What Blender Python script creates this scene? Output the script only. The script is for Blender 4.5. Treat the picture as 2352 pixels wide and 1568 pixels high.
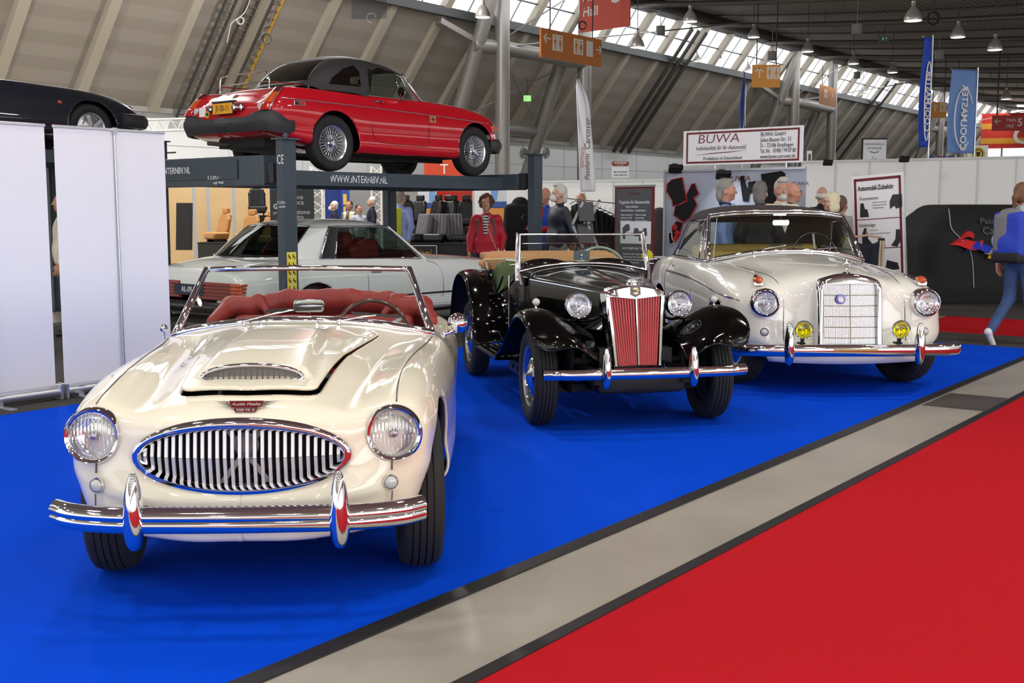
import bpy, bmesh, math, random
import numpy as np
from mathutils import Vector, Matrix, Euler
random.seed(7); rng = np.random.default_rng(7)
PI = math.pi
SC = bpy.context.scene
COL = SC.collection
for o in list(bpy.data.objects):
    bpy.data.objects.remove(o)

# ------------------------------------------------------------------ camera, world, light, exposure
FPX, CAM_H = 2640.0, 1.43
PITCH = math.atan((784 - 484) / FPX)
cam_d = bpy.data.cameras.new('camera'); cam = bpy.data.objects.new('camera', cam_d); COL.objects.link(cam)
cam_d.sensor_width = 36.0; cam_d.lens = FPX / 2352 * 36.0; cam_d.clip_end = 600
cam.location = (0, 0, CAM_H); cam.rotation_euler = (PI / 2 - PITCH, 0, 0)
SC.camera = cam
SC.view_settings.view_transform = 'Standard'; SC.view_settings.look = 'None'
SC.view_settings.gamma = 1; SC.view_settings.use_curve_mapping = False
SC.view_settings.exposure = 0.3
SC.cycles.max_bounces = 8; SC.cycles.transparent_max_bounces = 24
SC.cycles.use_denoising = True
SC.cycles.sample_clamp_indirect = 6.0
SC.cycles.caustics_reflective = False; SC.cycles.caustics_refractive = False
w = bpy.data.worlds.new('overcast_sky'); SC.world = w; w.use_nodes = True
bg = w.node_tree.nodes['Background']
bg.inputs[0].default_value = (0.93, 0.965, 1.0, 1); bg.inputs[1].default_value = 1.9

# hall grid: U runs along the aisle (away from the camera to the right), W across it
GU = (0.599, 0.8008); GW = (0.8008, -0.599)
GRID_ANG = math.atan2(-0.599, 0.8008)      # rotation about z that maps local x->W, local y->U
def G(u, w, z=0.0):
    return Vector((u * GU[0] + w * GW[0], u * GU[1] + w * GW[1], z))
def area(name, loc, size, power, rot=(0, 0, 0), sy=None, color=(1, 0.97, 0.93), shape=None):
    d = bpy.data.lights.new(name, 'AREA'); d.energy = power; d.color = color
    d.shape = shape or ('RECTANGLE' if sy else 'DISK'); d.size = size
    if sy: d.size_y = sy
    o = bpy.data.objects.new(name, d); COL.objects.link(o); o.location = loc; o.rotation_euler = rot
    return o
# rows of hall lamps overhead and behind the photographer (all above the picture)
for iu in range(-3, 4):
    for iw in range(-3, 4):
        p = G(iu * 5.0 + 1.0, iw * 6.0 - 1.0)
        if p.y > 11: continue
        area('hall_lamp_light', (p.x, p.y, 8.2), 0.6, 90)
for iu in range(0, 7):      # hall lamps further down the hall, above the stands
    for iw in (-20, -13, -6):
        p = G(12 + iu * 8.0, iw)
        area('hall_lamp_light', (p.x, p.y, 8.6 + 0.03 * p.y), 0.6, 760)
# daylight from the skylight strips along both long sides of the hall
p = G(30, -22.5); area('skylight_daylight', (p.x, p.y, 8.6), 130, 1600, (math.radians(-48), 0, GRID_ANG + PI / 2 + PI), 1.6, (0.93, 0.97, 1))
p = G(10, 24); area('skylight_daylight', (p.x, p.y, 8.6), 90, 4500, (math.radians(-50), 0, GRID_ANG + PI / 2), 1.8, (0.93, 0.97, 1))

# area light added out of view as frontal fill, standing in for gable glazing
p = G(-20, 2); area('rear_fill_light', (p.x, p.y, 3.6), 46, 5200, (math.radians(90), 0, GRID_ANG + PI), 6.4, (0.97, 0.985, 1))
p = G(-6, 27); area('side_fill_light', (p.x, p.y, 3.2), 40, 2500, (math.radians(90), 0, GRID_ANG + PI / 2), 5.0, (0.97, 0.985, 1))  # added side fill; the wall behind it has no window

# ------------------------------------------------------------------ materials
def lin(h):
    h = h.lstrip('#'); c = [int(h[i:i + 2], 16) / 255 for i in (0, 2, 4)]
    return tuple(((v + 0.055) / 1.055) ** 2.4 if v > 0.04045 else v / 12.92 for v in c) + (1.0,)
MATS = {}
def M(name, hexc='#888888', rough=0.5, metal=0.0, coat=0.0, spec=0.5, var=0.0, vscale=20.0, bump=0.0, bscale=200.0,
      emit=None, estr=0.0, sheen=0.0, coat_rough=0.03, noise_detail=3.0):
    if name in MATS: return MATS[name]
    m = bpy.data.materials.new(name); m.use_nodes = True; nt = m.node_tree; b = nt.nodes['Principled BSDF']
    c = lin(hexc)
    b.inputs['Base Color'].default_value = c; b.inputs['Roughness'].default_value = rough
    b.inputs['Metallic'].default_value = metal; b.inputs['Coat Weight'].default_value = coat
    b.inputs['Coat Roughness'].default_value = coat_rough; b.inputs['Specular IOR Level'].default_value = spec
    if sheen: b.inputs['Sheen Weight'].default_value = sheen
    if emit:
        b.inputs['Emission Color'].default_value = lin(emit); b.inputs['Emission Strength'].default_value = estr
    tc = nt.nodes.new('ShaderNodeTexCoord')
    if var > 0:
        n = nt.nodes.new('ShaderNodeTexNoise'); n.inputs['Scale'].default_value = vscale; n.inputs['Detail'].default_value = noise_detail
        nt.links.new(tc.outputs['Object'], n.inputs['Vector'])
        r = nt.nodes.new('ShaderNodeValToRGB')
        r.color_ramp.elements[0].position = 0.3; r.color_ramp.elements[1].position = 0.7
        r.color_ramp.elements[0].color = tuple(max(0, v * (1 - var)) for v in c[:3]) + (1,)
        r.color_ramp.elements[1].color = tuple(min(1, v * (1 + var)) for v in c[:3]) + (1,)
        nt.links.new(n.outputs['Fac'], r.inputs['Fac']); nt.links.new(r.outputs['Color'], b.inputs['Base Color'])
    if bump > 0:
        n2 = nt.nodes.new('ShaderNodeTexNoise'); n2.inputs['Scale'].default_value = bscale; n2.inputs['Detail'].default_value = 2
        nt.links.new(tc.outputs['Object'], n2.inputs['Vector'])
        bp = nt.nodes.new('ShaderNodeBump'); bp.inputs['Strength'].default_value = bump; bp.inputs['Distance'].default_value = 0.01
        nt.links.new(n2.outputs['Fac'], bp.inputs['Height']); nt.links.new(bp.outputs['Normal'], b.inputs['Normal'])
    MATS[name] = m
    return m
def stripes(name, c1, c2, scale, axis='X', rough=0.6, bump=0.0, duty=0.5, metal=0.0, coat=0.0):
    """procedural stripes in object space (colour and optional relief)"""
    if name in MATS: return MATS[name]
    m = M(name, c1, rough, metal, coat); nt = m.node_tree; b = nt.nodes['Principled BSDF']
    tc = nt.nodes.new('ShaderNodeTexCoord'); wv = nt.nodes.new('ShaderNodeTexWave')
    wv.wave_type = 'BANDS'; wv.bands_direction = axis; wv.wave_profile = 'SIN'
    wv.inputs['Scale'].default_value = scale; wv.inputs['Distortion'].default_value = 0
    nt.links.new(tc.outputs['Object'], wv.inputs['Vector'])
    r = nt.nodes.new('ShaderNodeValToRGB')
    r.color_ramp.elements[0].position = duty - 0.08; r.color_ramp.elements[1].position = duty + 0.08
    r.color_ramp.elements[0].color = lin(c2); r.color_ramp.elements[1].color = lin(c1)
    nt.links.new(wv.outputs['Fac'], r.inputs['Fac']); nt.links.new(r.outputs['Color'], b.inputs['Base Color'])
    if bump:
        bp = nt.nodes.new('ShaderNodeBump'); bp.inputs['Strength'].default_value = bump; bp.inputs['Distance'].default_value = 0.02
        nt.links.new(wv.outputs['Fac'], bp.inputs['Height']); nt.links.new(bp.outputs['Normal'], b.inputs['Normal'])
    return m
def glass(name, tint='#f4f8f6', refl=1.0, bump=0.0, bscale=60, axis='X', rough=0.0):
    if name in MATS: return MATS[name]
    m = bpy.data.materials.new(name); m.use_nodes = True; nt = m.node_tree; nt.nodes.remove(nt.nodes['Principled BSDF'])
    out = nt.nodes['Material Output']
    tr = nt.nodes.new('ShaderNodeBsdfTransparent'); tr.inputs[0].default_value = lin(tint)
    gl = nt.nodes.new('ShaderNodeBsdfGlossy'); gl.inputs['Roughness'].default_value = rough; gl.inputs[0].default_value = (1, 1, 1, 1)
    lw = nt.nodes.new('ShaderNodeLayerWeight'); lw.inputs['Blend'].default_value = 0.5
    pw = nt.nodes.new('ShaderNodeMath'); pw.operation = 'POWER'; pw.inputs[1].default_value = 5.0
    nt.links.new(lw.outputs['Facing'], pw.inputs[0])
    mul = nt.nodes.new('ShaderNodeMath'); mul.operation = 'MULTIPLY_ADD'; mul.inputs[1].default_value = 0.9; mul.inputs[2].default_value = 0.05 * refl; mul.use_clamp = True
    mx = nt.nodes.new('ShaderNodeMixShader')
    nt.links.new(pw.outputs[0], mul.inputs[0]); nt.links.new(mul.outputs[0], mx.inputs[0])
    nt.links.new(tr.outputs[0], mx.inputs[1]); nt.links.new(gl.outputs[0], mx.inputs[2]); nt.links.new(mx.outputs[0], out.inputs[0])
    if bump:
        tc = nt.nodes.new('ShaderNodeTexCoord'); wv = nt.nodes.new('ShaderNodeTexWave'); wv.bands_direction = axis
        wv.inputs['Scale'].default_value = bscale; wv.inputs['Distortion'].default_value = 1.0
        nt.links.new(tc.outputs['Object'], wv.inputs['Vector'])
        bp = nt.nodes.new('ShaderNodeBump'); bp.inputs['Strength'].default_value = bump; bp.inputs['Distance'].default_value = 0.01
        nt.links.new(wv.outputs['Fac'], bp.inputs['Height'])
        nt.links.new(bp.outputs[0], gl.inputs['Normal']); nt.links.new(bp.outputs[0], lw.inputs['Normal'])
    MATS[name] = m
    return m

CHROME = M('chrome', '#e6e7ea', 0.05, 1.0)
STEEL = M('brushed_steel', '#b9bcc0', 0.3, 1.0)
ALU = M('aluminium', '#c9ccd2', 0.35, 0.9)
CREAM = M('cream_paint', '#f1ead4', 0.28, 0, 1.0, spec=.12)
WHITEP = M('white_paint', '#ecebe2', 0.28, 0, 1.0, spec=.12)
COOLWHITE = M('cool_white_paint', '#e3e8e4', 0.28, 0, 1.0, spec=.12)
BLACKP = M('black_paint', '#040404', 0.12, 0, .5, spec=.1)
REDP = M('red_paint', '#b90d1f', 0.28, 0, 1.0, spec=.12)
NAVYP = M('dark_blue_paint', '#20242e', 0.3, 0, 1.0, spec=.12)
RUBBER = M('tyre_rubber', '#1c1c1d', 0.75, bump=0.15, bscale=300)
BLACKRUB = M('black_rubber', '#141414', 0.5)
BUMPERRUB = M('black_bumper_rubber', '#2a2b2e', 0.55, bump=0.1, bscale=400)
UNDER = M('underbody_black', '#0d0d0e', 0.7, var=0.3, vscale=8)
GLASS = glass('clear_glass', '#eef4f0', 1.0)
TINT = glass('tinted_glass', '#9fb0aa', 1.6)
DTINT = glass('dark_tinted_glass', '#6c7a76', 1.8)
LENS = glass('headlamp_lens', '#f6f8fa', 4.0, bump=0.6, bscale=24)
REFLECTOR = M('lamp_reflector', '#f2f4f6', 0.16, 1.0)
YLENS = glass('yellow_lens', '#f4ee20', 1.2, bump=0.4, bscale=28)
AMBER = M('amber_lens', '#c8501e', 0.15, 0, 1.0)
REDLENS = M('red_lens', '#b01812', 0.15, 0, 1.0)
OXRED = M('oxblood_leather', '#8c2a26', 0.5, var=0.12, vscale=6, bump=0.25, bscale=30)
TANV = M('tan_canvas', '#b3865a', 0.85, var=0.12, vscale=5, bump=0.3, bscale=15)
GREENC = M('green_leather', '#46582f', 0.6, var=0.1)
BROWNC = M('dark_brown_canvas', '#33272a', 0.9, var=0.08, bump=0.2, bscale=80)
BLACKV = M('black_vinyl', '#2b2a2c', 0.6, bump=0.3, bscale=25)
CREAML = M('mustard_leather', '#b79a52', 0.5, var=0.1)
WHITE = M('matt_white', '#eeeff2', 0.6)
BLACK = M('matt_black', '#0c0c0d', 0.6)
DGREY = M('dark_grey', '#2b2d30', 0.6)
LIFTM = M('slate_grey_lift_paint', '#3c474f', 0.4, var=0.06, vscale=5)

# ------------------------------------------------------------------ mesh helpers
def link(name, me, mat=None, parent=None):
    o = bpy.data.objects.new(name, me); COL.objects.link(o)
    if mat is not None:
        for mm in (mat if isinstance(mat, (list, tuple)) else [mat]): me.materials.append(mm)
    if parent is not None: o.parent = parent
    return o
def thing(name, label, cat, loc=(0, 0, 0), rz=0.0, group=None):
    o = bpy.data.objects.new(name, None); COL.objects.link(o); o.empty_display_size = 0.2
    o.location = loc; o.rotation_euler = (0, 0, rz); o['label'] = label; o['category'] = cat
    if group: o['group'] = group
    return o
def tag(o, label, cat, group=None, kind=None):
    o['label'] = label; o['category'] = cat
    if group: o['group'] = group
    if kind: o['kind'] = kind
    return o
def struct(o):
    o['kind'] = 'structure'; return o
def dup(root, loc=None, rz=None, label=None, group=None):
    r = root.copy(); COL.objects.link(r)
    if loc is not None: r.location = loc
    if rz is not None: r.rotation_euler = (0, 0, rz)
    if label: r['label'] = label
    if group: r['group'] = group
    for ch in list(root.children):
        c = ch.copy(); COL.objects.link(c); c.parent = r
        for g in list(ch.children):
            d = g.copy(); COL.objects.link(d); d.parent = c
    return r

def frame(d):
    d = Vector(d).normalized(); a = Vector((0, 0, 1)) if abs(d.z) < 0.9 else Vector((1, 0, 0))
    x = d.cross(a).normalized(); y = d.cross(x).normalized()
    return x, y, d
class MB:
    """collects shapes; build() links them as ONE mesh object"""
    def __init__(s): s.V = []; s.F = []; s.mi = []; s.cur = 0
    def add(s, V, F):
        n = len(s.V); s.V.extend([tuple(v) for v in V])
        for f in F: s.F.append(tuple(i + n for i in f)); s.mi.append(s.cur)
        return s
    def mat(s, i): s.cur = i; return s
    def box(s, c, d, rz=0.0, rot=None):
        R = rot.to_matrix() if rot is not None else Matrix.Rotation(rz, 3, 'Z')
        V = [Vector(c) + R @ Vector((sx * d[0] / 2, sy * d[1] / 2, sz * d[2] / 2)) for sz in (-1, 1) for sy in (-1, 1) for sx in (-1, 1)]
        return s.add(V, [(0, 2, 3, 1), (4, 5, 7, 6), (0, 1, 5, 4), (2, 6, 7, 3), (0, 4, 6, 2), (1, 3, 7, 5)])
    def beam(s, a, b, wd, ht, up=(0, 0, 1)):
        a = Vector(a); b = Vector(b); d = (b - a).normalized(); x = d.cross(Vector(up)).normalized(); y = x.cross(d)
        V = [p + x * (i * wd / 2) + y * (j * ht / 2) for p in (a, b) for i, j in ((-1, -1), (1, -1), (1, 1), (-1, 1))]
        return s.add(V, [(3, 2, 1, 0), (4, 5, 6, 7), (0, 1, 5, 4), (1, 2, 6, 5), (2, 3, 7, 6), (3, 0, 4, 7)])
    def cyl(s, a, b, r0, r1=None, n=16, caps=True):
        r1 = r0 if r1 is None else r1; a = Vector(a); b = Vector(b); x, y, d = frame(b - a)
        V = []; 
        for p, r in ((a, r0), (b, r1)):
            for i in range(n):
                t = 2 * PI * i / n; V.append(p + x * (r * math.cos(t)) + y * (r * math.sin(t)))
        F = [(i, (i + 1) % n, n + (i + 1) % n, n + i) for i in range(n)]
        if caps: F += [tuple(range(n))[::-1], tuple(range(n, 2 * n))]
        return s.add(V, F)
    def tube(s, pts, r, n=8, caps=True, closed=False, flat=None):
        """polyline sweep; r number or list; flat=(direction, factor) squashes the section"""
        P = [Vector(p) for p in pts]; m = len(P); rr = r if isinstance(r, (list, tuple)) else [r] * m
        V = []; up = None
        for k in range(m):
            if closed: d = P[(k + 1) % m] - P[(k - 1) % m]
            else: d = P[min(k + 1, m - 1)] - P[max(k - 1, 0)]
            d.normalize()
            if up is None: x, y, _ = frame(d)
            else:
                x = up - d * up.dot(d)
                if x.length < 1e-6: x, y, _ = frame(d)
                x.normalize(); y = d.cross(x)
            up = x
            for i in range(n):
                t = 2 * PI * i / n; v = x * (rr[k] * math.cos(t)) + y * (rr[k] * math.sin(t))
                if flat: 
                    fd = Vector(flat[0]).normalized(); v = v + fd * (v.dot(fd) * (flat[1] - 1))
                V.append(P[k] + v)
        F = []
        for k in range(m if closed else m - 1):
            a, b = k * n, ((k + 1) % m) * n
            for i in range(n): F.append((a + i, a + (i + 1) % n, b + (i + 1) % n, b + i))
        if caps and not closed: F += [tuple(range(n))[::-1], tuple(range((m - 1) * n, m * n))]
        return s.add(V, F)
    def lathe(s, prof, c=(0, 0, 0), d=(0, 0, 1), n=32, sx=1.0, sy=1.0, closed=False):
        """prof: (radius, height along d)"""
        c = Vector(c); x, y, d = frame(d); V = []; m = len(prof)
        for r, h in prof:
            for i in range(n):
                t = 2 * PI * i / n; V.append(c + x * (sx * r * math.cos(t)) + y * (sy * r * math.sin(t)) + d * h)
        F = []
        for k in range(m if closed else m - 1):
            a, b = k * n, ((k + 1) % m) * n
            for i in range(n): F.append((a + i, a + (i + 1) % n, b + (i + 1) % n, b + i))
        return s.add(V, F)
    def ball(s, c, r, n=12, sx=1, sy=1, sz=1):
        prof = [(r * math.sin(PI * k / n) + 1e-5, -r * math.cos(PI * k / n)) for k in range(n + 1)]
        k0 = len(s.V); s.lathe(prof, (0, 0, 0), (0, 0, 1), n * 2)
        for i in range(k0, len(s.V)):
            v = s.V[i]; s.V[i] = (c[0] + v[0] * sx, c[1] + v[1] * sy, c[2] + v[2] * sz)
        return s
    def grid(s, P, close_u=False, close_v=False, flip=False):
        P = np.asarray(P, float); nu, nv = P.shape[:2]; V = P.reshape(-1, 3); F = []
        for i in range(nu if close_u else nu - 1):
            for j in range(nv if close_v else nv - 1):
                a = i * nv + j; b = i * nv + (j + 1) % nv; c = ((i + 1) % nu) * nv + (j + 1) % nv; e = ((i + 1) % nu) * nv + j
                F.append((a, e, c, b) if flip else (a, b, c, e))
        return s.add(V, F)
    def prism(s, pts, thick, o=(0, 0, 0), ax=(1, 0, 0), ay=(0, 0, 1)):
        """2-D outline extruded along ax x ay by thick (centred)"""
        o = Vector(o); ax = Vector(ax); ay = Vector(ay); nrm = ax.cross(ay).normalized(); n = len(pts)
        V = [o + ax * p[0] + ay * p[1] + nrm * (k * thick / 2) for k in (-1, 1) for p in pts]
        F = [tuple(range(n))[::-1], tuple(range(n, 2 * n))] + [(i, (i + 1) % n, n + (i + 1) % n, n + i) for i in range(n)]
        return s.add(V, F)
    def mirror(s):
        n = len(s.V); s.V += [(-x, y, z) for x, y, z in s.V]
        s.F += [tuple(i + n for i in f[::-1]) for f in s.F]; s.mi += s.mi; return s
    def build(s, name, mat, parent=None, sharp=35, bevel=0.0, seg=2, solid=0.0, off=-1, subsurf=0, kind=None, weld=False, recalc=True, inner=None):
        me = bpy.data.meshes.new(name); me.from_pydata(s.V, [], s.F)
        if weld or recalc:
            bm = bmesh.new(); bm.from_mesh(me)
            bm.faces.ensure_lookup_table()
            for f, i in zip(bm.faces, s.mi): f.material_index = i
            if weld: bmesh.ops.remove_doubles(bm, verts=bm.verts, dist=1e-5)
            if recalc: bmesh.ops.recalc_face_normals(bm, faces=bm.faces)
            bm.to_mesh(me); bm.free()
        else:
            me.polygons.foreach_set('material_index', s.mi)
        o = link(name, me, mat, parent)
        if sharp is None: me.shade_flat()
        else:
            me.shade_smooth()
            if not bevel and sharp < 180: me.set_sharp_from_angle(angle=math.radians(sharp))
        if solid:
            md = o.modifiers.new('solid', 'SOLIDIFY'); md.thickness = solid; md.offset = off; md.use_even_offset = False
            if inner is not None: me.materials.append(inner); md.material_offset = len(me.materials) - 1; md.material_offset_rim = 0
        if bevel:
            md = o.modifiers.new('bevel', 'BEVEL'); md.width = bevel; md.segments = seg; md.limit_method = 'ANGLE'; md.angle_limit = math.radians(30)
            md.harden_normals = True; me.set_sharp_from_angle(angle=math.radians(60))
        if subsurf:
            md = o.modifiers.new('sub', 'SUBSURF'); md.levels = subsurf; md.render_levels = subsurf
        if kind: o['kind'] = kind
        return o
def rrect(w, h, r, n=5):
    pts = []
    for cx, cy, a0 in ((w / 2 - r, h / 2 - r, 0), (-w / 2 + r, h / 2 - r, PI / 2), (-w / 2 + r, -h / 2 + r, PI), (w / 2 - r, -h / 2 + r, 1.5 * PI)):
        for k in range(n + 1):
            t = a0 + PI / 2 * k / n; pts.append((cx + r * math.cos(t), cy + r * math.sin(t)))
    return pts
def spline(P, n, closed=False):
    """Catmull-Rom through rows of P (m,...) -> n samples"""
    P = np.asarray(P, float); m = len(P)
    t = np.linspace(0, m if closed else m - 1, n, endpoint=not closed); k = np.minimum(t.astype(int), (m if closed else m - 1) - 1); f = t - k
    if closed: g = lambda i: P[i % m]
    else:
        E = np.concatenate([[2 * P[0] - P[1]], P, [2 * P[-1] - P[-2]]]); g = lambda i: E[i + 1]
    sh = (-1,) + (1,) * (P.ndim - 1); f = f.reshape(sh)
    p0, p1, p2, p3 = g(k - 1), g(k), g(k + 1), g(k + 2)
    return 0.5 * (2 * p1 + (p2 - p0) * f + (2 * p0 - 5 * p1 + 4 * p2 - p3) * f ** 2 + (3 * p1 - p0 - 3 * p2 + p3) * f ** 3)
def surf(net, nu, nv):
    """control net (rows, cols, 3) -> (nu, nv, 3) smooth grid"""
    A = spline(np.asarray(net, float), nu); return np.swapaxes(spline(np.swapaxes(A, 0, 1), nv), 0, 1)
def smoothgrid(P, it=1):
    P = P.copy()
    for _ in range(it):
        Q = P.copy(); Q[1:-1] = (P[:-2] + 2 * P[1:-1] + P[2:]) / 4; P = Q.copy()
        Q[:, 1:-1] = (P[:, :-2] + 2 * P[:, 1:-1] + P[:, 2:]) / 4; P = Q
    return P
def surf_sym(net, nu, nv):
    """half control net starting on the centre line -> whole symmetric smooth grid"""
    N = np.asarray(net, float); Q = N[:, :0:-1].copy(); Q[..., 0] *= -1
    return surf(np.concatenate([Q, N], 1), nu, 2 * nv - 1)
def mirror_grid(P):
    """half grid (columns start on the centre line) -> whole grid"""
    Q = P[:, :0:-1].copy(); Q[..., 0] *= -1
    return np.concatenate([Q, P], axis=1)
def grid_faces(nu, nv):
    i, j = np.meshgrid(np.arange(nu - 1), np.arange(nv - 1), indexing='ij'); a = (i * nv + j).ravel()
    return [tuple(f) for f in np.stack([a, a + 1, a + nv + 1, a + nv], 1).tolist()]
def clip(V, F, fn):
    """keep the part of the mesh where fn(points)>0, cutting faces cleanly"""
    V = np.asarray(V, float); d = fn(V); VV = [tuple(v) for v in V]; cache = {}; out = []
    def cut(a, b):
        k = (a, b) if a < b else (b, a)
        if k not in cache:
            lo, hi = (V[a], V[b]) if d[a] > 0 else (V[b], V[a])
            for _ in range(14):
                md = (lo + hi) / 2
                if fn(md[None])[0] > 0: lo = md
                else: hi = md
            cache[k] = len(VV); VV.append(tuple(lo))
        return cache[k]
    for f in F:
        s = [d[i] > 0 for i in f]
        if all(s): out.append(f); continue
        if not any(s): continue
        g = []
        for q in range(len(f)):
            a, b = f[q], f[(q + 1) % len(f)]
            if d[a] > 0: g.append(a)
            if (d[a] > 0) != (d[b] > 0): g.append(cut(a, b))
        if len(g) > 2: out.append(tuple(g))
    used = sorted({i for f in out for i in f}); mp = {o: n for n, o in enumerate(used)}
    return [VV[i] for i in used], [tuple(mp[i] for i in f) for f in out]
def text(name, body, size, loc, parent, mat, ax=(1, 0, 0), up=(0, 0, 1), align='LEFT', bold=0.0, shear=0.0, ext=0.001, sx=1.0, spacing=1.0):
    cu = bpy.data.curves.new(name, 'FONT'); cu.body = body; cu.size = size; cu.align_x = align; cu.align_y = 'CENTER'
    cu.offset = bold; cu.shear = shear; cu.extrude = ext; cu.space_character = spacing; cu.resolution_u = 3
    cu.materials.append(mat)
    tmp = bpy.data.objects.new('tmp_text', cu); me = bpy.data.meshes.new_from_object(tmp)
    bpy.data.objects.remove(tmp); bpy.data.curves.remove(cu)
    o = bpy.data.objects.new(name, me); COL.objects.link(o); o.parent = parent
    ax = Vector(ax).normalized(); up = Vector(up).normalized(); nz = ax.cross(up)
    R = Matrix((ax * sx, up, nz)).transposed().to_4x4(); R.translation = Vector(loc); me.transform(R); me.update()
    return o
# --- signed-distance modelling (bodies, upholstery, cloth lumps): smooth union of primitives meshed with surface nets
class SDF:
    def __init__(s, k=0.03): s.p = []; s.k = k
    def cap(s, a, b, r0, r1=None, sc=(1, 1, 1), k=None):
        s.p.append(('c', np.array(a, float), np.array(b, float), r0, r0 if r1 is None else r1, np.array(sc, float), s.k if k is None else k)); return s
    def ell(s, c, r, k=None, R=None):
        s.p.append(('e', np.array(c, float), np.array(r, float), R, s.k if k is None else k)); return s
    def box(s, c, h, rad, k=None, R=None):
        s.p.append(('b', np.array(c, float), np.array(h, float), rad, R, s.k if k is None else k)); return s
    def sub(s, c, r, k=0.01):
        s.p.append(('s', np.array(c, float), np.array(r, float), k)); return s
    def bounds(s, q, m):
        if q[0] == 'c': 
            r = max(q[3], q[4]) * max(q[5].max(), 1) + m; return np.minimum(q[1], q[2]) - r, np.maximum(q[1], q[2]) + r
        if q[0] in 'es':
            r = (np.full(3, q[2].max()) if (q[0] == 'e' and q[3] is not None) else q[2]) + m; return q[1] - r, q[1] + r
        r = (np.full(3, np.linalg.norm(q[2])) if q[4] is not None else q[2]) + q[3] + m; return q[1] - r, q[1] + r
    def mesh(s, h):
        m = max(0.05, 3 * h); bb = [s.bounds(q, m) for q in s.p if q[0] != 's']
        lo = np.min([b[0] for b in bb], 0) - 2 * h; hi = np.max([b[1] for b in bb], 0) + 2 * h
        n = np.ceil((hi - lo) / h).astype(int) + 1; D = np.full(n, 1.0)
        for q in s.p:
            a, b = s.bounds(q, m); i0 = np.clip(((a - lo) / h).astype(int), 0, n - 1); i1 = np.clip(((b - lo) / h).astype(int) + 2, 1, n)
            if (i1 <= i0).any(): continue
            g = np.meshgrid(*[lo[t] + h * np.arange(i0[t], i1[t]) for t in range(3)], indexing='ij'); P = np.stack(g, -1)
            if q[0] == 'c':
                sc = q[5]; A, B = q[1], q[2]; pa = (P - A) / sc; ba = (B - A) / sc; L = ba @ ba
                t = np.clip((pa @ ba) / max(L, 1e-9), 0, 1); d = np.linalg.norm(pa - t[..., None] * ba, axis=-1) - (q[3] + (q[4] - q[3]) * t); d = d * sc.min()
                k = q[6]
            elif q[0] in 'es':
                pp = P - q[1]
                if q[0] == 'e' and q[3] is not None: pp = pp @ np.array(q[3])
                k0 = np.linalg.norm(pp / q[2], axis=-1); k1 = np.linalg.norm(pp / q[2] ** 2, axis=-1); d = k0 * (k0 - 1) / np.maximum(k1, 1e-6)
                k = q[4] if q[0] == 'e' else q[3]
            else:
                pp = P - q[1]
                if q[4] is not None: pp = pp @ np.array(q[4])
                e = np.abs(pp) - q[2]; d = np.linalg.norm(np.maximum(e, 0), axis=-1) + np.minimum(e.max(-1), 0) - q[3]; k = q[5]
            sl = tuple(slice(i0[t], i1[t]) for t in range(3)); o = D[sl]
            if q[0] == 's':
                hh = np.clip(0.5 - 0.5 * (o + d) / k, 0, 1); D[sl] = o * (1 - hh) + (-d) * hh + k * hh * (1 - hh)
            else:
                hh = np.clip(0.5 + 0.5 * (o - d) / k, 0, 1); D[sl] = o * (1 - hh) + d * hh - k * hh * (1 - hh)
        return nets(D, lo, h)
def nets(D, lo, h):
    S = D < 0; n = D.shape
    c = np.zeros(tuple(v - 1 for v in n), int)
    for dx in (0, 1):
        for dy in (0, 1):
            for dz in (0, 1): c += S[dx:n[0] - 1 + dx, dy:n[1] - 1 + dy, dz:n[2] - 1 + dz]
    act = (c > 0) & (c < 8); idx = -np.ones(act.shape, int); ii = np.argwhere(act); idx[act] = np.arange(len(ii))
    acc = np.zeros((len(ii), 3)); cnt = np.zeros(len(ii))
    offs = [(a, b, d) for a in (0, 1) for b in (0, 1) for d in (0, 1)]
    for p in offs:
        for ax in range(3):
            if p[ax] == 1: continue
            q = list(p); q[ax] = 1
            d0 = D[ii[:, 0] + p[0], ii[:, 1] + p[1], ii[:, 2] + p[2]]; d1 = D[ii[:, 0] + q[0], ii[:, 1] + q[1], ii[:, 2] + q[2]]
            m = (d0 < 0) != (d1 < 0); t = np.where(m, d0 / np.where(m, d0 - d1, 1), 0)
            pt = np.tile(np.array(p, float), (len(ii), 1)); pt[:, ax] += t; acc[m] += pt[m]; cnt[m] += 1
    V = lo + h * (ii + acc / np.maximum(cnt, 1)[:, None]); F = []
    for ax in range(3):
        o1, o2 = [(1, 2), (2, 0), (0, 1)][ax]
        a = [slice(None)] * 3; b = [slice(None)] * 3; a[ax] = slice(0, -1); b[ax] = slice(1, None)
        e = np.argwhere(S[tuple(a)] != S[tuple(b)])
        ok = (e[:, o1] > 0) & (e[:, o2] > 0) & (e[:, o1] < n[o1] - 1) & (e[:, o2] < n[o2] - 1); e = e[ok]
        fl = S[tuple(e.T)]
        def I(s1, s2):
            q = e.copy(); q[:, o1] -= s1; q[:, o2] -= s2; return idx[tuple(q.T)]
        Q = np.stack([I(1, 1), I(0, 1), I(0, 0), I(1, 0)], 1); Q[~fl] = Q[~fl][:, ::-1]
        F += [tuple(r) for r in Q[(Q >= 0).all(1)].tolist()]
    # light Laplacian smoothing
    E = np.array([(f[i], f[(i + 1) % 4]) for f in F for i in range(4)]) if F else np.zeros((0, 2), int)
    for lam in (0.5, -0.2, 0.5):
        if not len(E): break
        s_ = np.zeros_like(V); k_ = np.zeros(len(V)); np.add.at(s_, E[:, 0], V[E[:, 1]]); np.add.at(k_, E[:, 0], 1); np.add.at(s_, E[:, 1], V[E[:, 0]]); np.add.at(k_, E[:, 1], 1)
        V = V + lam * (s_ / np.maximum(k_, 1)[:, None] - V)
    return V, F
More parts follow.
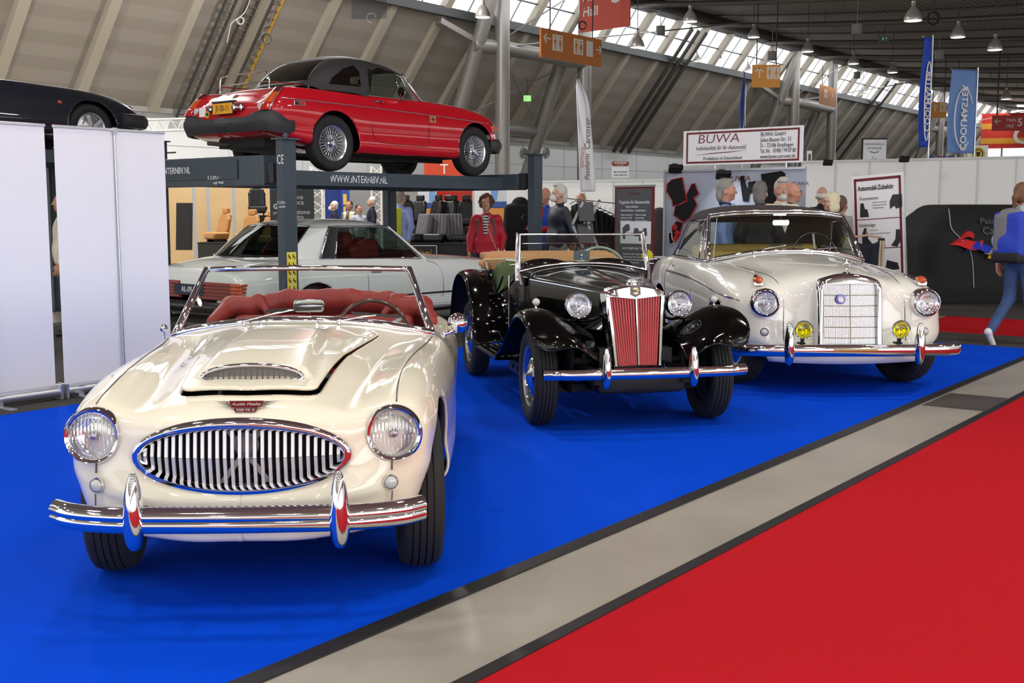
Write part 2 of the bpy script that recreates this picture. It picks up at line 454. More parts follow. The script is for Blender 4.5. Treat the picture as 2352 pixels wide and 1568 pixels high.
def sdfobj(name, sd, h, mat, parent, sharp=180):
    V, F = sd.mesh(h); mb = MB(); mb.V = [tuple(v) for v in V]; mb.F = F; mb.mi = [0] * len(F)
    return mb.build(name, mat, parent, sharp=sharp, recalc=False)
# ------------------------------------------------------------------ the hall
def strip(name, u0, u1, w0, w1, z0, z1, mat):
    """flat slab on the hall grid"""
    mb = MB(); V = [G(u, w_, z) for z in (z0, z1) for u, w_ in ((u0, w0), (u1, w0), (u1, w1), (u0, w1))]
    mb.add(V, [(3, 2, 1, 0), (4, 5, 6, 7), (0, 1, 5, 4), (1, 2, 6, 5), (2, 3, 7, 6), (3, 0, 4, 7)])
    return mb.build(name, mat, sharp=None)
CONC = M('concrete_floor', '#a09a8e', 0.35, var=0.12, vscale=1.6, noise_detail=6, bump=0.03, bscale=60)
BLUEC = M('blue_carpet', '#0046d2', 0.95, spec=0.05, var=0.06, vscale=260, bump=0.2, bscale=500)
REDC = M('red_carpet', '#b31a24', 0.95, spec=0.05, var=0.06, vscale=260, bump=0.2, bscale=500)
DARKC = M('charcoal_carpet', '#4a4746', 0.95, spec=0.1, var=0.08, vscale=120, bump=0.2, bscale=400)
mb = MB(); mb.add([G(-60, -32), G(-60, 40), G(170, 40), G(170, -32)], [(0, 1, 2, 3)])
struct(mb.build('floor', CONC, sharp=None))
tag(strip('carpet', -6, 12.76, -7.64, -2.70, 0.0005, 0.0035, BLUEC), 'bright blue carpet that the three cars in front stand on', 'carpet')
tag(strip('carpet', -6, 12.6, -2.10, 6, 0.0005, 0.0035, REDC), 'large red carpet filling the lower right corner beside the concrete strip', 'carpet')
tag(strip('carpet', 13.95, 16.1, -4.6, 9, 0.0005, 0.0035, REDC), 'narrow red carpet strip crossing behind the white cabriolet at far right', 'carpet')
tag(strip('carpet', -6, 22, -13.5, -7.66, 0.0005, 0.003, DARKC), 'charcoal carpet under the car lift and the white banners', 'carpet')
tag(strip('carpet', 12.77, 13.94, -7.64, 8, 0.0005, 0.003, DARKC), 'charcoal carpet strip between the blue carpet and the narrow red strip', 'carpet')
tag(strip('carpet', 16.11, 23, -7.64, 10, 0.0005, 0.003, DARKC), 'charcoal carpet under the covered car beyond the narrow red strip', 'carpet')
TAPE = M('black_tape', '#1d1c1c', 0.5, bump=0.1)
tag(strip('floor_tape', -6, 12.76, -2.70, -2.625, 0.001, 0.008, TAPE), 'black edging tape between the blue carpet and the concrete strip', 'tape')
tag(strip('floor_tape', -6, 12.6, -2.155, -2.10, 0.001, 0.008, TAPE), 'black edging tape between the concrete strip and the red carpet', 'tape')
tag(strip('floor_plate', 8.55, 9.25, -2.60, -2.17, 0.0006, 0.004, M('dark_plate', '#4d4843', 0.4, var=0.15, vscale=3)), 'dark square cover plate set in the concrete strip', 'cover plate')

WALLW, WALLZ = -27.9, 4.25
WHITEWALL = M('white_wall_panels', '#e6e7e6', 0.6, var=0.02, vscale=0.5)
SLOPE = stripes('slope_panels', '#938a80', '#8b8278', 0.55, 'Z', 0.5)
RIBM = M('slope_rib', '#a39a8b', 0.45)
mb = MB(); mb.add([G(-12, WALLW, 0), G(98, WALLW, 0), G(98, WALLW, WALLZ), G(-12, WALLW, WALLZ)], [(0, 1, 2, 3)])
struct(mb.build('wall_left', WHITEWALL, sharp=None))
# panel joints of the white wall
for k in range(36):
    mb = MB(); u = -10 + 3.0 * k; mb.beam(G(u, WALLW + 0.005, 0), G(u, WALLW + 0.005, WALLZ), 0.02, 0.01, up=(GU[0], GU[1], 0)); struct(mb.build('trim_%d' % (k + 100), M('joint_grey', '#b9bab9', 0.6), sharp=None))
for k, z in enumerate((1.4, 2.35, 3.3)):
    mb = MB(); mb.beam(G(-12, WALLW + 0.006, z), G(98, WALLW + 0.006, z), 0.012, 0.02); struct(mb.build('trim_%d' % (k + 160), M('joint_grey'), sharp=None))
S0 = (WALLW, WALLZ); S1 = (-24.95, 8.0); S2 = (-23.9, 9.45)
mb = MB(); mb.add([G(-12, S0[0], S0[1]), G(98, S0[0], S0[1]), G(98, S1[0], S1[1]), G(-12, S1[0], S1[1])], [(0, 1, 2, 3)])
struct(mb.build('ceiling_slope', SLOPE, sharp=None))
mb = MB(); mb.beam(G(-12, S0[0] + 0.1, S0[1]), G(98, S0[0] + 0.1, S0[1]), 0.2, 0.14); struct(mb.build('trim_1', M('grey_trim', '#8d8a86', 0.5), sharp=None))
mb = MB(); mb.beam(G(-12, S1[0] + 0.1, S1[1] - 0.1), G(98, S1[0] + 0.1, S1[1] - 0.1), 0.22, 0.28); struct(mb.build('trim_2', M('dark_gutter', '#3c3d3e', 0.5), sharp=None))
mb = MB(); mb.beam(G(-12, S1[0] + 0.52, 8.72), G(98, S1[0] + 0.52, 8.72), 0.04, 0.05); struct(mb.build('trim_3', M('dark_gutter'), sharp=None))
# skylight glazing
mb = MB(); mb.add([G(-12, S1[0], S1[1]), G(98, S1[0], S1[1]), G(98, S2[0], S2[1]), G(-12, S2[0], S2[1])], [(0, 1, 2, 3)])
struct(mb.build('window_1', glass('skylight_glass', '#ffffff', 0.3), sharp=None))
# ribs of the slope, carried on through the skylight
rib = MB().beam((0, 0, 0), (S2[0] - S0[0] + 0.15, 0, S2[1] - S0[1] + 0.2), 0.24, 0.30, up=(0, 1, 0)).build('trim_10', RIBM, sharp=None)
RIBANG = math.atan2(GW[1], GW[0])
rib.location = G(-8, S0[0] + 0.12, S0[1]); rib.rotation_euler = (0, 0, RIBANG); struct(rib)
for k in range(1, 46):
    r = rib.copy(); COL.objects.link(r); r.name = 'trim_%d' % (10 + k); r.location = G(-8 + 2.35 * k, S0[0] + 0.12, S0[1])
# thin glazing bars
gb = MB(); gb.beam((0, 0, 0), (S2[0] - S1[0], 0, S2[1] - S1[1]), 0.03, 0.05, up=(0, 1, 0))
gbo = gb.build('trim_80', M('bar_grey', '#8f908e', .5), sharp=None); gbo.location = G(-8 + 1.17, S1[0] + 0.06, S1[1]); gbo.rotation_euler = (0, 0, RIBANG); struct(gbo)
for k in range(1, 45):
    r = gbo.copy(); COL.objects.link(r); r.name = 'trim_%d' % (200 + k); r.location = G(-8 + 1.17 + 2.35 * k, S1[0] + 0.06, S1[1])
# hanging roof
def roofz(w_):
    t = (w_ - S2[0]) / 24.0
    return 9.6 - 1.15 * (1 - (1 - t) ** 2) if t < 1 else 8.45 + 1.1 * ((t - 1)) ** 2
DECK = stripes('corrugated_deck', '#a0958d', '#7d736c', 1.3, 'X', 0.7, bump=0.6)
ws = np.linspace(S2[0] - 0.4, 24, 34)
mb = MB(); L = 170
mb.grid([[(w_, u, roofz(w_) + 0.25) for u in np.linspace(-45, 98, 3)] for w_ in ws])
roof = mb.build('ceiling', DECK, sharp=180); roof.rotation_euler = (0, 0, GRID_ANG); struct(roof)
mb = MB(); mb.beam(G(-12, S2[0] + 0.2, 9.55), G(98, S2[0] + 0.2, 9.55), 0.6, 0.45); struct(mb.build('trim_4', M('dark_roof_edge', '#3a3634', 0.6), sharp=None))
PIPE = M('roof_pipe', '#6d6763', 0.4, 0.4)
for k in range(11):
    u = 33 + 6.2 * k; mb = MB(); mb.tube([G(u, w_, roofz(w_) - 0.25) for w_ in np.linspace(S2[0] + 0.2, 20, 24)], 0.11, 8)
    mb.tube([G(u, w_, roofz(w_) + 0.15) for w_ in np.linspace(S2[0] + 0.2, 20, 24)], 0.05, 6)
    for w_ in np.linspace(S2[0] + 2, 18, 12): mb.cyl(G(u, w_, roofz(w_) - 0.25), G(u, w_, roofz(w_) + 0.3), 0.025, n=6)
    struct(mb.build('trim_%d' % (300 + k), PIPE, sharp=180))
# opposite long side of the hall, behind the photographer
mb = MB(); mb.add([G(-45, 28, 0), G(130, 28, 0), G(130, 28, 4.3), G(-45, 28, 4.3)], [(3, 2, 1, 0)]); struct(mb.build('wall_right', WHITEWALL, sharp=None))
mb = MB(); mb.add([G(-45, 28, 4.3), G(130, 28, 4.3), G(130, 25.2, 7.9), G(-45, 25.2, 7.9)], [(3, 2, 1, 0)]); struct(mb.build('ceiling_slope_right', SLOPE, sharp=None))
# ---- trestle columns
COLM = M('grey_column_paint', '#8c8681', 0.35, 0.3)
def trestle(u0, label):
    t = thing('trestle', label, 'columns', G(u0, -24.2), group=None)
    def P(u, w_, z): return G(u - u0, w_ + 24.2, z)
    for du in (0, 5.1):
        mb = MB(); mb.cyl(P(u0 + du, -24.2, 0), P(u0 + du, -24.2, 9.5), 0.26, n=20); mb.cyl(P(u0 + du, -24.2, 0), P(u0 + du, -24.2, 0.06), 0.36, n=20); mb.build('column', COLM, t)
    for du, top in ((-0.8, 9.6), (4.2, 7.1)):
        mb = MB(); mb.cyl(P(u0 + du, -27.3, 0), P(u0 + du, -27.3 + 2.72 * top / 7.1, top), 0.25, n=20); mb.build('diagonal_strut', COLM, t)
    mb = MB(); mb.tube([P(u0 - 1.0, -24.7, 6.95), P(u0 + 0.1, -24.3, 6.95), P(u0 + 5.1, -24.2, 6.95)], 0.25, 16); mb.tube([P(u0 + 4.2, -24.65, 6.95), P(u0 + 5.1, -24.2, 6.95)], 0.22, 16); mb.build('cross_tube', COLM, t)
    mb = MB(); mb.cyl(P(u0 - 0.9, -25.7, 4.4), P(u0 + 4.3, -25.75, 4.4), 0.2, n=16); mb.build('cross_tube', COLM, t)
    mb = MB(); mb.beam(P(u0 - 0.8, -24.75, 7.1), P(u0 - 2.4, -25.0, 7.6), 0.3, 0.18); mb.build('bracket', COLM, t)
    for a, b in (((u0 + 0.1, -24.3, 6.8), (u0 + 4.2, -25.7, 4.5)), ((u0 + 4.2, -24.7, 6.7), (u0 - 0.6, -25.8, 4.5)), ((u0 + 0.2, -24.2, 7.0), (u0 + 11.5, -21, 8.9)), ((u0 + 0.2, -24.2, 7.3), (u0 + 2, -22, 9.1))):
        mb = MB(); mb.cyl(P(*a), P(*b), 0.03, n=6); mb.build('tie_rod', COLM, t)
    return t
trestle(31.8, 'grey tubular column trestle nearest the camera, behind the red car nose')
trestle(56.4, 'grey tubular column trestle behind the long white stand sign')
trestle(81.0, 'grey tubular column trestle furthest away, between the two blue flags')
# ------------------------------------------------------------------ shared car pieces
def sstep(x, a, b):
    t = np.clip((x - a) / (b - a), 0, 1); return t * t * (3 - 2 * t)
def poly_sd(pts):
    """signed distance to a 2-D polygon, positive inside"""
    A = np.asarray(pts, float); B = np.roll(A, -1, 0)
    def f(X):
        X = np.asarray(X, float); d = np.full(len(X), 1e9); s = np.zeros(len(X), int)
        for a, b in zip(A, B):
            e = b - a; v = X - a; t = np.clip((v @ e) / (e @ e), 0, 1); d = np.minimum(d, np.linalg.norm(v - t[:, None] * e, axis=1))
            c = ((a[1] <= X[:, 1]) != (b[1] <= X[:, 1])) & (X[:, 0] < (b[0] - a[0]) * (X[:, 1] - a[1]) / (b[1] - a[1] + 1e-12) + a[0]); s += c
        return np.where(s % 2 == 1, d, -d)
    return f
def meshobj(name, V, F, mat, parent=None, sharp=40, solid=0.0, off=-1, bevel=0.0, recalc=True, inner=None):
    mb = MB(); mb.add(V, F); return mb.build(name, mat, parent, sharp=sharp, solid=solid, off=off, bevel=bevel, recalc=recalc, inner=inner)
def wheel(parent, c, side, r, wid, rim_r, style='disc', steer=0.0, tyre=RUBBER, dish=0.03, name='wheel'):
    """wheel thing-part with tyre, rim, hub as sub-parts; axis along x, outer face on +x*side"""
    e = bpy.data.objects.new(name, None); COL.objects.link(e); e.parent = parent; e.location = c; e.rotation_euler = (0, 0, steer)
    h = wid / 2; S = side
    prof = [(rim_r - 0.006, -h * .72), (rim_r + 0.012, -h * .92), (rim_r + (r - rim_r) * .45, -h * 1.06), (r - 0.03, -h * 1.0), (r - 0.012, -h * .84)]
    tread = []
    ng = 4; tw = h * .80
    for k in range(ng + 1):
        a = -tw + 2 * tw * k / (ng + 1); b = -tw + 2 * tw * (k + 1) / (ng + 1); g = 0.006
        cr = lambda t: r - 0.010 * (t / tw) ** 2
        tread += [(cr(a + g), a + g * .5), (cr(b - g), b - g * .5)]
        if k < ng: tread += [(r - 0.012, b - g * .4), (r - 0.012, b + g * .4)]
    prof += tread + [(r - 0.012, h * .84), (r - 0.03, h * 1.0), (rim_r + (r - rim_r) * .45, h * 1.06), (rim_r + 0.012, h * .92), (rim_r - 0.006, h * .72)]
    mb = MB(); mb.lathe(prof, (0, 0, 0), (1, 0, 0), 72); mb.build('tyre', tyre, e, sharp=50)
    o = h * .78 * S
    mb = MB(); mb.lathe([(rim_r + .004, o - S * .02), (rim_r + .010, o), (rim_r + .004, o + S * .006), (rim_r - .012, o - S * .002), (rim_r - .022, o - S * .03), (rim_r - .03, o - S * .05), (rim_r - .045, o - S * .10)], (0, 0, 0), (1, 0, 0), 56)
    if style == 'wire':
        mb.build('rim', M('wire_wheel_silver', '#cfd2d4', 0.25, 0.9), e, sharp=40)
        hb = MB(); hb.lathe([(0.001, o + S * .012), (.022, o + S * .011), (.03, o + S * .0), (.034, o - S * .02), (.05, o - S * .03), (.045, o - S * .08), (.055, o - S * .12), (.001, o - S * .12)], (0, 0, 0), (1, 0, 0), 24)
        for q in range(2):
            a = q * PI + .6; hb.box((o + S * .0, .045 * math.cos(a), .045 * math.sin(a)), (.012, .05, .022), rot=Euler((a, 0, 0)))
        hb.build('hub', CHROME, e, sharp=40)
        sp = MB()
        for k in range(24):
            for (hr, ho, rr, ro, tw_) in ((.044, -.03, rim_r - .022, -.045, .33), (.044, -.03, rim_r - .022, -.045, -.33), (.05, -.10, rim_r - .014, -.015, .28)):
                a = 2 * PI * k / 24; b = a + tw_
                sp.cyl((o + S * ho, hr * math.cos(a), hr * math.sin(a)), (o + S * ro, rr * math.cos(b), rr * math.sin(b)), 0.0028, n=5, caps=False)
        sp.build('spokes', M('wire_wheel_silver'), e, sharp=180)
        bk = MB(); bk.lathe([(.001, o - S * .125), (.12, o - S * .125), (.12, o - S * .15)], (0, 0, 0), (1, 0, 0), 24); bk.build('brake_drum', UNDER, e)
    else:
        mb.build('rim', style[0], e, sharp=40)
        mb = MB(); mb.lathe([(rim_r - .02, o - S * .03), (rim_r - .05, o - S * .025), (rim_r * .62, o - S * .005), (rim_r * .58, o + S * .004), (rim_r * .56, o - S * .004), (rim_r * .40, o + S * .004), (.03, o + S * .02), (.001, o + S * .024)], (0, 0, 0), (1, 0, 0), 48); mb.build('hubcap', style[1], e, sharp=40)
    bk = MB(); bk.lathe([(.001, -S * h * .6), (rim_r - .01, -S * h * .6), (rim_r - .01, -S * h * .5)], (0, 0, 0), (1, 0, 0), 24); bk.build('wheel_back', UNDER, e)
    return e
def headlamp(parent, c, d, r, rim=0.012, depth=0.05, shell=None, name='headlamp', lens=None, peak=0.0):
    """round lamp facing d: chrome rim ring, bowl reflector, domed lens"""
    lens = lens or LENS
    mb = MB(); mb.lathe([(r + rim * .3, -depth), (r + rim, -depth * .35), (r + rim, 0.0), (r + rim * .55, rim * .8), (r, rim * .5), (r - rim * .25, 0), (r - rim * .3, -rim)], c, d, 56)
    o = mb.build(name, CHROME, parent, sharp=50)
    mb = MB(); mb.lathe([(r - rim * .2, 0.0)] + [(r * math.cos(t) * .96, -0.6 * r * math.sin(t)) for t in np.linspace(0.1, PI / 2, 10)], c, d, 40); mb.build('reflector', REFLECTOR, o, sharp=180)
    mb = MB(); mb.lathe([((r - rim * .1) * math.cos(t) + 1e-4, 0.22 * r * math.sin(t)) for t in np.linspace(0, PI / 2, 10)], c, d, 48); mb.build('lens', lens, o, sharp=180)
    mb = MB(); cc = Vector(c) - Vector(d).normalized() * (.12 * r); mb.ball(cc, r * .2, 8); mb.build('bulb_shield', STEEL, o, sharp=180)
    return o
def smalllamp(parent, c, d, r, lensmat, name='indicator', base=CHROME, dome=0.5):
    mb = MB(); mb.lathe([(r * 1.15, -.012), (r * 1.2, 0), (r * 1.05, .006), (r * .98, .002)], c, d, 28); o = mb.build(name, base, parent, sharp=50)
    mb = MB(); mb.lathe([(r * math.cos(t) + 1e-4, dome * r * math.sin(t)) for t in np.linspace(0, PI / 2, 8)], c, d, 28); mb.build('lens', lensmat, o, sharp=180)
    return o
CLEARLENS = M('clear_ribbed_lens', '#c9ccca', 0.15, 0.0, 1.0)
def loftbar(name, path, sec, mat, parent, n=60, up=(0, 0, 1), sharp=40, closed_sec=True):
    """sweep a closed 2-D section (out, up) along a plan path; 'out' is left of travel"""
    P = spline(path, n); T = np.gradient(P, axis=0); T /= np.linalg.norm(T, axis=1)[:, None]; U = np.array(up, float)
    O = np.cross(U, T); O /= np.linalg.norm(O, axis=1)[:, None]
    S = np.asarray(sec, float)
    Gd = P[:, None, :] + O[:, None, :] * S[None, :, 0, None] + U[None, None, :] * S[None, :, 1, None]
    mb = MB(); mb.grid(Gd, close_v=closed_sec)
    k = len(S)
    if closed_sec: mb.F.append(tuple(range(k))); mb.F.append(tuple(range((n - 1) * k, n * k))[::-1]); mb.mi += [0, 0]
    return mb.build(name, mat, parent, sharp=sharp)
def overrider(name, parent, c, h, wid, dep, mat=CHROME, taper=0.6):
    """upright bumper guard; dep = how far it stands forward (-y)"""
    rows = []
    for t in np.linspace(0, 1, 22):
        z = c[2] - h * .45 + h * t; s = math.sin(PI * min(1, max(0, t * .96 + .02))) ** .36
        wv = wid / 2 * s * (1 - (1 - taper) * t); dv = dep * s * (1 - .35 * t)
        rows.append([(c[0] + wv * math.cos(a), c[1] - dv * math.sin(a) if math.sin(a) > 0 else c[1] - 0.4 * dv * math.sin(a), z) for a in np.linspace(0, 2 * PI, 20, endpoint=False)])
    mb = MB(); mb.grid(rows, close_v=True); k = 20; mb.F += [tuple(range(k)), tuple(range(21 * k, 22 * k))]; mb.mi += [0, 0]
    return mb.build(name, mat, parent, sharp=60)
def steering(parent, c, r, tilt, mat, spokes=3, name='steering_wheel', tube=.012):
    n = Vector((0, math.cos(tilt), math.sin(tilt))); x = Vector((1, 0, 0)); y = n.cross(x)
    mb = MB(); c = Vector(c); mb.tube([c + x * (r * math.cos(t)) + y * (r * math.sin(t)) for t in np.linspace(0, 2 * PI, 40, endpoint=False)], tube, 8, closed=True)
    o = mb.build(name, mat, parent, sharp=180)
    mb = MB()
    for k in range(spokes):
        a = PI / 2 + 2 * PI * k / spokes; mb.beam(c - n * .0 + (x * math.cos(a) + y * math.sin(a)) * .02, c + (x * math.cos(a) + y * math.sin(a)) * (r - .005), .02, .004, up=n)
    mb.lathe([(.001, -.02), (.035, -.01), (.04, .02), (.02, .3)], c, -n * -1, 16); mb.build('spokes', STEEL, o, sharp=40)
    return o
def wiper(parent, a, b, c, name='wiper'):
    """arm from pivot a to b, blade through b along c"""
    mb = MB(); a = Vector(a); b = Vector(b); c = Vector(c); mb.cyl(a + Vector((0, 0, -.01)), a + Vector((0, -.004, .02)), .011, n=10); mb.tube([a + Vector((0, 0, .015)), (a + b) / 2 + Vector((0, -.012, .012)), b], [.006, .005, .004], 6)
    o = mb.build(name, CHROME, parent, sharp=60)
    mb = MB(); mb.beam(b - c, b + c, .006, .014); mb.build('blade', BLACKRUB, o, sharp=None); return o

def on_side(P, y, z, out=.004):
    """point of the right half of a body grid nearest to (y, z) on its flank"""
    R = P[:, P.shape[1] // 2:].reshape(-1, 3); m = R[:, 0] > .5; R = R[m]
    d = (R[:, 1] - y) ** 2 + (R[:, 2] - z) ** 2; k = np.argsort(d)[:6]; w_ = 1 / (d[k] + 1e-6); p = (R[k] * w_[:, None]).sum(0) / w_.sum()
    return (p[0] + out, y, z)
# ------------------------------------------------------------------ cream roadster in front
HEO = thing('roadster', 'cream open roadster with oval chrome grille and red folded hood, nearest car', 'car', (-0.98, 4.54, 0.004), math.radians(2.8))
def cream_car(T):
    ang = [90, 70, 53, 39, 26, 14, 4, -8, -20, -34, -50, -70, -90]
    def ring(a, b, y0, y1, cz=.567): return [(a * math.cos(math.radians(t)), y0 + (y1 - y0) * math.cos(math.radians(t)) ** 2, cz + b * math.sin(math.radians(t))) for t in ang]
    def sec(y, L): return [(p[0], y, p[1]) if len(p) == 2 else (p[0], p[2], p[1]) for p in L]
    net = [
        ring(.352, .098, -.575, -.535), ring(.372, .116, -.600, -.545),
        [(0, -.578, .700), (.13, -.577, .698), (.25, -.565, .69), (.34, -.545, .675), (.41, -.525, .655), (.44, -.515, .62), (.455, -.515, .575), (.455, -.525, .525), (.435, -.545, .475), (.37, -.575, .440), (.26, -.602, .425), (.13, -.615, .420), (0, -.618, .418)],
        [(0, -.52, .738), (.14, -.518, .735), (.26, -.51, .724), (.36, -.50, .708), (.445, -.492, .697), (.50, -.480, .685), (.545, -.475, .64), (.56, -.477, .57), (.54, -.492, .49), (.485, -.525, .425), (.32, -.590, .375), (.15, -.615, .365), (0, -.620, .362)],
        [(0, -.42, .765), (.14, -.42, .762), (.265, -.42, .747), (.365, -.425, .722), (.452, -.43, .728), (.530, -.425, .737), (.605, -.410, .705), (.637, -.405, .635), (.632, -.415, .545), (.605, -.44, .455), (.47, -.535, .33), (.2, -.600, .305), (0, -.61, .302)],
        [(0, -.25, .795), (.15, -.25, .792), (.28, -.25, .774), (.375, -.25, .742), (.460, -.26, .755), (.545, -.26, .772), (.630, -.25, .737), (.672, -.245, .645), (.672, -.25, .545), (.655, -.28, .44), (.55, -.42, .30), (.25, -.55, .262), (0, -.56, .258)],
        sec(0, [(0, .832), (.16, .829), (.30, .806), (.395, .768), (.478, .782), (.560, .800), (.645, .762), (.695, .665), (.702, .555), (.692, .44), (.655, .30, -.1), (.3, .235, -.3), (0, .23, -.3)]),
        sec(.4, [(0, .860), (.17, .857), (.325, .831), (.42, .792), (.50, .797), (.582, .808), (.665, .768), (.715, .665), (.722, .555), (.715, .44), (.69, .25), (.3, .2), (0, .2)]),
        sec(.8, [(0, .882), (.18, .879), (.35, .853), (.45, .818), (.53, .808), (.607, .805), (.688, .762), (.732, .660), (.738, .55), (.732, .43), (.70, .22), (.3, .19), (0, .19)]),
        sec(1.15, [(0, .897), (.2, .893), (.39, .872), (.51, .842), (.59, .825), (.655, .806), (.708, .760), (.745, .660), (.748, .55), (.742, .43), (.71, .21), (.3, .19), (0, .19)]),
        sec(1.6, [(0, .88), (.2, .87), (.39, .85), (.53, .815), (.60, .795), (.665, .772), (.718, .735), (.752, .650), (.755, .55), (.748, .42), (.71, .21), (.3, .19), (0, .19)]),
        sec(2.05, [(0, .86), (.2, .85), (.39, .835), (.52, .81), (.59, .795), (.655, .782), (.722, .745), (.760, .650), (.762, .55), (.752, .42), (.71, .22), (.3, .2), (0, .2)]),
        sec(2.4, [(0, .845), (.2, .84), (.38, .825), (.48, .80), (.56, .80), (.64, .795), (.715, .750), (.758, .650), (.762, .55), (.75, .42), (.71, .25), (.3, .2), (0, .2)]),
        sec(2.8, [(0, .79), (.2, .785), (.37, .77), (.46, .755), (.54, .755), (.61, .745), (.68, .70), (.72, .62), (.725, .53), (.71, .42), (.66, .30), (.3, .25), (0, .25)]),
        sec(3.1, [(0, .69), (.18, .685), (.33, .675), (.42, .665), (.49, .66), (.555, .65), (.61, .62), (.64, .57), (.64, .50), (.62, .42), (.57, .34), (.28, .3), (0, .3)]),
        sec(3.24, [(0, .56), (.1, .555), (.2, .55), (.28, .545), (.34, .54), (.40, .53), (.44, .51), (.46, .49), (.46, .46), (.44, .43), (.4, .39), (.2, .37), (0, .37)]),
        sec(3.26, [(0, .47), (.02, .47), (.04, .47), (.06, .47), (.08, .47), (.1, .47), (.11, .465), (.12, .46), (.11, .455), (.1, .45), (.08, .45), (.04, .45), (0, .45)])]
    P = smoothgrid(surf_sym(net, 190, 130), 2); nu, nv = P.shape[:2]
    V0 = P.reshape(-1, 3); F0 = grid_faces(nu, nv)
    bon = poly_sd([(-.19, -.345), (0, -.365), (.19, -.345), (.235, .2), (.33, .82), (-.33, .82), (-.235, .2)])
    bonf = lambda X: bon(X[:, :2]) + .06
    cock = poly_sd([(-.50, 1.22), (.50, 1.22), (.52, 1.75), (.48, 2.25), (-.48, 2.25), (-.52, 1.75)])
    def body(X):
        top = X[:, 2] > .6
        d = np.where(top, -(bonf(X) + .006), 1.0)
        d = np.minimum(d, np.where(top, -(cock(X[:, :2]) + .12), 1.0))
        for yc, r in ((0, .372), (2.336, .345)):
            d = np.minimum(d, np.where(np.abs(X[:, 0]) > .40, np.hypot(X[:, 1] - yc, X[:, 2] - .31) - r, 1.0))
        d = np.minimum(d, np.where((X[:, 2] < .30) & (X[:, 1] > -.3), X[:, 2] - .22, 1.0))
        return d
    V, F = clip(V0, F0, body); meshobj('body', V, F, CREAM, T, sharp=180, solid=.012, inner=UNDER)
    # bonnet lid, standing slightly open at its front edge
    V, F = clip(V0, F0, lambda X: np.where(X[:, 2] > .6, bonf(X), -1.0)); V = np.array(V)
    bul = sstep(.215 - .04 * V[:, 1] - np.abs(V[:, 0]), 0, .045) * sstep(V[:, 1], -.302, -.268) * (1 - sstep(V[:, 1], .45, .85))
    V[:, 2] += .034 * bul
    piv = np.array([0, .88, .885]); a = math.radians(1.1); R = np.array([[1, 0, 0], [0, math.cos(a), math.sin(a)], [0, -math.sin(a), math.cos(a)]])
    V = (V - piv) @ R.T + piv; V[:, 2] += .004
    bn = meshobj('bonnet', V, F, CREAM, T, sharp=180, solid=.014)
    # scoop trim on the bonnet
    mb = MB(); zc, yc = .830, -.328
    el = lambda a, b, t: (a * np.sign(math.cos(t)) * abs(math.cos(t)) ** .75, b * math.sin(t))
    outer = [el(.185, .032, t) for t in np.linspace(0, 2 * PI, 60, endpoint=False)]
    pos = lambda p: (p[0], yc + .45 * p[0] ** 2 + .5 * p[1] * .6, zc + p[1] * .9 - .45 * p[0] ** 2)
    mb.tube([pos(p) for p in outer], .0075, 8, closed=True)
    sc = mb.build('scoop_trim', CHROME, bn, sharp=180)
    mb = MB()
    for k in range(17):
        x = -.165 + .33 * k / 16; hgt = .028 * math.sqrt(max(.02, 1 - (x / .185) ** 2)); mb.beam(pos((x, -hgt)), pos((x, hgt)), .006, .004)
    mb.build('scoop_bars', CHROME, bn, sharp=None)
    mb = MB(); mb.add([Vector(pos(p)) + Vector((0, .012, .0)) for p in outer], [tuple(range(60))]); mb.build('scoop_mesh', M('scoop_grey', '#8c8d8c', 0.5), bn, sharp=None)
    # dark engine bay, radiator and wheel wells under the skin
    mb = MB(); mb.box((0, -.28, .42), (.74, .34, .12)); mb.box((0, .15, .5), (.66, 1.1, .36)); mb.box((0, .35, .42), (.86, .2, .55)); mb.box((0, 1.55, .235), (1.30, 1.9, .05))
    for s in (-1, 1): mb.box((s * .46, .0, .52), (.06, .9, .40)); mb.box((s * .44, 2.33, .5), (.06, .9, .5))
    mb.box((0, 2.75, .42), (1.0, .7, .2)); mb.build('chassis', UNDER, T, sharp=None)
    mb = MB(); mb.box((0, -.36, .585), (.62, .05, .30)); mb.build('radiator', stripes('radiator_core', '#4a3b33', '#120f0e', 30, 'X', .6), T, sharp=None)
    # grille
    mb = MB(); W_, Hh = .355, .103
    for k in range(27):
        x = -.338 + .676 * k / 26; hgt = Hh * math.sqrt(max(0, 1 - (x / W_) ** 2)) - .003; yb = -.592 + .05 * (x / W_) ** 2
        mb.beam((x, yb + .009, .567 - hgt), (x, yb - .004, .567), .0115, .014, up=(0, 1, 0)); mb.beam((x, yb - .004, .567), (x, yb + .009, .567 + hgt), .0115, .014, up=(0, 1, 0))
    mb.build('grille_bars', M('grille_aluminium', '#eceef2', .32, .55), T, sharp=None)
    mb = MB()
    rows = []
    for (a, b, dy) in ((.345, .094, .02), (.352, .101, -.008), (.362, .11, -.022), (.378, .125, -.02), (.388, .136, -.002), (.385, .134, .02)):
        rows.append([(a * math.cos(t), -.596 + .05 * math.cos(t) ** 2 + dy, .567 + b * math.sin(t) + (.008 if math.sin(t) > 0 else 0) * math.sin(t) * (a > .36)) for t in np.linspace(0, 2 * PI, 90, endpoint=False)])
    mb.grid(rows, close_v=True); mb.build('grille_surround', CHROME, T, sharp=60)
    mb = MB(); mb.beam((-.09, -.50, .45), (.09, -.50, .69), .018, .006, up=(0, 1, 0)); mb.beam((.09, -.495, .45), (-.09, -.495, .69), .018, .006, up=(0, 1, 0)); mb.build('cross_brace', M('off_white_brace', '#d6d4c8', .5), T, sharp=None)
    mb = MB(); mb.lathe([(.042, 0), (.045, .006), (.034, .01), (.03, .004), (.001, .004)], (0.01, -.515, .60), (0, -1, 0), 32); mb.build('horn_badge', M('badge_greyish', '#9a9b9d', .4, .3), T, sharp=40)
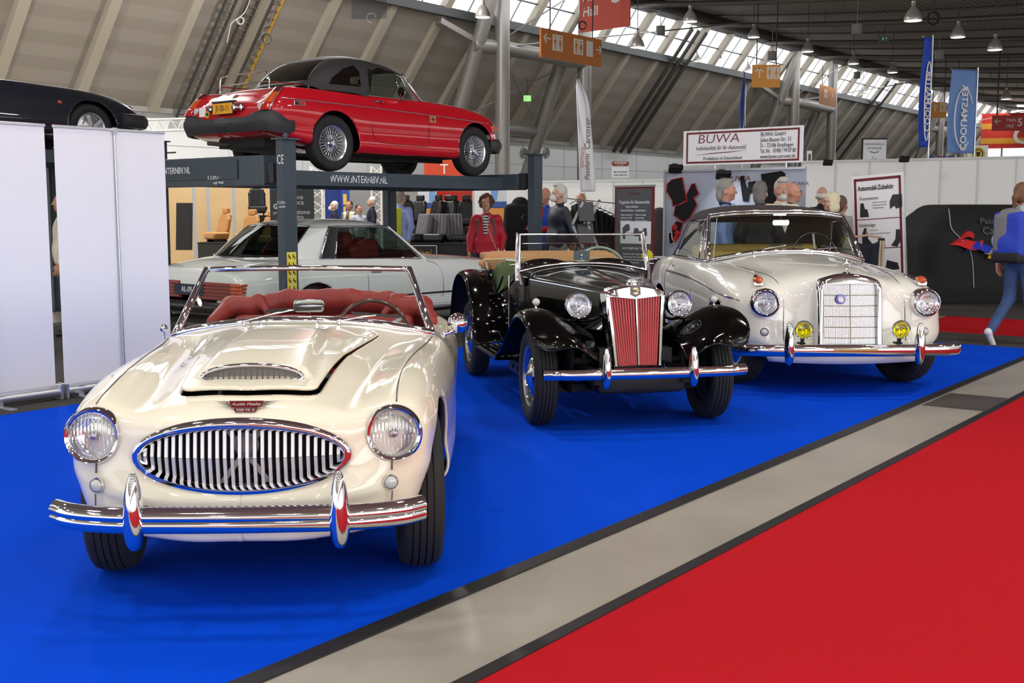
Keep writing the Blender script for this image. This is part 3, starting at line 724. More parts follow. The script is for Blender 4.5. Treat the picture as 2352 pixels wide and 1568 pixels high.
    # winged badge above the grille
    nrm = Vector((0, -.72, .69)).normalized(); upv = Vector((0, .69, .72)).normalized(); bc = Vector((0.015, -.532, .742))
    mb = MB(); mb.prism([(-.062, .018), (.062, .018), (.050, -.010), (-.050, -.010)], .006, bc, (1, 0, 0), upv); mb.prism([(-.042, -.013), (.042, -.013), (.034, -.030), (-.034, -.030)], .006, bc, (1, 0, 0), upv)
    bd = mb.build('badge', M('badge_red_enamel', '#701217', .15, 0, 1), T, sharp=None)
    mb = MB()
    for s in (-1, 1):
        for k in range(4): mb.prism([(s * (.064 - k * .0045), .017 - k * .007), (s * (.115 - k * .014), .018 - k * .0068), (s * (.062 - k * .0045), .012 - k * .007)], .005, bc, (1, 0, 0), upv)
    for pl in ([(-.062, .018), (.062, .018), (.050, -.010), (-.050, -.010)], [(-.042, -.013), (.042, -.013), (.034, -.030), (-.034, -.030)]):
        mb.tube([bc + Vector((p[0], 0, 0)) + upv * p[1] + nrm * .003 for p in pl], .0016, 6, closed=True)
    mb.build('badge_wings', CHROME, bd, sharp=None)
    SIL = M('badge_silver', '#d9d3cc', .3, .6)
    text('lettering', 'Austin Healey', .018, bc + upv * .004 + nrm * .0045, bd, SIL, (1, 0, 0), upv, 'CENTER', shear=.3, ext=.0006)
    text('lettering', '3000 Mk III', .0145, bc - upv * .0215 + nrm * .0045, bd, SIL, (1, 0, 0), upv, 'CENTER', ext=.0006)
    # lamps
    for s in (-1, 1):
        d = Vector((s * .05, -1, .05)); headlamp(T, (s * .532, -.507, .633), d, .084, rim=.019, depth=.10)
        smalllamp(T, (s * .520, -.520, .458), Vector((s * .25, -1, -.05)), .024, CLEARLENS, 'indicator', dome=.6)
        # seam with bead below and behind the headlamp
    # wing seam beads follow the crest
    crest = []
    for i in range(nu):
        row = P[i, nv // 2:]
        if -.8 < row[:, 1].mean() < 1.25:
            j = np.argmin(np.abs(row[:, 0] - (.535 + .10 * np.clip(row[:, 1], 0, 1.2))) + np.where(row[:, 2] < .66, 9, 0)); crest.append(row[j])
    crest = np.array(crest); crest = crest[(crest[:, 1] > -.43) & (crest[:, 1] < 1.14)][::4]
    for _ in range(5): crest[1:-1, 0] = (crest[:-2, 0] + 2 * crest[1:-1, 0] + crest[2:, 0]) / 4
    for _ in range(2): crest[1:-1] = (crest[:-2] + 2 * crest[1:-1] + crest[2:]) / 4
    crest = spline(crest, 60)
    SEAM = M('seam_grey', '#55524c', .5)
    for s in (-1, 1):
        mb = MB(); mb.tube([(s * p[0], p[1], p[2] + .0015) for p in crest], .0032, 6)
        front = [(s * .524, -.497, .545), (s * .524, -.508, .50)] ; mb.tube(front, .0028, 6); mb.tube([(s * .525, -.522, .428), (s * .522, -.535, .37)], .0028, 6)
        mb.build('wing_seam', SEAM, T, sharp=180)
    # bumper
    path = [(-.625, -.60, .385), (-.56, -.655, .385), (-.46, -.695, .385), (-.33, -.718, .385), (0, -.728, .385), (.33, -.718, .385), (.46, -.695, .385), (.56, -.655, .385), (.625, -.60, .385)]
    sec_ = [(.0, .045), (-.012, .048), (-.024, .044), (-.036, .030), (-.042, .016), (-.041, .006), (-.036, 0), (-.040, -.008), (-.041, -.020), (-.034, -.034), (-.02, -.044), (-.008, -.047), (.0, -.045), (-.01, -.03), (-.015, 0), (-.01, .03)]
    loftbar('bumper', path, sec_, CHROME, T, 80, sharp=60)
    for s in (-1, 1): overrider('overrider', T, (s * .345 + .012, -.735, .405), .262, .088, .06)
    mb = MB()
    for s in (-1, 1): mb.box((s * .34, -.66, .38), (.03, .14, .04))
    mb.cyl((-.36, -.36, .235), (.36, -.36, .235), .012, n=10); mb.box((-.22, -.36, .235), (.03, .05, .05)); mb.box((.22, -.36, .235), (.03, .05, .05))
    for s in (-1, 1): mb.tube([(s * .36, -.36, .235), (s * .42, -.30, .235), (s * .48, -.1, .25)], .013, 8); mb.box((s * .32, -.40, .28), (.12, .1, .06))
    mb.build('anti_roll_bar', UNDER, T, sharp=40)
    # windscreen
    n = 41; xs = np.linspace(-1, 1, n)
    lo = np.array([(.635 * x, .935 + .225 * abs(x) ** 2.2, .900 - .088 * abs(x) ** 2.2) for x in xs]); hi = np.array([(.515 * x, 1.27 + .10 * abs(x) ** 2, 1.140 - .012 * abs(x) ** 2) for x in xs])
    frm = MB(); loop = list(lo) + list(hi[::-1]); 
    frm.tube([tuple(p) for p in lo], .023, 8, flat=((0, -.5, .86), 1.25)); frm.tube([tuple(p) for p in hi], .014, 8)
    for s in (0, -1): frm.tube([tuple(lo[s] + np.array([0, 0, -.03])), tuple(lo[s]), tuple(hi[s] + np.array([0, 0, .006]))], [.024, .021, .016], 8)
    wf = frm.build('windscreen_frame', CHROME, T, sharp=180)
    rows = [lo * (1 - t) + hi * t for t in np.linspace(0, 1, 5)]; mb = MB(); mb.grid(rows); mb.build('windscreen_glass', GLASS, wf, sharp=180)
    wiper(T, (-.245, .90, .893), (-.02, .955, .955), (.13, .012, .005)); wiper(T, (.20, .90, .890), (.37, .99, .925), (.115, .03, -.012))
    for x in (-.165, .10): 
        mb = MB(); mb.cyl((x, .87, .885), (x, .87, .903), .006, n=8); mb.build('washer_jet', CHROME, T)
    # interior
    mb = MB()
    rows = [[(.56 * x, 1.24 + .05 * x * x, .86 - .05 * x * x), (.56 * x, 1.30, .852 - .05 * x * x), (.56 * x, 1.34, .80 - .03 * x * x), (.55 * x, 1.32, .62)] for x in np.linspace(-1, 1, 21)]
    mb.grid(rows); mb.build('dashboard', OXRED, T, sharp=180, solid=.01)
    for s in (-1, 1):
        sd = SDF(.03); sd.box((s * .28, 1.78, .42), (.19, .22, .05), .04); sd.box((s * .28, 2.02, .62), (.19, .03, .17), .045, R=np.array(Euler((-.2, 0, 0)).to_matrix())); sdfobj('seat', sd, .02, OXRED, T)
    mb = MB(); mb.box((0, 1.75, .30), (1.25, 1.1, .04)); 
    for s in (-1, 1): mb.box((s * .63, 1.72, .53), (.02, 1.05, .44))
    mb.box((0, 2.28, .56), (1.1, .04, .5)); mb.build('cockpit_trim', OXRED, T, sharp=None)
    # folded hood under a red cover
    sd = SDF(.05)
    for (x0, x1, y, z, r, sq) in ((-.56, .56, 2.42, .835, .095, 1), (-.47, .47, 2.31, .900, .055, 1)):
        m_ = 9
        for i in range(m_ - 1):
            f = lambda t: (x0 + (x1 - x0) * t, y - .10 * (2 * t - 1) ** 4 + .012 * math.sin(17 * t + z), z - .07 * (2 * t - 1) ** 4 + .012 * math.sin(23 * t + 1) )
            sd.cap(f(i / (m_ - 1)), f((i + 1) / (m_ - 1)), r * (1 + .08 * math.sin(i * 2.1)))
    for s in (-1, 1):
        sd.cap((s * .56, 2.2, .87), (s * .62, 1.95, .80), .055, .035); sd.cap((s * .40, 2.21, .92), (s * .33, 2.15, .82), .028, .02, k=.02); sd.ell((s * .50, 2.22, .875), (.11, .08, .05))
        sd.sub((s * .40, 2.10, .86), (.07, .06, .018), .01)
    sdfobj('folded_hood', sd, .014, OXRED, T)
    steering(T, (.31, 1.52, .772), .19, math.radians(-22), M('wood_rim', '#4b2c1c', .25, 0, 1), 3)
    mb = MB(); mb.prism(rrect(.155, .066, .02), .012, (.005, 1.33, .942)); mm = mb.build('rear_view_mirror', CHROME, T, bevel=.002); mb = MB(); mb.cyl((.005, 1.33, .86), (.005, 1.33, .92), .007, n=8); mb.build('stalk', CHROME, mm)
    for s, p in ((1, (.765, 1.21, .862)),):
        mb = MB(); mb.lathe([(.001, -.05), (.02, -.047), (.04, -.032), (.05, -.008), (.052, .004), (.048, .008), (.001, .008)], p, (-.15, 1, 0), 28); m2 = mb.build('wing_mirror', CHROME, T, sharp=60); mb = MB(); mb.tube([(p[0] - .01, p[1] - .02, p[2] - .03), (.71, 1.17, .815), (.685, 1.17, .80)], [.012, .009, .016], 8); mb.build('stalk', CHROME, m2, sharp=180)
    mb = MB(); mb.lathe([(.001, -.03), (.014, -.02), (.02, 0), (.001, .004)], (-.70, 1.2, .845), (0, 1, 0), 16); mb.cyl((-.70, 1.2, .85), (-.69, 1.2, .79), .006, n=8); mb.build('wing_mirror', CHROME, T, sharp=60)
    mb = MB(); mb.prism([(0, 0), (.20, .045), (.20, 0)], .006, (.722, .52, .585), (0, 1, 0), (0, 0, 1)); mb.build('side_vent', CHROME, T, sharp=None)
    for s in (-1, 1):
        for y, st in ((0, .10), (2.336, 0)):
            wheel(T, (s * .60, y, .315), s, .315, .165, .19, 'wire', steer=st)
cream_car(HEO)
# ------------------------------------------------------------------ black pre-war style tourer with red radiator slats
MGO = thing('tourer', 'black open tourer with upright chrome radiator shell and red slats, between the two pale cars', 'car', (.766, 7.77, .004), math.radians(11.8))
def black_tourer(T):
    # radiator shell: front face raked, flat-topped arch
    def shell_out(wt, wb, zt, pk, zb, n=9):
        L = [(-wb, zb), (-wb - (wt - wb) * .5, (zb + zt) / 2), (-wt, zt - .03)]
        top = [(-wt + .006, zt - .012), (-wt + .02, zt)] + [(wt * s, zt + (pk - zt) * (1 - abs(s) ** 1.6)) for s in np.linspace(-.85, .85, n)] + [(wt - .02, zt), (wt - .006, zt - .012)]
        return L + top + [(wt, zt - .03), (wb + (wt - wb) * .5, (zb + zt) / 2), (wb, zb)]
    yv = lambda z: -.30 + (z - .41) * .17
    A = shell_out(.198, .158, .898, .934, .405); B = shell_out(.205, .165, .905, .940, .405)
    rows = [[(x, yv(z) + .125, z) for x, z in B], [(x, yv(z) + .03, z) for x, z in B], [(x, yv(z) + .004, z) for x, z in B], [(x * .985, yv(z) - .008, z - .004) for x, z in A]]
    inner = [(x * .89 if abs(x) > .05 else x, z) for x, z in A]
    m = len(A)
    zin = lambda x: .868 - .018 * (1 - min(1, abs(x) / .17))
    I = []
    for x, z in A:
        xi = max(-.178, min(.178, x * .90)) if z > .7 else x * .885
        I.append((xi, min(z, zin(xi)) if z > .8 else z))
    rows.append([(x, yv(z) - .008, z) for x, z in I]); rows.append([(x * .99, yv(z) + .012, z - .002) for x, z in I])
    mb = MB(); mb.grid(rows); mb.beam((-.165, yv(.408) - .002, .408), (0, yv(.408) - .018, .416), .02, .016); mb.beam((0, yv(.408) - .018, .416), (.165, yv(.408) - .002, .408), .02, .016)
    sh = mb.build('radiator_shell', CHROME, T, sharp=35)
    mb = MB(); mb.lathe([(.001, .03), (.03, .028), (.036, .02), (.036, .008), (.046, .004), (.046, -.01)], (0, yv(.94) + .055, .948), (0, 0, 1), 28); mb.build('filler_cap', CHROME, sh, sharp=40)
    # octagon badge in a shield
    bc = Vector((0, yv(.905) - .012, .902)); up = Vector((0, .17, 1)).normalized()
    mb = MB(); mb.prism([(-.032, .036), (.032, .036), (.034, -.022), (0, -.040), (-.034, -.022)], .008, bc, (1, 0, 0), up); bd = mb.build('badge', M('badge_plum', '#3a2024', .2, 0, 1), sh, sharp=None)
    mb = MB(); oc = [(.024 * math.cos(PI / 8 + k * PI / 4), .024 * math.sin(PI / 8 + k * PI / 4)) for k in range(8)]; mb.prism(oc, .012, bc, (1, 0, 0), up); mb.build('octagon', M('badge_cream', '#e8dfa8', .3, 0, 1), bd, sharp=None)
    text('lettering', 'MG', .030, bc + Vector((0, -.0068, 0)), bd, M('badge_brown', '#4a2a20', .3), (1, 0, 0), up, 'CENTER', bold=.0006, ext=.0006)
    # red slats, in a shallow V
    RS = M('red_slats', '#ad141a', .45, 0, .3, var=.06, vscale=30)
    mb = MB()
    for s in (-1, 1):
        for k in range(9):
            t = (k + .5) / 9; xt, xb = s * (.008 + .166 * t), s * (.006 + .126 * t); zt = zin(xt) - .004; d = .012 * (1 - t)
            mb.beam((xb, yv(.42) - d + .008, .418), (xt, yv(zt) - d + .008, zt), .0125, .012, up=(0, 1, 0))
    mb.build('slats', RS, sh, sharp=None)
    mb = MB(); mb.beam((0, yv(.41) - .012, .414), (0, yv(.85) - .012, .852), .009, .014, up=(0, 1, 0)); mb.build('centre_bar', CHROME, sh, sharp=None)
    mb = MB(); mb.add([(-.15, yv(.41) + .03, .41), (.15, yv(.41) + .03, .41), (.185, yv(.88) + .03, .885), (-.185, yv(.88) + .03, .885)], [(0, 1, 2, 3)]); mb.build('radiator_core', UNDER, sh, sharp=None)
    # bonnet: flat sides, domed top, centre hinge
    def bsec(y, w_, ztop, zed, zb, fl=0): return [(0, y, ztop), (w_ * .4, y, ztop - (ztop - zed) * .16), (w_ * .75, y, ztop - (ztop - zed) * .55), (w_ * .95, y, zed + .012), (w_, y, zed - .02), (w_, y, (zed + zb) / 2), (w_ * .985, y, zb)]
    net = [bsec(-.125, .196, .934, .893, .44), bsec(.2, .268, .957, .904, .46), bsec(.55, .352, .977, .915, .48), bsec(.94, .448, .998, .928, .50)]
    P = surf_sym(net, 40, 50); mb = MB(); mb.grid(P); bn = mb.build('bonnet', BLACKP, T, sharp=30)
    mb = MB(); mb.tube([(0, -.09, .941), (0, .25, .963), (0, .6, .982), (0, .93, 1.001)], .009, 8); mb.build('hinge', CHROME, bn)
    for s in (-1, 1):
        mb = MB(); mb.tube([(s * .20, -.12, .882), (s * .27, .2, .893), (s * .355, .55, .904), (s * .452, .93, .916)], .004, 6); mb.build('bead', CHROME, bn)
        mb = MB()
        for k in range(22):
            y = .18 + .030 * k; x = .2625 + (y - .2) * .245; mb.beam((s * (x + .003), y, .60), (s * (x + .003), y, .80), .014, .012, up=(1, 0, 0))
        mb.build('louvres', BLACKP, bn, sharp=None)
    # scuttle and tub
    def tsec(y, w_, ztop, zed, zb=.37): return [(0, y, ztop), (w_ * .45, y, ztop - (ztop - zed) * .15), (w_ * .8, y, ztop - (ztop - zed) * .5), (w_ * .965, y, zed), (w_, y, zed - .045), (w_ * 1.0, y, (zed + zb) / 2), (w_ * .97, y, zb)]
    net = [tsec(.945, .452, 1.002, .932, .45), tsec(1.05, .475, 1.02, .94, .40), tsec(1.2, .505, 1.035, .955), tsec(1.35, .53, 1.03, .955), tsec(1.6, .562, 1.0, .93), tsec(1.9, .58, 1.0, .95), tsec(2.2, .575, 1.0, .955), tsec(2.5, .55, .98, .93), tsec(2.72, .50, .90, .86)]
    P = surf_sym(net, 90, 60); nv = P.shape[1]; V = P.reshape(-1, 3); F = grid_faces(90, nv)
    # dip of the cut-away door along the side
    side = lambda y: np.interp(y, [1.0, 1.22, 1.32, 1.45, 1.6, 1.75, 1.86, 1.92, 1.97, 2.1, 2.8], [1.2, .965, .90, .82, .765, .745, .76, .82, .93, .965, .95])
    f = lambda X: np.where(X[:, 1] > 1.22, side(X[:, 1]) - X[:, 2], 1.0)
    V1, F1 = clip(V, F, f); tub = meshobj('tub', V1, F1, BLACKP, T, sharp=40, solid=.018)
    for s in (-1, 1):
        mb = MB(); mb.tube([(s * .585, y, float(side(y)) + .002) for y in np.linspace(1.3, 2.0, 30)], .009, 6); mb.build('door_bead', BLACKP, tub, sharp=180)
        mb = MB(); mb.tube([(s * .540, 1.27, .93), (s * .545, 1.26, .7), (s * .548, 1.24, .45)], .003, 6); mb.build('door_seam', CHROME, tub)
        mb = MB(); mb.cyl((s * .545, 1.30, .70), (s * .595, 1.30, .70), .010, n=10); mb.tube([(s * .59, 1.26, .70), (s * .59, 1.42, .695)], [.008, .007], 8); mb.ball((s * .565, 1.30, .73), .012, 6); mb.build('door_handle', CHROME, tub)
    for s in (-1, 1):   # humped dash cowls
        sd = SDF(.02); sd.ell((s * .255, 1.28, .985), (.215, .07, .075)); sdfobj('cowl_hump', sd, .012, BLACKP, tub)
    # front wings
    net = [[(.725, -.40, .60), (.70, -.425, .565), (.63, -.44, .545), (.56, -.445, .555), (.45, -.45, .562), (.30, -.43, .462)],
           [(.745, -.36, .655), (.728, -.39, .645), (.64, -.41, .625), (.55, -.405, .635), (.43, -.385, .605), (.285, -.33, .52)],
           [(.758, -.25, .715), (.738, -.26, .738), (.66, -.27, .748), (.57, -.265, .738), (.43, -.25, .665), (.26, -.2, .585)],
           [(.758, -.08, .732), (.738, -.08, .768), (.66, -.08, .786), (.57, -.08, .778), (.43, -.08, .71), (.25, -.05, .61)],
           [(.758, .10, .690), (.742, .10, .728), (.668, .1, .752), (.58, .1, .75), (.45, .1, .70), (.28, .1, .61)],
           [(.758, .28, .580), (.744, .29, .612), (.672, .30, .636), (.59, .31, .64), (.48, .3, .63), (.33, .25, .60)],
           [(.758, .48, .465), (.744, .49, .486), (.672, .5, .500), (.6, .5, .508), (.52, .5, .53), (.40, .45, .57)],
           [(.758, .74, .368), (.744, .745, .376), (.672, .75, .38), (.6, .75, .385), (.54, .75, .41), (.47, .75, .5)]]
    Q = surf(net, 70, 44)
    for s in (-1, 1):
        R = Q.copy(); R[..., 0] *= s; mb = MB(); mb.grid(R); mb.build('front_wing', BLACKP, T, sharp=180, solid=.008, inner=UNDER)
        mb = MB(); e = R[:, 0]; mb.tube([tuple(p) for p in np.concatenate([R[0, ::-1][::2], e[1::2]])], .0075, 6); mb.build('wing_bead', BLACKP, T, sharp=180)
        mb = MB(); mb.grid([[(s * .46, y, zt) for y in np.linspace(-.35, .8, 20)] for zt in (.25, .62)]); mb.build('inner_wing', UNDER, T, sharp=180)
        # side lamp on top of the wing
        mb = MB(); mb.cyl((s * .625, -.03, .775), (s * .625, -.03, .80), .010, n=10); mb.lathe([(.027 * math.cos(t), .027 * math.sin(t)) for t in np.linspace(-PI / 2 + .01, .1, 8)], (s * .625, -.03, .825), (0, -1, 0), 20)
        sl = mb.build('side_lamp', CHROME, T, sharp=60); mb = MB(); mb.ball((s * .625, -.034, .825), .0255, 10); mb.build('lens', CLEARLENS, sl, sharp=180)
    # rear wings
    net = [[(.755, 1.55, .365), (.745, 1.545, .37), (.68, 1.54, .375), (.60, 1.54, .38), (.55, 1.54, .38)],
           [(.755, 1.72, .50), (.745, 1.70, .505), (.68, 1.69, .51), (.60, 1.69, .51), (.55, 1.69, .51)],
           [(.755, 1.83, .70), (.745, 1.81, .71), (.68, 1.79, .72), (.60, 1.78, .72), (.54, 1.78, .71)],
           [(.755, 2.02, .84), (.742, 2.0, .858), (.67, 1.99, .875), (.60, 1.98, .87), (.53, 1.97, .86)],
           [(.755, 2.36, .89), (.742, 2.36, .91), (.67, 2.36, .925), (.60, 2.36, .92), (.53, 2.36, .90)],
           [(.755, 2.65, .79), (.742, 2.66, .805), (.67, 2.67, .815), (.60, 2.67, .81), (.50, 2.67, .80)],
           [(.755, 2.82, .55), (.742, 2.84, .555), (.67, 2.85, .56), (.60, 2.85, .56), (.48, 2.85, .56)],
           [(.755, 2.88, .38), (.742, 2.90, .38), (.67, 2.91, .38), (.60, 2.91, .38), (.48, 2.91, .38)]]
    Q = surf(net, 70, 30)
    for s in (-1, 1):
        R = Q.copy(); R[..., 0] *= s; mb = MB(); mb.grid(R); mb.build('rear_wing', BLACKP, T, sharp=180, solid=.008, inner=UNDER)
        mb = MB(); mb.tube([tuple(p) for p in R[::2, 0]], .0075, 6); mb.build('wing_bead', BLACKP, T, sharp=180)
        mb = MB(); mb.tube([tuple(p) for p in R[10:50:2, -2]], .006, 6); mb.build('wing_piping', BLACKRUB, T, sharp=180)
        # running board with rubber-topped ribs
        mb = MB(); mb.box((s * .655, 1.15, .352), (.21, .86, .022)); rb = mb.build('running_board', BLACKP, T, bevel=.008)
        mb = MB()
        for k in range(4): mb.box((s * (.58 + .052 * k), 1.15, .366), (.02, .82, .008))
        mb.build('tread_strips', M('polished_black', '#1a1a1a', .2, 0, 1), rb, bevel=.003)
        mb = MB(); mb.box((s * .60, .62, .30), (.05, .50, .09)); mb.cyl((s * .626, .56, .30), (s * .632, .56, .30), .018, n=14); mb.cyl((s * .626, .72, .30), (s * .632, .72, .30), .018, n=14); mb.build('board_bracket', M('sill_black', '#0b0c0e', .4), T, sharp=None)
        # headlamps on a curved bar
        c = Vector((s * .352, -.10, .803)); o = headlamp(T, c, (s * .02, -1, .02), .080, rim=.011, depth=.02)
        mb = MB(); mb.lathe([(.091 * math.cos(t) + 1e-4, -.14 * math.sin(t)) for t in np.linspace(0, PI / 2, 14)], c + Vector((0, .012, 0)), (s * .02, -1, .02), 40); mb.build('lamp_bowl', CHROME, o, sharp=180)
        mb = MB(); mb.tube([(s * .20, -.16, .745), (s * .25, -.14, .715), (s * .30, -.10, .70), (s * .355, -.08, .705), (s * .40, -.06, .70), (s * .46, -.02, .68)], .011, 8); mb.ball((s * .215, -.18, .745), .016, 6); mb.cyl((s * .352, -.085, .70), (s * .352, -.085, .725), .016, n=12); mb.build('lamp_bracket', BLACKP, T, sharp=180)
    # chassis, axle, apron
    mb = MB()
    for s in (-1, 1): mb.beam((s * .30, -.42, .36), (s * .42, 1.2, .34), .06, .09); mb.beam((s * .42, 1.2, .34), (s * .45, 2.8, .42), .06, .09); mb.beam((s * .14, -.1, .26), (s * .60, 0, .24), .10, .05); mb.beam((s * .14, -.1, .42), (s * .55, 0, .44), .06, .03); mb.cyl((s * .4, -.05, .26), (s * .4, -.05, .5), .035, n=10)
    mb.box((0, .1, .40), (.5, .7, .25)); mb.box((0, -.22, .30), (.62, .16, .07)); mb.box((0, 1.6, .36), (.9, 1.4, .05)); mb.cyl((-.6, 2.388, .33), (.6, 2.388, .33), .05, n=12); mb.ball((0, 2.388, .33), .13, 8); mb.box((0, 1.55, .40), (1.05, 1.9, .04)); mb.box((0, .98, .65), (.85, .04, .55)); mb.build('chassis', UNDER, T, sharp=30)
    sd = SDF(.04); sd.box((0, -.20, .30), (.27, .16, .025), .03); sd.ell((0, -.30, .305), (.22, .08, .055)); sdfobj('front_apron', sd, .015, UNDER, T)
    for s in (-1, 1):
        mb = MB(); rows = [[(s * (.155 + .15 * t), -.255 - .16 * t, .45 - .03 * t - .0 * q) if q == 0 else (s * (.16 + .14 * t), -.30 - .12 * t, .36) for t in np.linspace(0, 1, 6)] for q in (0, 1)]; mb.grid(rows); mb.build('valance', BLACKP, T, sharp=180, solid=.006, inner=UNDER)
    # bumper
    path = [(-.675, -.47, .398), (-.55, -.505, .398), (-.3, -.53, .398), (0, -.54, .398), (.3, -.53, .398), (.55, -.505, .398), (.675, -.47, .398)]
    sec_ = [(-.030 * math.cos(a) if math.cos(a) > 0 else .004 * -math.cos(a), .036 * math.sin(a)) for a in np.linspace(-PI, PI, 24, endpoint=False)]
    bmp = loftbar('bumper', path, sec_, CHROME, T, 60, sharp=60)
    for x in (-.575, .575):
        mb = MB(); mb.ball((x, -.53, .40), .011, 6, sy=.6); mb.build('bolt', CHROME, bmp, sharp=180)
    for s in (-1, 1):
        overrider('overrider', T, (s * .29, -.55, .425), .255, .082, .055, taper=.62)
        mb = MB(); mb.lathe([(.040, -.022), (.045, -.02), (.045, .02), (.040, .022)], (s * .29, -.535, .398), (1, 0, 0), 24); mb.build('overrider_collar', CHROME, T, sharp=40)
        mb = MB(); mb.beam((s * .29, -.51, .39), (s * .30, -.36, .37), .03, .03); mb.build('bumper_iron', UNDER, T, sharp=None)
    # windscreen
    n = 31; xs = np.linspace(-1, 1, n); lo = np.array([(.505 * x, 1.06, 1.030 - .060 * abs(x) ** 2.3) for x in xs]); hi = np.array([(.485 * x, 1.145, 1.246) for x in xs])
    mb = MB(); mb.tube([tuple(p) for p in lo], .010, 8); mb.tube([tuple(p) for p in hi], .0085, 8)
    for k in (0, -1): mb.tube([tuple(lo[k] + [0, 0, -.005]), tuple(hi[k] + [0, 0, .004])], .010, 8)
    for s in (-1, 1):
        mb.tube([(s * .52, 1.06, .90), (s * .522, 1.075, .99), (s * .503, 1.15, 1.26)], [.016, .014, .008], 8); mb.beam((s * .50, 1.03, .865), (s * .52, 1.07, .99), .05, .018, up=(1, 0, 0))
        mb.cyl((s * .52, 1.10, 1.05), (s * .585, 1.10, 1.055), .006, n=8); mb.ball((s * .588, 1.10, 1.055), .012, 6); mb.cyl((s * .52, 1.09, 1.02), (s * .57, 1.09, 1.02), .008, n=8)
    wf = mb.build('windscreen_frame', CHROME, T, sharp=60)
    mb = MB(); mb.grid([lo * (1 - t) + hi * t for t in (0, .5, 1)]); mb.build('windscreen_glass', GLASS, wf, sharp=180)
    mb = MB(); mb.tube([(-.47, 1.12, 1.178), (.16, 1.12, 1.178), (.20, 1.12, 1.170), (.215, 1.12, 1.15)], .004, 6); mb.build('tonneau_rail', CHROME, T)
    # mirror, steering wheel
    mb = MB(); mb.prism(rrect(.125, .072, .006), .012, (.005, 1.14, 1.085), Vector((1, 0, -.05)), Vector((.05, .1, 1)).normalized()); mm = mb.build('rear_view_mirror', M('mirror_back', '#34414c', .25, .4), T, bevel=.002); mb = MB(); mb.cyl((.0, 1.12, 1.02), (.0, 1.13, 1.085), .005, n=8); mb.ball((0, 1.128, 1.085), .011, 6); mb.build('stalk', CHROME, mm)
    steering(T, (.27, 1.50, .945), .205, math.radians(-25), M('grey_green_rim', '#8b958c', .3, 0, .5), 3, tube=.013)
    # folded hood
    sd = SDF(.035); sd.box((0, 2.28, 1.035), (.53, .22, .012), .022); sd.cap((-.56, 2.15, .995), (-.61, 2.12, .985), .04, .025); sd.cap((.56, 2.15, .995), (.61, 2.12, .985), .04, .025)
    sd.cap((-.57, 2.06, 1.0), (.57, 2.06, 1.0), .03); sd.cap((-.50, 2.2, 1.06), (.50, 2.2, 1.06), .025); sd.box((0, 2.04, .965), (.52, .012, .02), .015); sd.cap((-.58, 2.09, .96), (-.45, 2.05, .945), .025)
    sdfobj('folded_hood', sd, .013, TANV, T)
    mb = MB()
    for s in (-1, 1): mb.tube([(s * .585, 2.02, 1.02), (s * .57, 1.98, .90), (s * .555, 1.96, .76)], .010, 6); mb.tube([(s * .60, 2.0, 1.02), (s * .25, 1.98, 1.03)], .009, 6)
    mb.build('hood_frame', M('hood_frame_cream', '#b9ab86', .5), T)
    sd = SDF(.03)
    for s in (-1, 1): sd.box((s * .26, 1.86, .72), (.21, .03, .24), .05, R=np.array(Euler((-.2, 0, 0)).to_matrix())); sd.box((s * .26, 1.6, .50), (.20, .22, .05), .04)
    sd.box((0, 2.02, .78), (.50, .03, .14), .03); sdfobj('seats', sd, .018, GREENC, T)
    for s in (-1, 1):
        mb = MB(); mb.grid([[(s * .50, y, z) for y in np.linspace(1.3, 2.1, 12)] for z in (.45, .74)]); mb.build('door_trim', GREENC, T, sharp=180)
    for s in (-1, 1):
        for y in (0, 2.388):
            wheel(T, (s * .604, y, .325), s, .325, .15, .20, (M('wheel_silver', '#b9bcc2', .2, .9), CHROME), steer=-.02 if y == 0 else 0)
black_tourer(MGO)
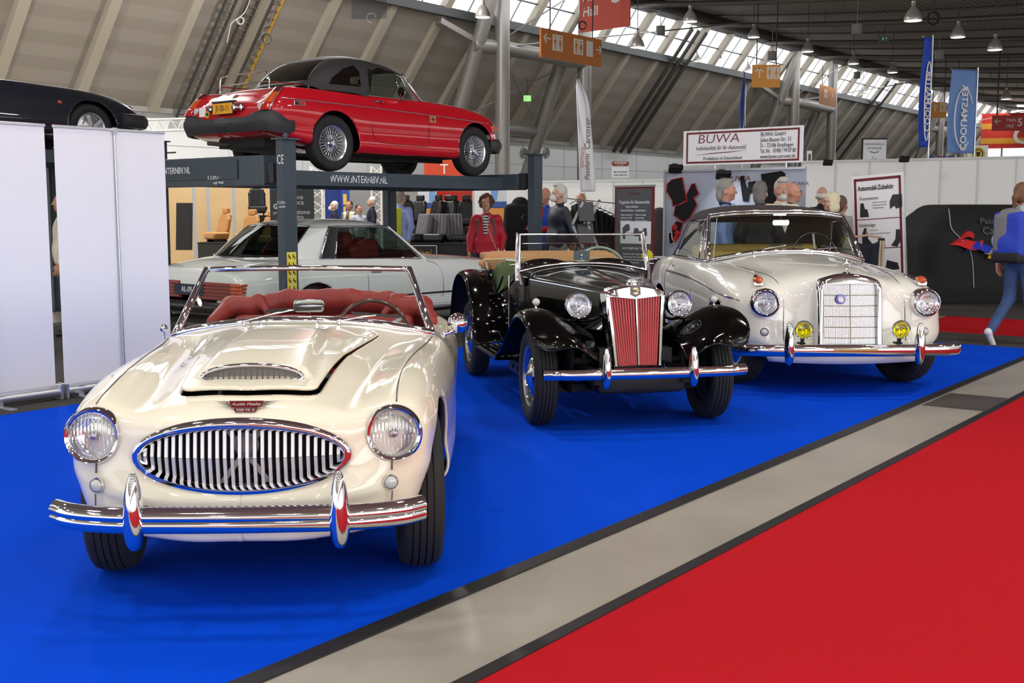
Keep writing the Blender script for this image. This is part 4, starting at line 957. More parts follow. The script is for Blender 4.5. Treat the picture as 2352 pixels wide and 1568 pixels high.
# ------------------------------------------------------------------ white cabriolet with dark hood
MEO = thing('cabriolet', 'white cabriolet with raised dark brown hood, tall chrome grille and yellow fog lamps', 'car', (2.575, 9.555, .004), math.radians(1.8))
def star3(mb, c, r, ax, up, th=.006, ring=True, rt=.004):
    c = Vector(c); ax = Vector(ax).normalized(); up = Vector(up).normalized()
    pts = []
    for k in range(6):
        a = PI / 2 + k * PI / 3; q = r * (.97 if k % 2 == 0 else .16); pts.append((q * math.cos(a), q * math.sin(a)))
    mb.prism(pts, th, c, ax, up)
    if ring: mb.tube([c + ax * (r * math.cos(t)) + up * (r * math.sin(t)) for t in np.linspace(0, 2 * PI, 36, endpoint=False)], rt, 6, closed=True)
def white_cabriolet(T):
    def sec(y, L): return [(p[0], y if len(p) == 2 else p[2], p[1]) for p in L]
    net = [
        [(0, -.655, .915), (.09, -.655, .912), (.165, -.655, .900), (.218, -.656, .872), (.240, -.66, .82), (.245, -.665, .74), (.245, -.67, .66), (.245, -.675, .58), (.245, -.68, .50), (.242, -.69, .43), (.20, -.70, .405), (.1, -.70, .40), (0, -.70, .40)],
        [(0, -.62, .942), (.10, -.62, .938), (.18, -.62, .922), (.24, -.62, .888), (.272, -.625, .82), (.282, -.63, .74), (.286, -.635, .66), (.287, -.64, .58), (.287, -.65, .50), (.282, -.67, .42), (.21, -.70, .372), (.1, -.71, .366), (0, -.71, .365)],
        [(0, -.48, .967), (.12, -.48, .962), (.22, -.48, .943), (.318, -.50, .902), (.382, -.545, .838), (.410, -.58, .757), (.425, -.60, .67), (.43, -.61, .58), (.43, -.62, .50), (.42, -.65, .42), (.30, -.70, .33), (.14, -.715, .315), (0, -.715, .31)],
        [(0, -.30, .985), (.14, -.30, .980), (.26, -.30, .958), (.375, -.33, .915), (.462, -.42, .870), (.512, -.53, .815), (.538, -.612, .735), (.548, -.635, .62), (.55, -.642, .50), (.54, -.655, .41), (.40, -.69, .30), (.18, -.70, .27), (0, -.70, .265)],
        [(0, -.10, 1.002), (.15, -.10, .997), (.28, -.10, .972), (.40, -.12, .930), (.50, -.20, .908), (.588, -.38, .878), (.658, -.535, .805), (.700, -.595, .700), (.705, -.61, .55), (.68, -.62, .42), (.5, -.66, .285), (.2, -.68, .25), (0, -.68, .245)],
        [(0, .20, 1.022), (.17, .20, 1.016), (.32, .20, .990), (.44, .18, .948), (.54, .10, .925), (.632, -.10, .912), (.742, -.25, .855), (.815, -.37, .745), (.828, -.41, .58), (.81, -.44, .42), (.62, -.52, .29), (.25, -.6, .24), (0, -.6, .235)],
        [(0, .50, 1.042), (.18, .50, 1.036), (.35, .50, 1.010), (.48, .50, .968), (.57, .45, .944), (.655, .30, .938), (.772, .20, .885), (.862, .10, .77), (.885, .05, .60), (.875, 0, .43), (.80, 0, .27), (.3, -.1, .22), (0, -.1, .22)],
        sec(.9, [(0, 1.058), (.2, 1.052), (.40, 1.024), (.54, .984), (.62, .960), (.70, .948), (.802, .89), (.873, .77), (.888, .62), (.88, .45), (.84, .26), (.3, .22), (0, .22)]),
        sec(1.3, [(0, 1.058), (.22, 1.05), (.44, 1.022), (.59, .990), (.67, .970), (.742, .954), (.825, .893), (.878, .77), (.89, .62), (.882, .45), (.84, .26), (.3, .22), (0, .22)]),
        sec(2.0, [(0, 1.02), (.22, 1.015), (.44, 1.0), (.60, .985), (.69, .972), (.775, .955), (.838, .90), (.882, .77), (.892, .62), (.884, .45), (.84, .26), (.3, .22), (0, .22)]),
        sec(2.4, [(0, 1.01), (.22, 1.005), (.45, .995), (.62, .98), (.715, .97), (.80, .955), (.862, .90), (.895, .78), (.90, .62), (.89, .45), (.84, .27), (.3, .22), (0, .22)]),
        sec(2.75, [(0, 1.0), (.23, .995), (.46, .98), (.63, .965), (.73, .96), (.815, .95), (.890, .90), (.925, .79), (.93, .63), (.92, .47), (.86, .3), (.3, .24), (0, .24)]),
        sec(3.2, [(0, .96), (.24, .955), (.47, .94), (.62, .92), (.715, .915), (.80, .905), (.880, .86), (.922, .76), (.93, .62), (.92, .48), (.86, .33), (.3, .27), (0, .27)]),
        sec(3.6, [(0, .86), (.23, .855), (.45, .84), (.58, .825), (.66, .82), (.735, .81), (.80, .77), (.84, .69), (.85, .58), (.84, .47), (.78, .36), (.3, .32), (0, .32)]),
        sec(3.82, [(0, .70), (.2, .695), (.38, .685), (.49, .68), (.56, .675), (.62, .665), (.67, .63), (.69, .59), (.69, .54), (.68, .48), (.62, .42), (.25, .38), (0, .38)]),
        sec(3.86, [(0, .56), (.05, .56), (.1, .56), (.14, .56), (.16, .56), (.18, .555), (.2, .55), (.2, .545), (.2, .54), (.18, .53), (.15, .52), (.06, .52), (0, .52)])]
    P = smoothgrid(surf_sym(net, 200, 140), 2); nu, nv = P.shape[:2]; V0 = P.reshape(-1, 3); F0 = grid_faces(nu, nv)
    cock = poly_sd([(-.52, 1.30), (.52, 1.30), (.60, 2.0), (.58, 2.75), (-.58, 2.75), (-.60, 2.0)])
    def body(X):
        d = np.where(X[:, 2] > .7, -(cock(X[:, :2]) + .10), 1.0)
        for yc, r in ((0, .375), (2.70, .33)):
            d = np.minimum(d, np.where(np.abs(X[:, 0]) > .5, np.hypot(X[:, 1] - yc, X[:, 2] - .33) - r, 1.0))
        d = np.minimum(d, np.where((X[:, 2] < .30) & (X[:, 1] > -.25), X[:, 2] - .24, 1.0))
        return d
    V, F = clip(V0, F0, body); b = meshobj('body', V, F, WHITEP, T, sharp=180, solid=.012, inner=UNDER)
    mb = MB(); mb.box((0, .3, .5), (1.0, 1.4, .5)); mb.box((0, 1.8, .27), (1.5, 2.6, .06)); mb.box((0, 3.2, .5), (1.3, .8, .3))
    for s in (-1, 1): mb.box((s * .52, 0, .55), (.05, .9, .5)); mb.box((s * .52, 2.7, .55), (.05, .8, .5))
    mb.cyl((-.6, 0, .33), (.6, 0, .33), .05, n=10); mb.build('chassis', UNDER, T, sharp=None)
    # seams between bonnet and wings
    SEAM = M('shut_line', '#3a3935', .6)
    for s in (-1, 1):
        pts = []
        for y in np.linspace(.55, -.60, 40):
            x = np.interp(y, [-.62, -.5, -.3, 0, .55], [.475, .478, .492, .53, .60])
            R = P[:, nv // 2:].reshape(-1, 3); m = R[:, 2] > .55 if y > -.45 else R[:, 2] > .5
            RR = R[m]; k = np.argmin((RR[:, 0] - x) ** 2 + (RR[:, 1] - y) ** 2); pts.append(tuple(RR[k] * [s, 1, 1] + [0, -.001, .001]))
        R = P[:, nv // 2:].reshape(-1, 3)
        for z in np.linspace(.76, .42, 16):
            m = (np.abs(R[:, 2] - z) < .012) & (R[:, 1] < -.35); RR = R[m]; k = np.argmin(np.abs(RR[:, 0] - .478)); pts.append((s * RR[k][0], RR[k][1] - .001, z))
        A = np.array(pts); 
        for _ in range(6): A[1:-1] = (A[:-2] + 2 * A[1:-1] + A[2:]) / 4
        mb = MB(); mb.tube([tuple(p) for p in A], .0032, 6); mb.build('wing_seam', SEAM, T, sharp=180)
        tr = [on_side(P, y, z, .004) for y, z in zip(np.linspace(-.47, 2.45, 40), np.interp(np.linspace(-.47, 2.45, 40), [-.47, .1, .6, 1.3, 2.0, 2.45], [.722, .757, .785, .806, .812, .812]))]
        A = np.array(tr); 
        for _ in range(6): A[1:-1] = (A[:-2] + 2 * A[1:-1] + A[2:]) / 4
        mb = MB(); mb.tube([(s * p[0], p[1], p[2]) for p in A], [.011 if 1 < i < 38 else .005 for i in range(40)], 8); mb.build('side_trim', CHROME, T, sharp=180)
        A = np.array([on_side(P, 1.12, z, .001) for z in np.linspace(.93, .30, 24)])
        for _ in range(4): A[1:-1] = (A[:-2] + 2 * A[1:-1] + A[2:]) / 4
        mb = MB(); mb.tube([(s * p[0], p[1], p[2]) for p in A], .0025, 6); mb.build('door_seam', SEAM, T, sharp=180)
        A = np.array([on_side(P, 2.46 - .10 * math.exp(-((z - .62) / .2) ** 2) * 0 - (.16 * max(0, (z - .80)) / .12), z, .002) for z in np.linspace(.91, .45, 20)])
        for _ in range(3): A[1:-1] = (A[:-2] + 2 * A[1:-1] + A[2:]) / 4
        mb = MB(); mb.tube([(s * p[0], p[1], p[2]) for p in A], .003, 6); mb.build('rear_wing_seam', SEAM, T, sharp=180)
        q = Vector(on_side(P, 2.15, .865, .004))
        mb = MB(); mb.box((s * q.x, 2.15, .866), (.006, .14, .010)); mb.box((s * q.x, 2.12, .842), (.006, .07, .009)); mb.box((s * q.x, 2.2, .878), (.006, .04, .02)); mb.build('script_badge', STEEL, T, sharp=None)
        A = [Vector((s * (.385 * 0 + on_side(P, .375 * math.sin(a), .33 + .375 * math.cos(a), .002)[0]), .375 * math.sin(a), .33 + .375 * math.cos(a))) for a in np.linspace(-1.5, 1.5, 40)]
        mb = MB(); mb.tube(A, .007, 6); mb.build('arch_trim', CHROME, T, sharp=180)
    # grille shell
    def outline(w_, zb, zs, zp, n=45):
        L = [(-w_, z) for z in np.linspace(zb, zs - .06, 5)]
        arc = []
        for t in np.linspace(0, 1, n):
            x = -w_ + 2 * w_ * t; u = abs(x / w_); z = zs + (zp - zs) * (1 - u ** 2.0); z -= .055 * max(0, (u - .78) / .22) ** 3; arc.append((x, z))
        return L + arc[:] + [(w_, z) for z in np.linspace(zs - .06, zb, 5)]
    O1 = outline(.256, .395, .885, .945); yv = lambda z: -.70 - (.95 - z) * .13
    inn = [(max(-.208, min(.208, x * .83)), min(z, .866)) for x, z in O1]
    rows = [[(x, yv(z) + .10, z) for x, z in O1], [(x, yv(z) + .02, z) for x, z in O1], [(x * .985, yv(z) - .012, z - .004) for x, z in O1], [(x * .95, yv(z) - .026, z - .010) for x, z in O1],
            [((x * .55 + xi * .45), yv(z * .55 + zi * .45) - .030, z * .55 + zi * .45) for (x, z), (xi, zi) in zip(O1, inn)], [(xi, yv(zi) - .030, zi) for xi, zi in inn], [(xi * .97, yv(zi) + .012, zi - .004) for xi, zi in inn]]
    mb = MB(); mb.grid(rows); sh = mb.build('grille_shell', CHROME, T, sharp=50)
    GM = M('grille_mesh_silver', '#d6d8da', .25, .9)
    for s in (-1, 1):
        g = MB()
        Pq = lambda u, z: (s * (.004 + .196 * u), yv(z) + .004 - .020 * (1 - u), z)
        for k in range(33): g.beam(Pq(k / 32, .40), Pq(k / 32, .862), .0021, .003, up=(0, 1, 0))
        for k in range(76): z = .402 + .459 * k / 75; g.beam(Pq(0, z), Pq(1, z), .0021, .003, up=(0, 0, 1))
        g.build('grille_mesh', GM, sh, sharp=None)
        g = MB()
        for k in range(5): z = .455 + .0815 * k; g.beam(Pq(0, z), Pq(1, z), .007, .006, up=(0, 0, 1))
        g.build('grille_divider', M('olive_chrome', '#6f6d58', .3, .7), sh, sharp=None)
    g = MB(); g.beam((0, yv(.4) - .018, .40), (0, yv(.86) - .018, .864), .006, .006, up=(0, 1, 0)); g.build('centre_bar', M('olive_chrome'), sh, sharp=None)
    g = MB(); g.add([(-.2, yv(.4) + .03, .40), (.2, yv(.4) + .03, .40), (.2, yv(.86) + .03, .865), (-.2, yv(.86) + .03, .865)], [(0, 1, 2, 3)]); g.build('radiator', M('radiator_grey', '#5d6064', .6), sh, sharp=None)
    bc = Vector((-.075, yv(.75) - .026, .752)); mb = MB(); mb.lathe([(.001, .004), (.036, .004), (.038, 0), (.038, -.004)], bc, (0, -1, 0), 32); bd = mb.build('round_badge', M('badge_blue', '#6f7fd8', .3, .3), sh, sharp=40)
    mb = MB(); mb.lathe([(.001, .003), (.027, .003), (.027, 0)], bc + Vector((0, -.003, 0)), (0, -1, 0), 28); star3(mb, bc + Vector((0, -.008, 0)), .024, (1, 0, 0), (0, 0, 1), .004); mb.build('badge_star', M('badge_silver_star', '#d5d2da', .25, .6), bd, sharp=None)
    bc = Vector((0.0, -.722, .902)); mb = MB(); mb.lathe([(.001, .006), (.024, .005), (.026, 0)], bc, (0, -1, .2), 24); star3(mb, bc + Vector((0, -.008, .001)), .021, (1, 0, 0), (0, .2, 1), .003); mb.build('shell_emblem', M('emblem_pale', '#c9ccd6', .3, .5), sh, sharp=30)
    mb = MB(); mb.lathe([(.032, 0), (.026, .008), (.012, .014), (.007, .03), (.005, .045)], (0, -.63, .944), (0, 0, 1), 20); star3(mb, (0, -.63, 1.028), .036, (1, 0, 0), (0, 0, 1), .004, True, .0028); mb.build('bonnet_star', CHROME, T, sharp=40)
    # lamps
    for s in (-1, 1):
        d = Vector((s * .05, -1, .03)); c = Vector((s * .632, -.672, .715)); o = headlamp(T, c, d, .084, rim=.010, depth=.02)
        mb = MB(); mb.lathe([(.094, -.008), (.098, .010), (.104, .008), (.112, -.010), (.116, -.03), (.117, -.06), (.115, -.10)], c, d, 56); mb.build('lamp_ring', CHROME, o, sharp=50)
        smalllamp(T, (s * .632, -.640, .488), (s * .2, -1, 0), .028, CLEARLENS, 'side_lamp', BLACKRUB, dome=.9)
        fo = headlamp(T, (s * .375, -.83, .524), (0, -1, 0), .063, rim=.010, depth=.02, name='fog_lamp', lens=YLENS)
        mb = MB(); mb.lathe([(.072 * math.cos(t) + 1e-4, -.07 * math.sin(t)) for t in np.linspace(0, PI / 2, 10)], (s * .375, -.825, .524), (0, -1, 0), 28); mb.build('lamp_bowl', CHROME, fo, sharp=180)
        mb = MB(); mb.box((s * .375, -.79, .44), (.022, .03, .06)); mb.box((s * .375, -.76, .415), (.05, .07, .012)); mb.build('lamp_bracket', UNDER, fo, sharp=None)
        # amber lamp with pointed chrome base on the wing top
        rows = []
        for t in np.linspace(0, 1, 14):
            y = -.505 + .30 * t; wv = .046 * (1 - t) ** .6 * (.75 + .25 * min(1, t * 6)) + .001; hv = .030 * (1 - t) ** .8; zc = .868 + .045 * t - .01 * (1 - t)
            rows.append([(s * (.652 - .045 * t) + wv * math.cos(a), y, zc + hv * math.sin(a)) for a in np.linspace(-.5, PI + .5, 14)])
        mb = MB(); mb.grid(rows); mb.F.append(tuple(range(14))); mb.mi.append(0); ab = mb.build('wing_lamp', CHROME, T, sharp=60)
        sd = SDF(.01); sd.ell((s * .650, -.468, .882), (.040, .068, .032)); sdfobj('lens', sd, .005, AMBER, ab)
    # bumper and overriders
    path = [(-.864, -.67, .368), (-.835, -.755, .368), (-.75, -.808, .369), (-.6, -.845, .370), (-.3, -.875, .371), (0, -.885, .372), (.3, -.875, .371), (.6, -.845, .370), (.75, -.808, .369), (.835, -.755, .368), (.864, -.67, .368)]
    sec_ = [(-.036 * max(0, math.cos(a)) ** .7 + (.006 if math.cos(a) < 0 else 0), .047 * math.sin(a)) for a in np.linspace(-PI, PI, 26, endpoint=False)]
    bp = loftbar('bumper', path, sec_, CHROME, T, 90, sharp=60)
    mb = MB(); mb.box((.0, -.922, .378), (.34, .004, .018)); mb.build('plate_strip', M('brass_strip', '#a58a4e', .3, .8), bp, bevel=.002)
    for s in (-1, 1):
        overrider('overrider', T, (s * .50, -.885, .405), .315, .09, .06, taper=.8)
    mb = MB(); rows = [[(.62 * x, -.66 - .06 * (1 - abs(x) ** 2), .345), (.62 * x, -.68 - .06 * (1 - abs(x) ** 2), .30), (.60 * x, -.66 - .05 * (1 - abs(x) ** 2), .262 - .018 * (1 - abs(x) ** 2)), (.56 * x, -.55, .25)] for x in np.linspace(-1, 1, 25)]; mb.grid(rows); mb.build('front_apron', WHITEP, T, sharp=180, solid=.006)
    mb = MB(); mb.box((0, -.70, .395), (.90, .22, .012)); mb.build('splash_shelf', WHITEP, T, bevel=.004)
    # windscreen
    n = 41; xs = np.linspace(-1, 1, n)
    lo = np.array([(.715 * x, .86 + .26 * abs(x) ** 2.3, 1.066 - .098 * abs(x) ** 2.3) for x in xs]); hi = np.array([(.645 * x, 1.40 + .11 * x * x, 1.400 - .040 * abs(x) ** 3.2) for x in xs])
    mb = MB(); mb.tube([tuple(p) for p in lo], .020, 8, flat=((0, -.5, .86), 1.2)); mb.tube([tuple(p + [0, -.012, .004]) for p in hi], .011, 8); mb.tube([tuple(p + [0, .03, .028]) for p in hi], .013, 8)
    for k in (0, -1): mb.tube([tuple(lo[k] + [0, .01, -.03]), tuple(lo[k]), tuple(lo[k] * .5 + hi[k] * .5 + [.012 * np.sign(lo[k][0]), 0, 0]), tuple(hi[k] + [0, 0, .01])], [.026, .024, .020, .018], 8)
    wf = mb.build('windscreen_frame', CHROME, T, sharp=180)
    rows = [lo * (1 - t) + hi * t + np.array([0, -.03 * math.sin(PI * t), 0]) for t in np.linspace(0, 1, 7)]; mb = MB(); mb.grid(rows); mb.build('windscreen_glass', GLASS, wf, sharp=180)
    wiper(T, (-.36, .90, 1.045), (-.05, .95, 1.115), (.15, -.005, .0)); wiper(T, (.16, .86, 1.060), (.42, .97, 1.09), (.16, .06, -.02))
    # hood
    net = [[(0, 1.44, 1.432), (.22, 1.45, 1.428), (.42, 1.47, 1.413), (.56, 1.50, 1.390), (.625, 1.53, 1.37), (.655, 1.54, 1.352)],
           [(0, 1.75, 1.47), (.24, 1.75, 1.465), (.44, 1.76, 1.447), (.59, 1.77, 1.415), (.665, 1.78, 1.375), (.690, 1.78, 1.338)],
           [(0, 2.1, 1.485), (.24, 2.1, 1.480), (.45, 2.1, 1.46), (.61, 2.1, 1.42), (.69, 2.1, 1.365), (.715, 2.1, 1.315)],
           [(0, 2.4, 1.475), (.24, 2.4, 1.47), (.45, 2.4, 1.445), (.62, 2.38, 1.39), (.715, 2.32, 1.27), (.765, 2.26, 1.13)],
           [(0, 2.66, 1.42), (.24, 2.66, 1.415), (.45, 2.64, 1.385), (.63, 2.60, 1.30), (.74, 2.52, 1.13), (.80, 2.44, .965)],
           [(0, 2.88, 1.24), (.24, 2.88, 1.235), (.45, 2.86, 1.205), (.62, 2.82, 1.13), (.74, 2.74, 1.03), (.79, 2.70, .962)],
           [(0, 2.99, 1.07), (.24, 2.99, 1.065), (.44, 2.97, 1.05), (.60, 2.93, 1.01), (.70, 2.87, .98), (.74, 2.85, .96)],
           [(0, 3.03, .985), (.24, 3.03, .98), (.43, 3.01, .97), (.58, 2.97, .96), (.67, 2.91, .95), (.70, 2.9, .945)]]
    Pq = smoothgrid(surf_sym(net, 70, 50), 1); hv = Pq.reshape(-1, 3)
    win = lambda X: np.where(X[:, 1] > 2.55, np.maximum(np.abs(X[:, 0]) / .46, np.abs(X[:, 2] - 1.19) / .125) - 1, 1.0)
    V, F = clip(hv, grid_faces(*Pq.shape[:2]), win); hd = meshobj('hood', V, F, BROWNC, T, sharp=180, solid=.015, inner=M('hood_lining', '#6b6157', .9))
    mb = MB(); mb.grid([[(x, 2.935 - (z - 1.05) * .36 - .08 * x * x, z) for x in np.linspace(-.46, .46, 9)] for z in (1.065, 1.19, 1.315)]); mb.build('rear_window', GLASS, hd, sharp=180)
    mb = MB(); mb.tube([(x, 3.03 - .16 * abs(x / .74) ** 2.2, .985 - .028 * abs(x / .74)) for x in np.linspace(-.74, .74, 24)], .014, 8); mb.build('hood_rail', CHROME, hd)
    # side windows
    for s in (-1, 1):
        q = [(s * .74, 1.24, .968), (s * .80, 2.40, .975), (s * .765, 2.24, 1.13), (s * .718, 2.08, 1.305), (s * .690, 1.78, 1.33), (s * .66, 1.54, 1.345)]
        mb = MB(); mb.add(q, [tuple(range(6))]); sw = mb.build('side_window', GLASS, T, sharp=None)
        mb = MB(); mb.tube([q[5], q[0], q[1], q[2], q[3], q[4], q[5]], .008, 6); mb.tube([(s * .75, 1.42, .97), (s * .665, 1.60, 1.34)], .009, 6); mb.tube([(s * .735, 1.16, .962), (s * .775, 1.8, .968), (s * .81, 2.45, .968)], .014, 8); mb.build('window_frame', CHROME, sw, sharp=180)
    # interior
    sd = SDF(.03)
    sd.box((0, 2.05, .60), (.62, .24, .06), .05); sd.box((0, 2.32, .85), (.60, .035, .19), .05, R=np.array(Euler((-.16, 0, 0)).to_matrix())); sdfobj('rear_seat', sd, .022, CREAML, T)
    for s in (-1, 1):
        sd = SDF(.03); sd.box((s * .30, 1.52, .60), (.24, .22, .06), .05); sd.box((s * .30, 1.80, .82), (.22, .03, .17), .05, R=np.array(Euler((-.2, 0, 0)).to_matrix()))
        for k in range(5): sd.cap((s * .30 - .2 + .1 * k, 1.74, .70), (s * .30 - .2 + .1 * k, 1.80, .98), .035)
        sdfobj('front_seat', sd, .018, CREAML, T)
    mb = MB(); rows = [[(.66 * x, 1.10 + .10 * x * x, 1.04 - .07 * x * x), (.66 * x, 1.2, 1.045 - .07 * x * x), (.66 * x, 1.26, .98 - .05 * x * x), (.66 * x, 1.24, .80)] for x in np.linspace(-1, 1, 21)]; mb.grid(rows); mb.build('dashboard', M('wood_dash', '#9a5a22', .3, 0, 1, var=.2, vscale=9), T, sharp=180, solid=.01)
    steering(T, (.36, 1.42, 1.03), .205, math.radians(-25), M('black_rim', '#101010', .25, 0, 1), 2, tube=.010)
    mb = MB(); mb.prism(rrect(.16, .055, .02), .02, (0, 1.34, 1.315)); mm = mb.build('rear_view_mirror', CHROME, T, bevel=.004); mb = MB(); mb.tube([(0, 1.34, 1.33), (0.01, 1.37, 1.37), (0, 1.41, 1.395)], .006, 8); mb.box((0, 1.40, 1.388), (.12, .04, .012)); mb.build('stalk', CHROME, mm)
    mb = MB(); mb.tube([(-.70, 1.02, .955), (-.655, 1.10, 1.36)], [.0035, .002], 6); mb.build('aerial', STEEL, T)
    for s in (-1, 1):
        for y, st in ((0, math.radians(22)), (2.70, 0)):
            wheel(T, (s * (.70 if y == 0 else .745), y, .33), s, .33, .175, .19, (M('body_colour_wheel', '#d8d6c8', .3), CHROME), steer=st)
white_cabriolet(MEO)
# ------------------------------------------------------------------ red roadster on the lift, lift, coupe below, dark car, covered car
def curve_tube(name, P, fn, ys, out, r, mat, T, both=True, sm=4):
    A = np.array([on_side(P, y, fn(y), out) for y in ys])
    for _ in range(sm): A[1:-1] = (A[:-2] + 2 * A[1:-1] + A[2:]) / 4
    for s in ((-1, 1) if both else (-1,)):
        mb = MB(); mb.tube([(s * p[0], p[1], p[2]) for p in A], r, 6); mb.build(name, mat, T, sharp=180)
def vseam(name, P, pts, mat, T, out=.001, r=.003, sm=3):
    A = np.array([on_side(P, y, z, out) for y, z in pts]); A = spline(A, 24)
    for _ in range(sm): A[1:-1] = (A[:-2] + 2 * A[1:-1] + A[2:]) / 4
    for s in (-1, 1):
        mb = MB(); mb.tube([(s * p[0], p[1], p[2]) for p in A], r, 6); mb.build(name, mat, T, sharp=180)
def sec(y, L): return [(p[0], y if len(p) == 2 else p[2], p[1]) for p in L]
SEAMD = M('dark_seam', '#1c1414', .6)
def red_roadster(T):
    net = [sec(-.53, [(0, .56), (.15, .56), (.3, .555), (.42, .55), (.50, .54), (.53, .51), (.53, .47), (.52, .43), (.5, .39), (.25, .37), (0, .37)]),
        sec(-.50, [(0, .63), (.2, .63), (.4, .62), (.52, .615), (.585, .60), (.61, .56), (.615, .49), (.61, .42), (.58, .34), (.3, .32), (0, .32)]),
        sec(-.40, [(0, .73), (.22, .73), (.39, .715), (.525, .72), (.615, .705), (.66, .645), (.675, .56), (.67, .45), (.635, .31), (.3, .28), (0, .28)]),
        sec(-.2, [(0, .80), (.25, .795), (.42, .775), (.55, .79), (.64, .765), (.70, .675), (.725, .58), (.725, .45), (.70, .27), (.3, .25), (0, .25)]),
        sec(.2, [(0, .85), (.27, .845), (.45, .825), (.56, .842), (.655, .815), (.718, .705), (.74, .60), (.742, .45), (.72, .22), (.3, .22), (0, .22)]),
        sec(.6, [(0, .885), (.3, .875), (.47, .858), (.575, .863), (.665, .835), (.724, .715), (.748, .60), (.75, .45), (.725, .20), (.3, .2), (0, .2)]),
        sec(.95, [(0, .91), (.3, .90), (.48, .88), (.59, .87), (.675, .842), (.728, .722), (.75, .60), (.752, .45), (.727, .20), (.3, .2), (0, .2)]),
        sec(1.8, [(0, .87), (.3, .87), (.48, .868), (.60, .865), (.685, .84), (.732, .73), (.755, .60), (.757, .45), (.728, .21), (.3, .2), (0, .2)]),
        sec(2.3, [(0, .87), (.3, .87), (.48, .868), (.60, .872), (.685, .85), (.735, .735), (.757, .62), (.757, .45), (.73, .23), (.3, .22), (0, .22)]),
        sec(2.7, [(0, .900), (.3, .893), (.46, .868), (.60, .875), (.675, .855), (.730, .74), (.752, .62), (.746, .45), (.71, .29), (.3, .28), (0, .28)]),
        sec(2.95, [(0, .860), (.3, .850), (.47, .825), (.60, .855), (.668, .840), (.716, .735), (.738, .62), (.73, .46), (.69, .34), (.3, .33), (0, .33)]),
        sec(3.09, [(0, .765), (.3, .755), (.48, .735), (.60, .765), (.665, .75), (.704, .69), (.718, .60), (.708, .46), (.66, .37), (.3, .35), (0, .35)]),
        sec(3.16, [(0, .69), (.3, .685), (.48, .675), (.59, .68), (.645, .67), (.675, .63), (.685, .56), (.675, .47), (.63, .39), (.3, .38), (0, .38)]),
        sec(3.18, [(0, .60), (.25, .60), (.42, .595), (.52, .59), (.57, .58), (.60, .56), (.605, .52), (.60, .48), (.56, .43), (.25, .42), (0, .42)]),
        sec(3.185, [(0, .53), (.1, .53), (.2, .53), (.25, .525), (.28, .52), (.3, .515), (.3, .51), (.3, .505), (.28, .5), (.1, .5), (0, .5)])]
    P = smoothgrid(surf_sym(net, 170, 110), 1); V0 = P.reshape(-1, 3); F0 = grid_faces(*P.shape[:2])
    cock = poly_sd([(-.42, 1.15), (.42, 1.15), (.42, 2.1), (-.42, 2.1)])
    def body(X):
        d = np.where(X[:, 2] > .8, -(cock(X[:, :2]) + .12), 1.0)
        for yc, r, zt in ((0, .345, .31), (2.31, .335, .315)): d = np.minimum(d, np.where(np.abs(X[:, 0]) > .42, np.hypot(X[:, 1] - yc, X[:, 2] - zt) - r, 1.0))
        return np.minimum(d, np.where((X[:, 1] > .3) & (X[:, 1] < 2.7), X[:, 2] - .205, 1.0))
    V, F = clip(V0, F0, body); meshobj('body', V, F, REDP, T, sharp=180, solid=.012, inner=UNDER)
    mb = MB(); mb.box((0, 1.2, .215), (1.30, 1.9, .03)); mb.box((0, .1, .45), (.8, 1.0, .4)); mb.box((0, 2.35, .45), (.8, 1.3, .4))
    for s in (-1, 1): mb.box((s * .42, 0, .5), (.05, .8, .45)); mb.box((s * .42, 2.31, .5), (.05, .8, .5)); mb.box((s * .3, 1.2, .19), (.08, 2.0, .06))
    mb.cyl((-.6, 2.31, .31), (.6, 2.31, .31), .045, n=12); mb.ball((0, 2.31, .31), .12, 8); mb.beam((-.62, 0, .27), (.62, 0, .27), .1, .07); mb.build('chassis', UNDER, T, sharp=None)
    mb = MB(); mb.cyl((.22, 2.35, .27), (.22, 2.95, .30), .075, n=18); mb.tube([(.22, 2.95, .30), (.26, 3.05, .29), (.30, 3.22, .30)], .024, 10); mb.tube([(.22, 2.35, .27), (.2, 1.6, .2), (.15, .6, .2)], .024, 8); mb.build('exhaust', M('rusty_exhaust', '#54504a', .6, .5), T, sharp=40)
    curve_tube('side_trim', P, lambda y: np.interp(y, [-.45, 0, .85, 1.8, 3.0], [.652, .668, .695, .72, .74]), np.linspace(-.44, 3.02, 44), .004, .006, CHROME, T)
    vseam('door_seam', P, [(1.785, .85), (1.785, .6), (1.77, .42), (1.70, .345), (1.5, .33), (1.2, .325), (.90, .32)], SEAMD, T); vseam('door_seam', P, [(1.0, .86), (.92, .80), (.86, .70), (.86, .55), (.89, .33), (.92, .215)], SEAMD, T)
    for s in (-1, 1):
        q = Vector(on_side(P, .79, .648, .004)); mb = MB(); mb.box((s * q.x, .79, .648), (.004, .10, .075)); fb = mb.build('wing_badge', M('gold_badge', '#c9a468', .3, .6), T, bevel=.001)
        mb = MB(); mb.box((s * (q.x + .002), .79, .648), (.004, .10, .010)); mb.box((s * (q.x + .002), .79, .648), (.004, .012, .075)); mb.beam((s * (q.x + .002), .75, .62), (s * (q.x + .002), .83, .676), .008, .004, up=(1, 0, 0)); mb.beam((s * (q.x + .002), .83, .62), (s * (q.x + .002), .75, .676), .008, .004, up=(1, 0, 0)); mb.build('badge_cross', M('badge_red_enamel'), fb, sharp=None)
        q = Vector(on_side(P, 2.80, .695, .003)); mb = MB(); mb.box((s * q.x, 2.80, .695), (.016, .15, .055)); lp = mb.build('side_marker', CHROME, T, bevel=.006); mb = MB(); mb.box((s * (q.x + .006), 2.775, .695), (.014, .075, .036)); mb.build('lens', REDLENS, lp, bevel=.004); mb = MB(); mb.box((s * (q.x + .005), 2.84, .695), (.012, .06, .036)); mb.build('lens', BLACKRUB, lp, bevel=.003)
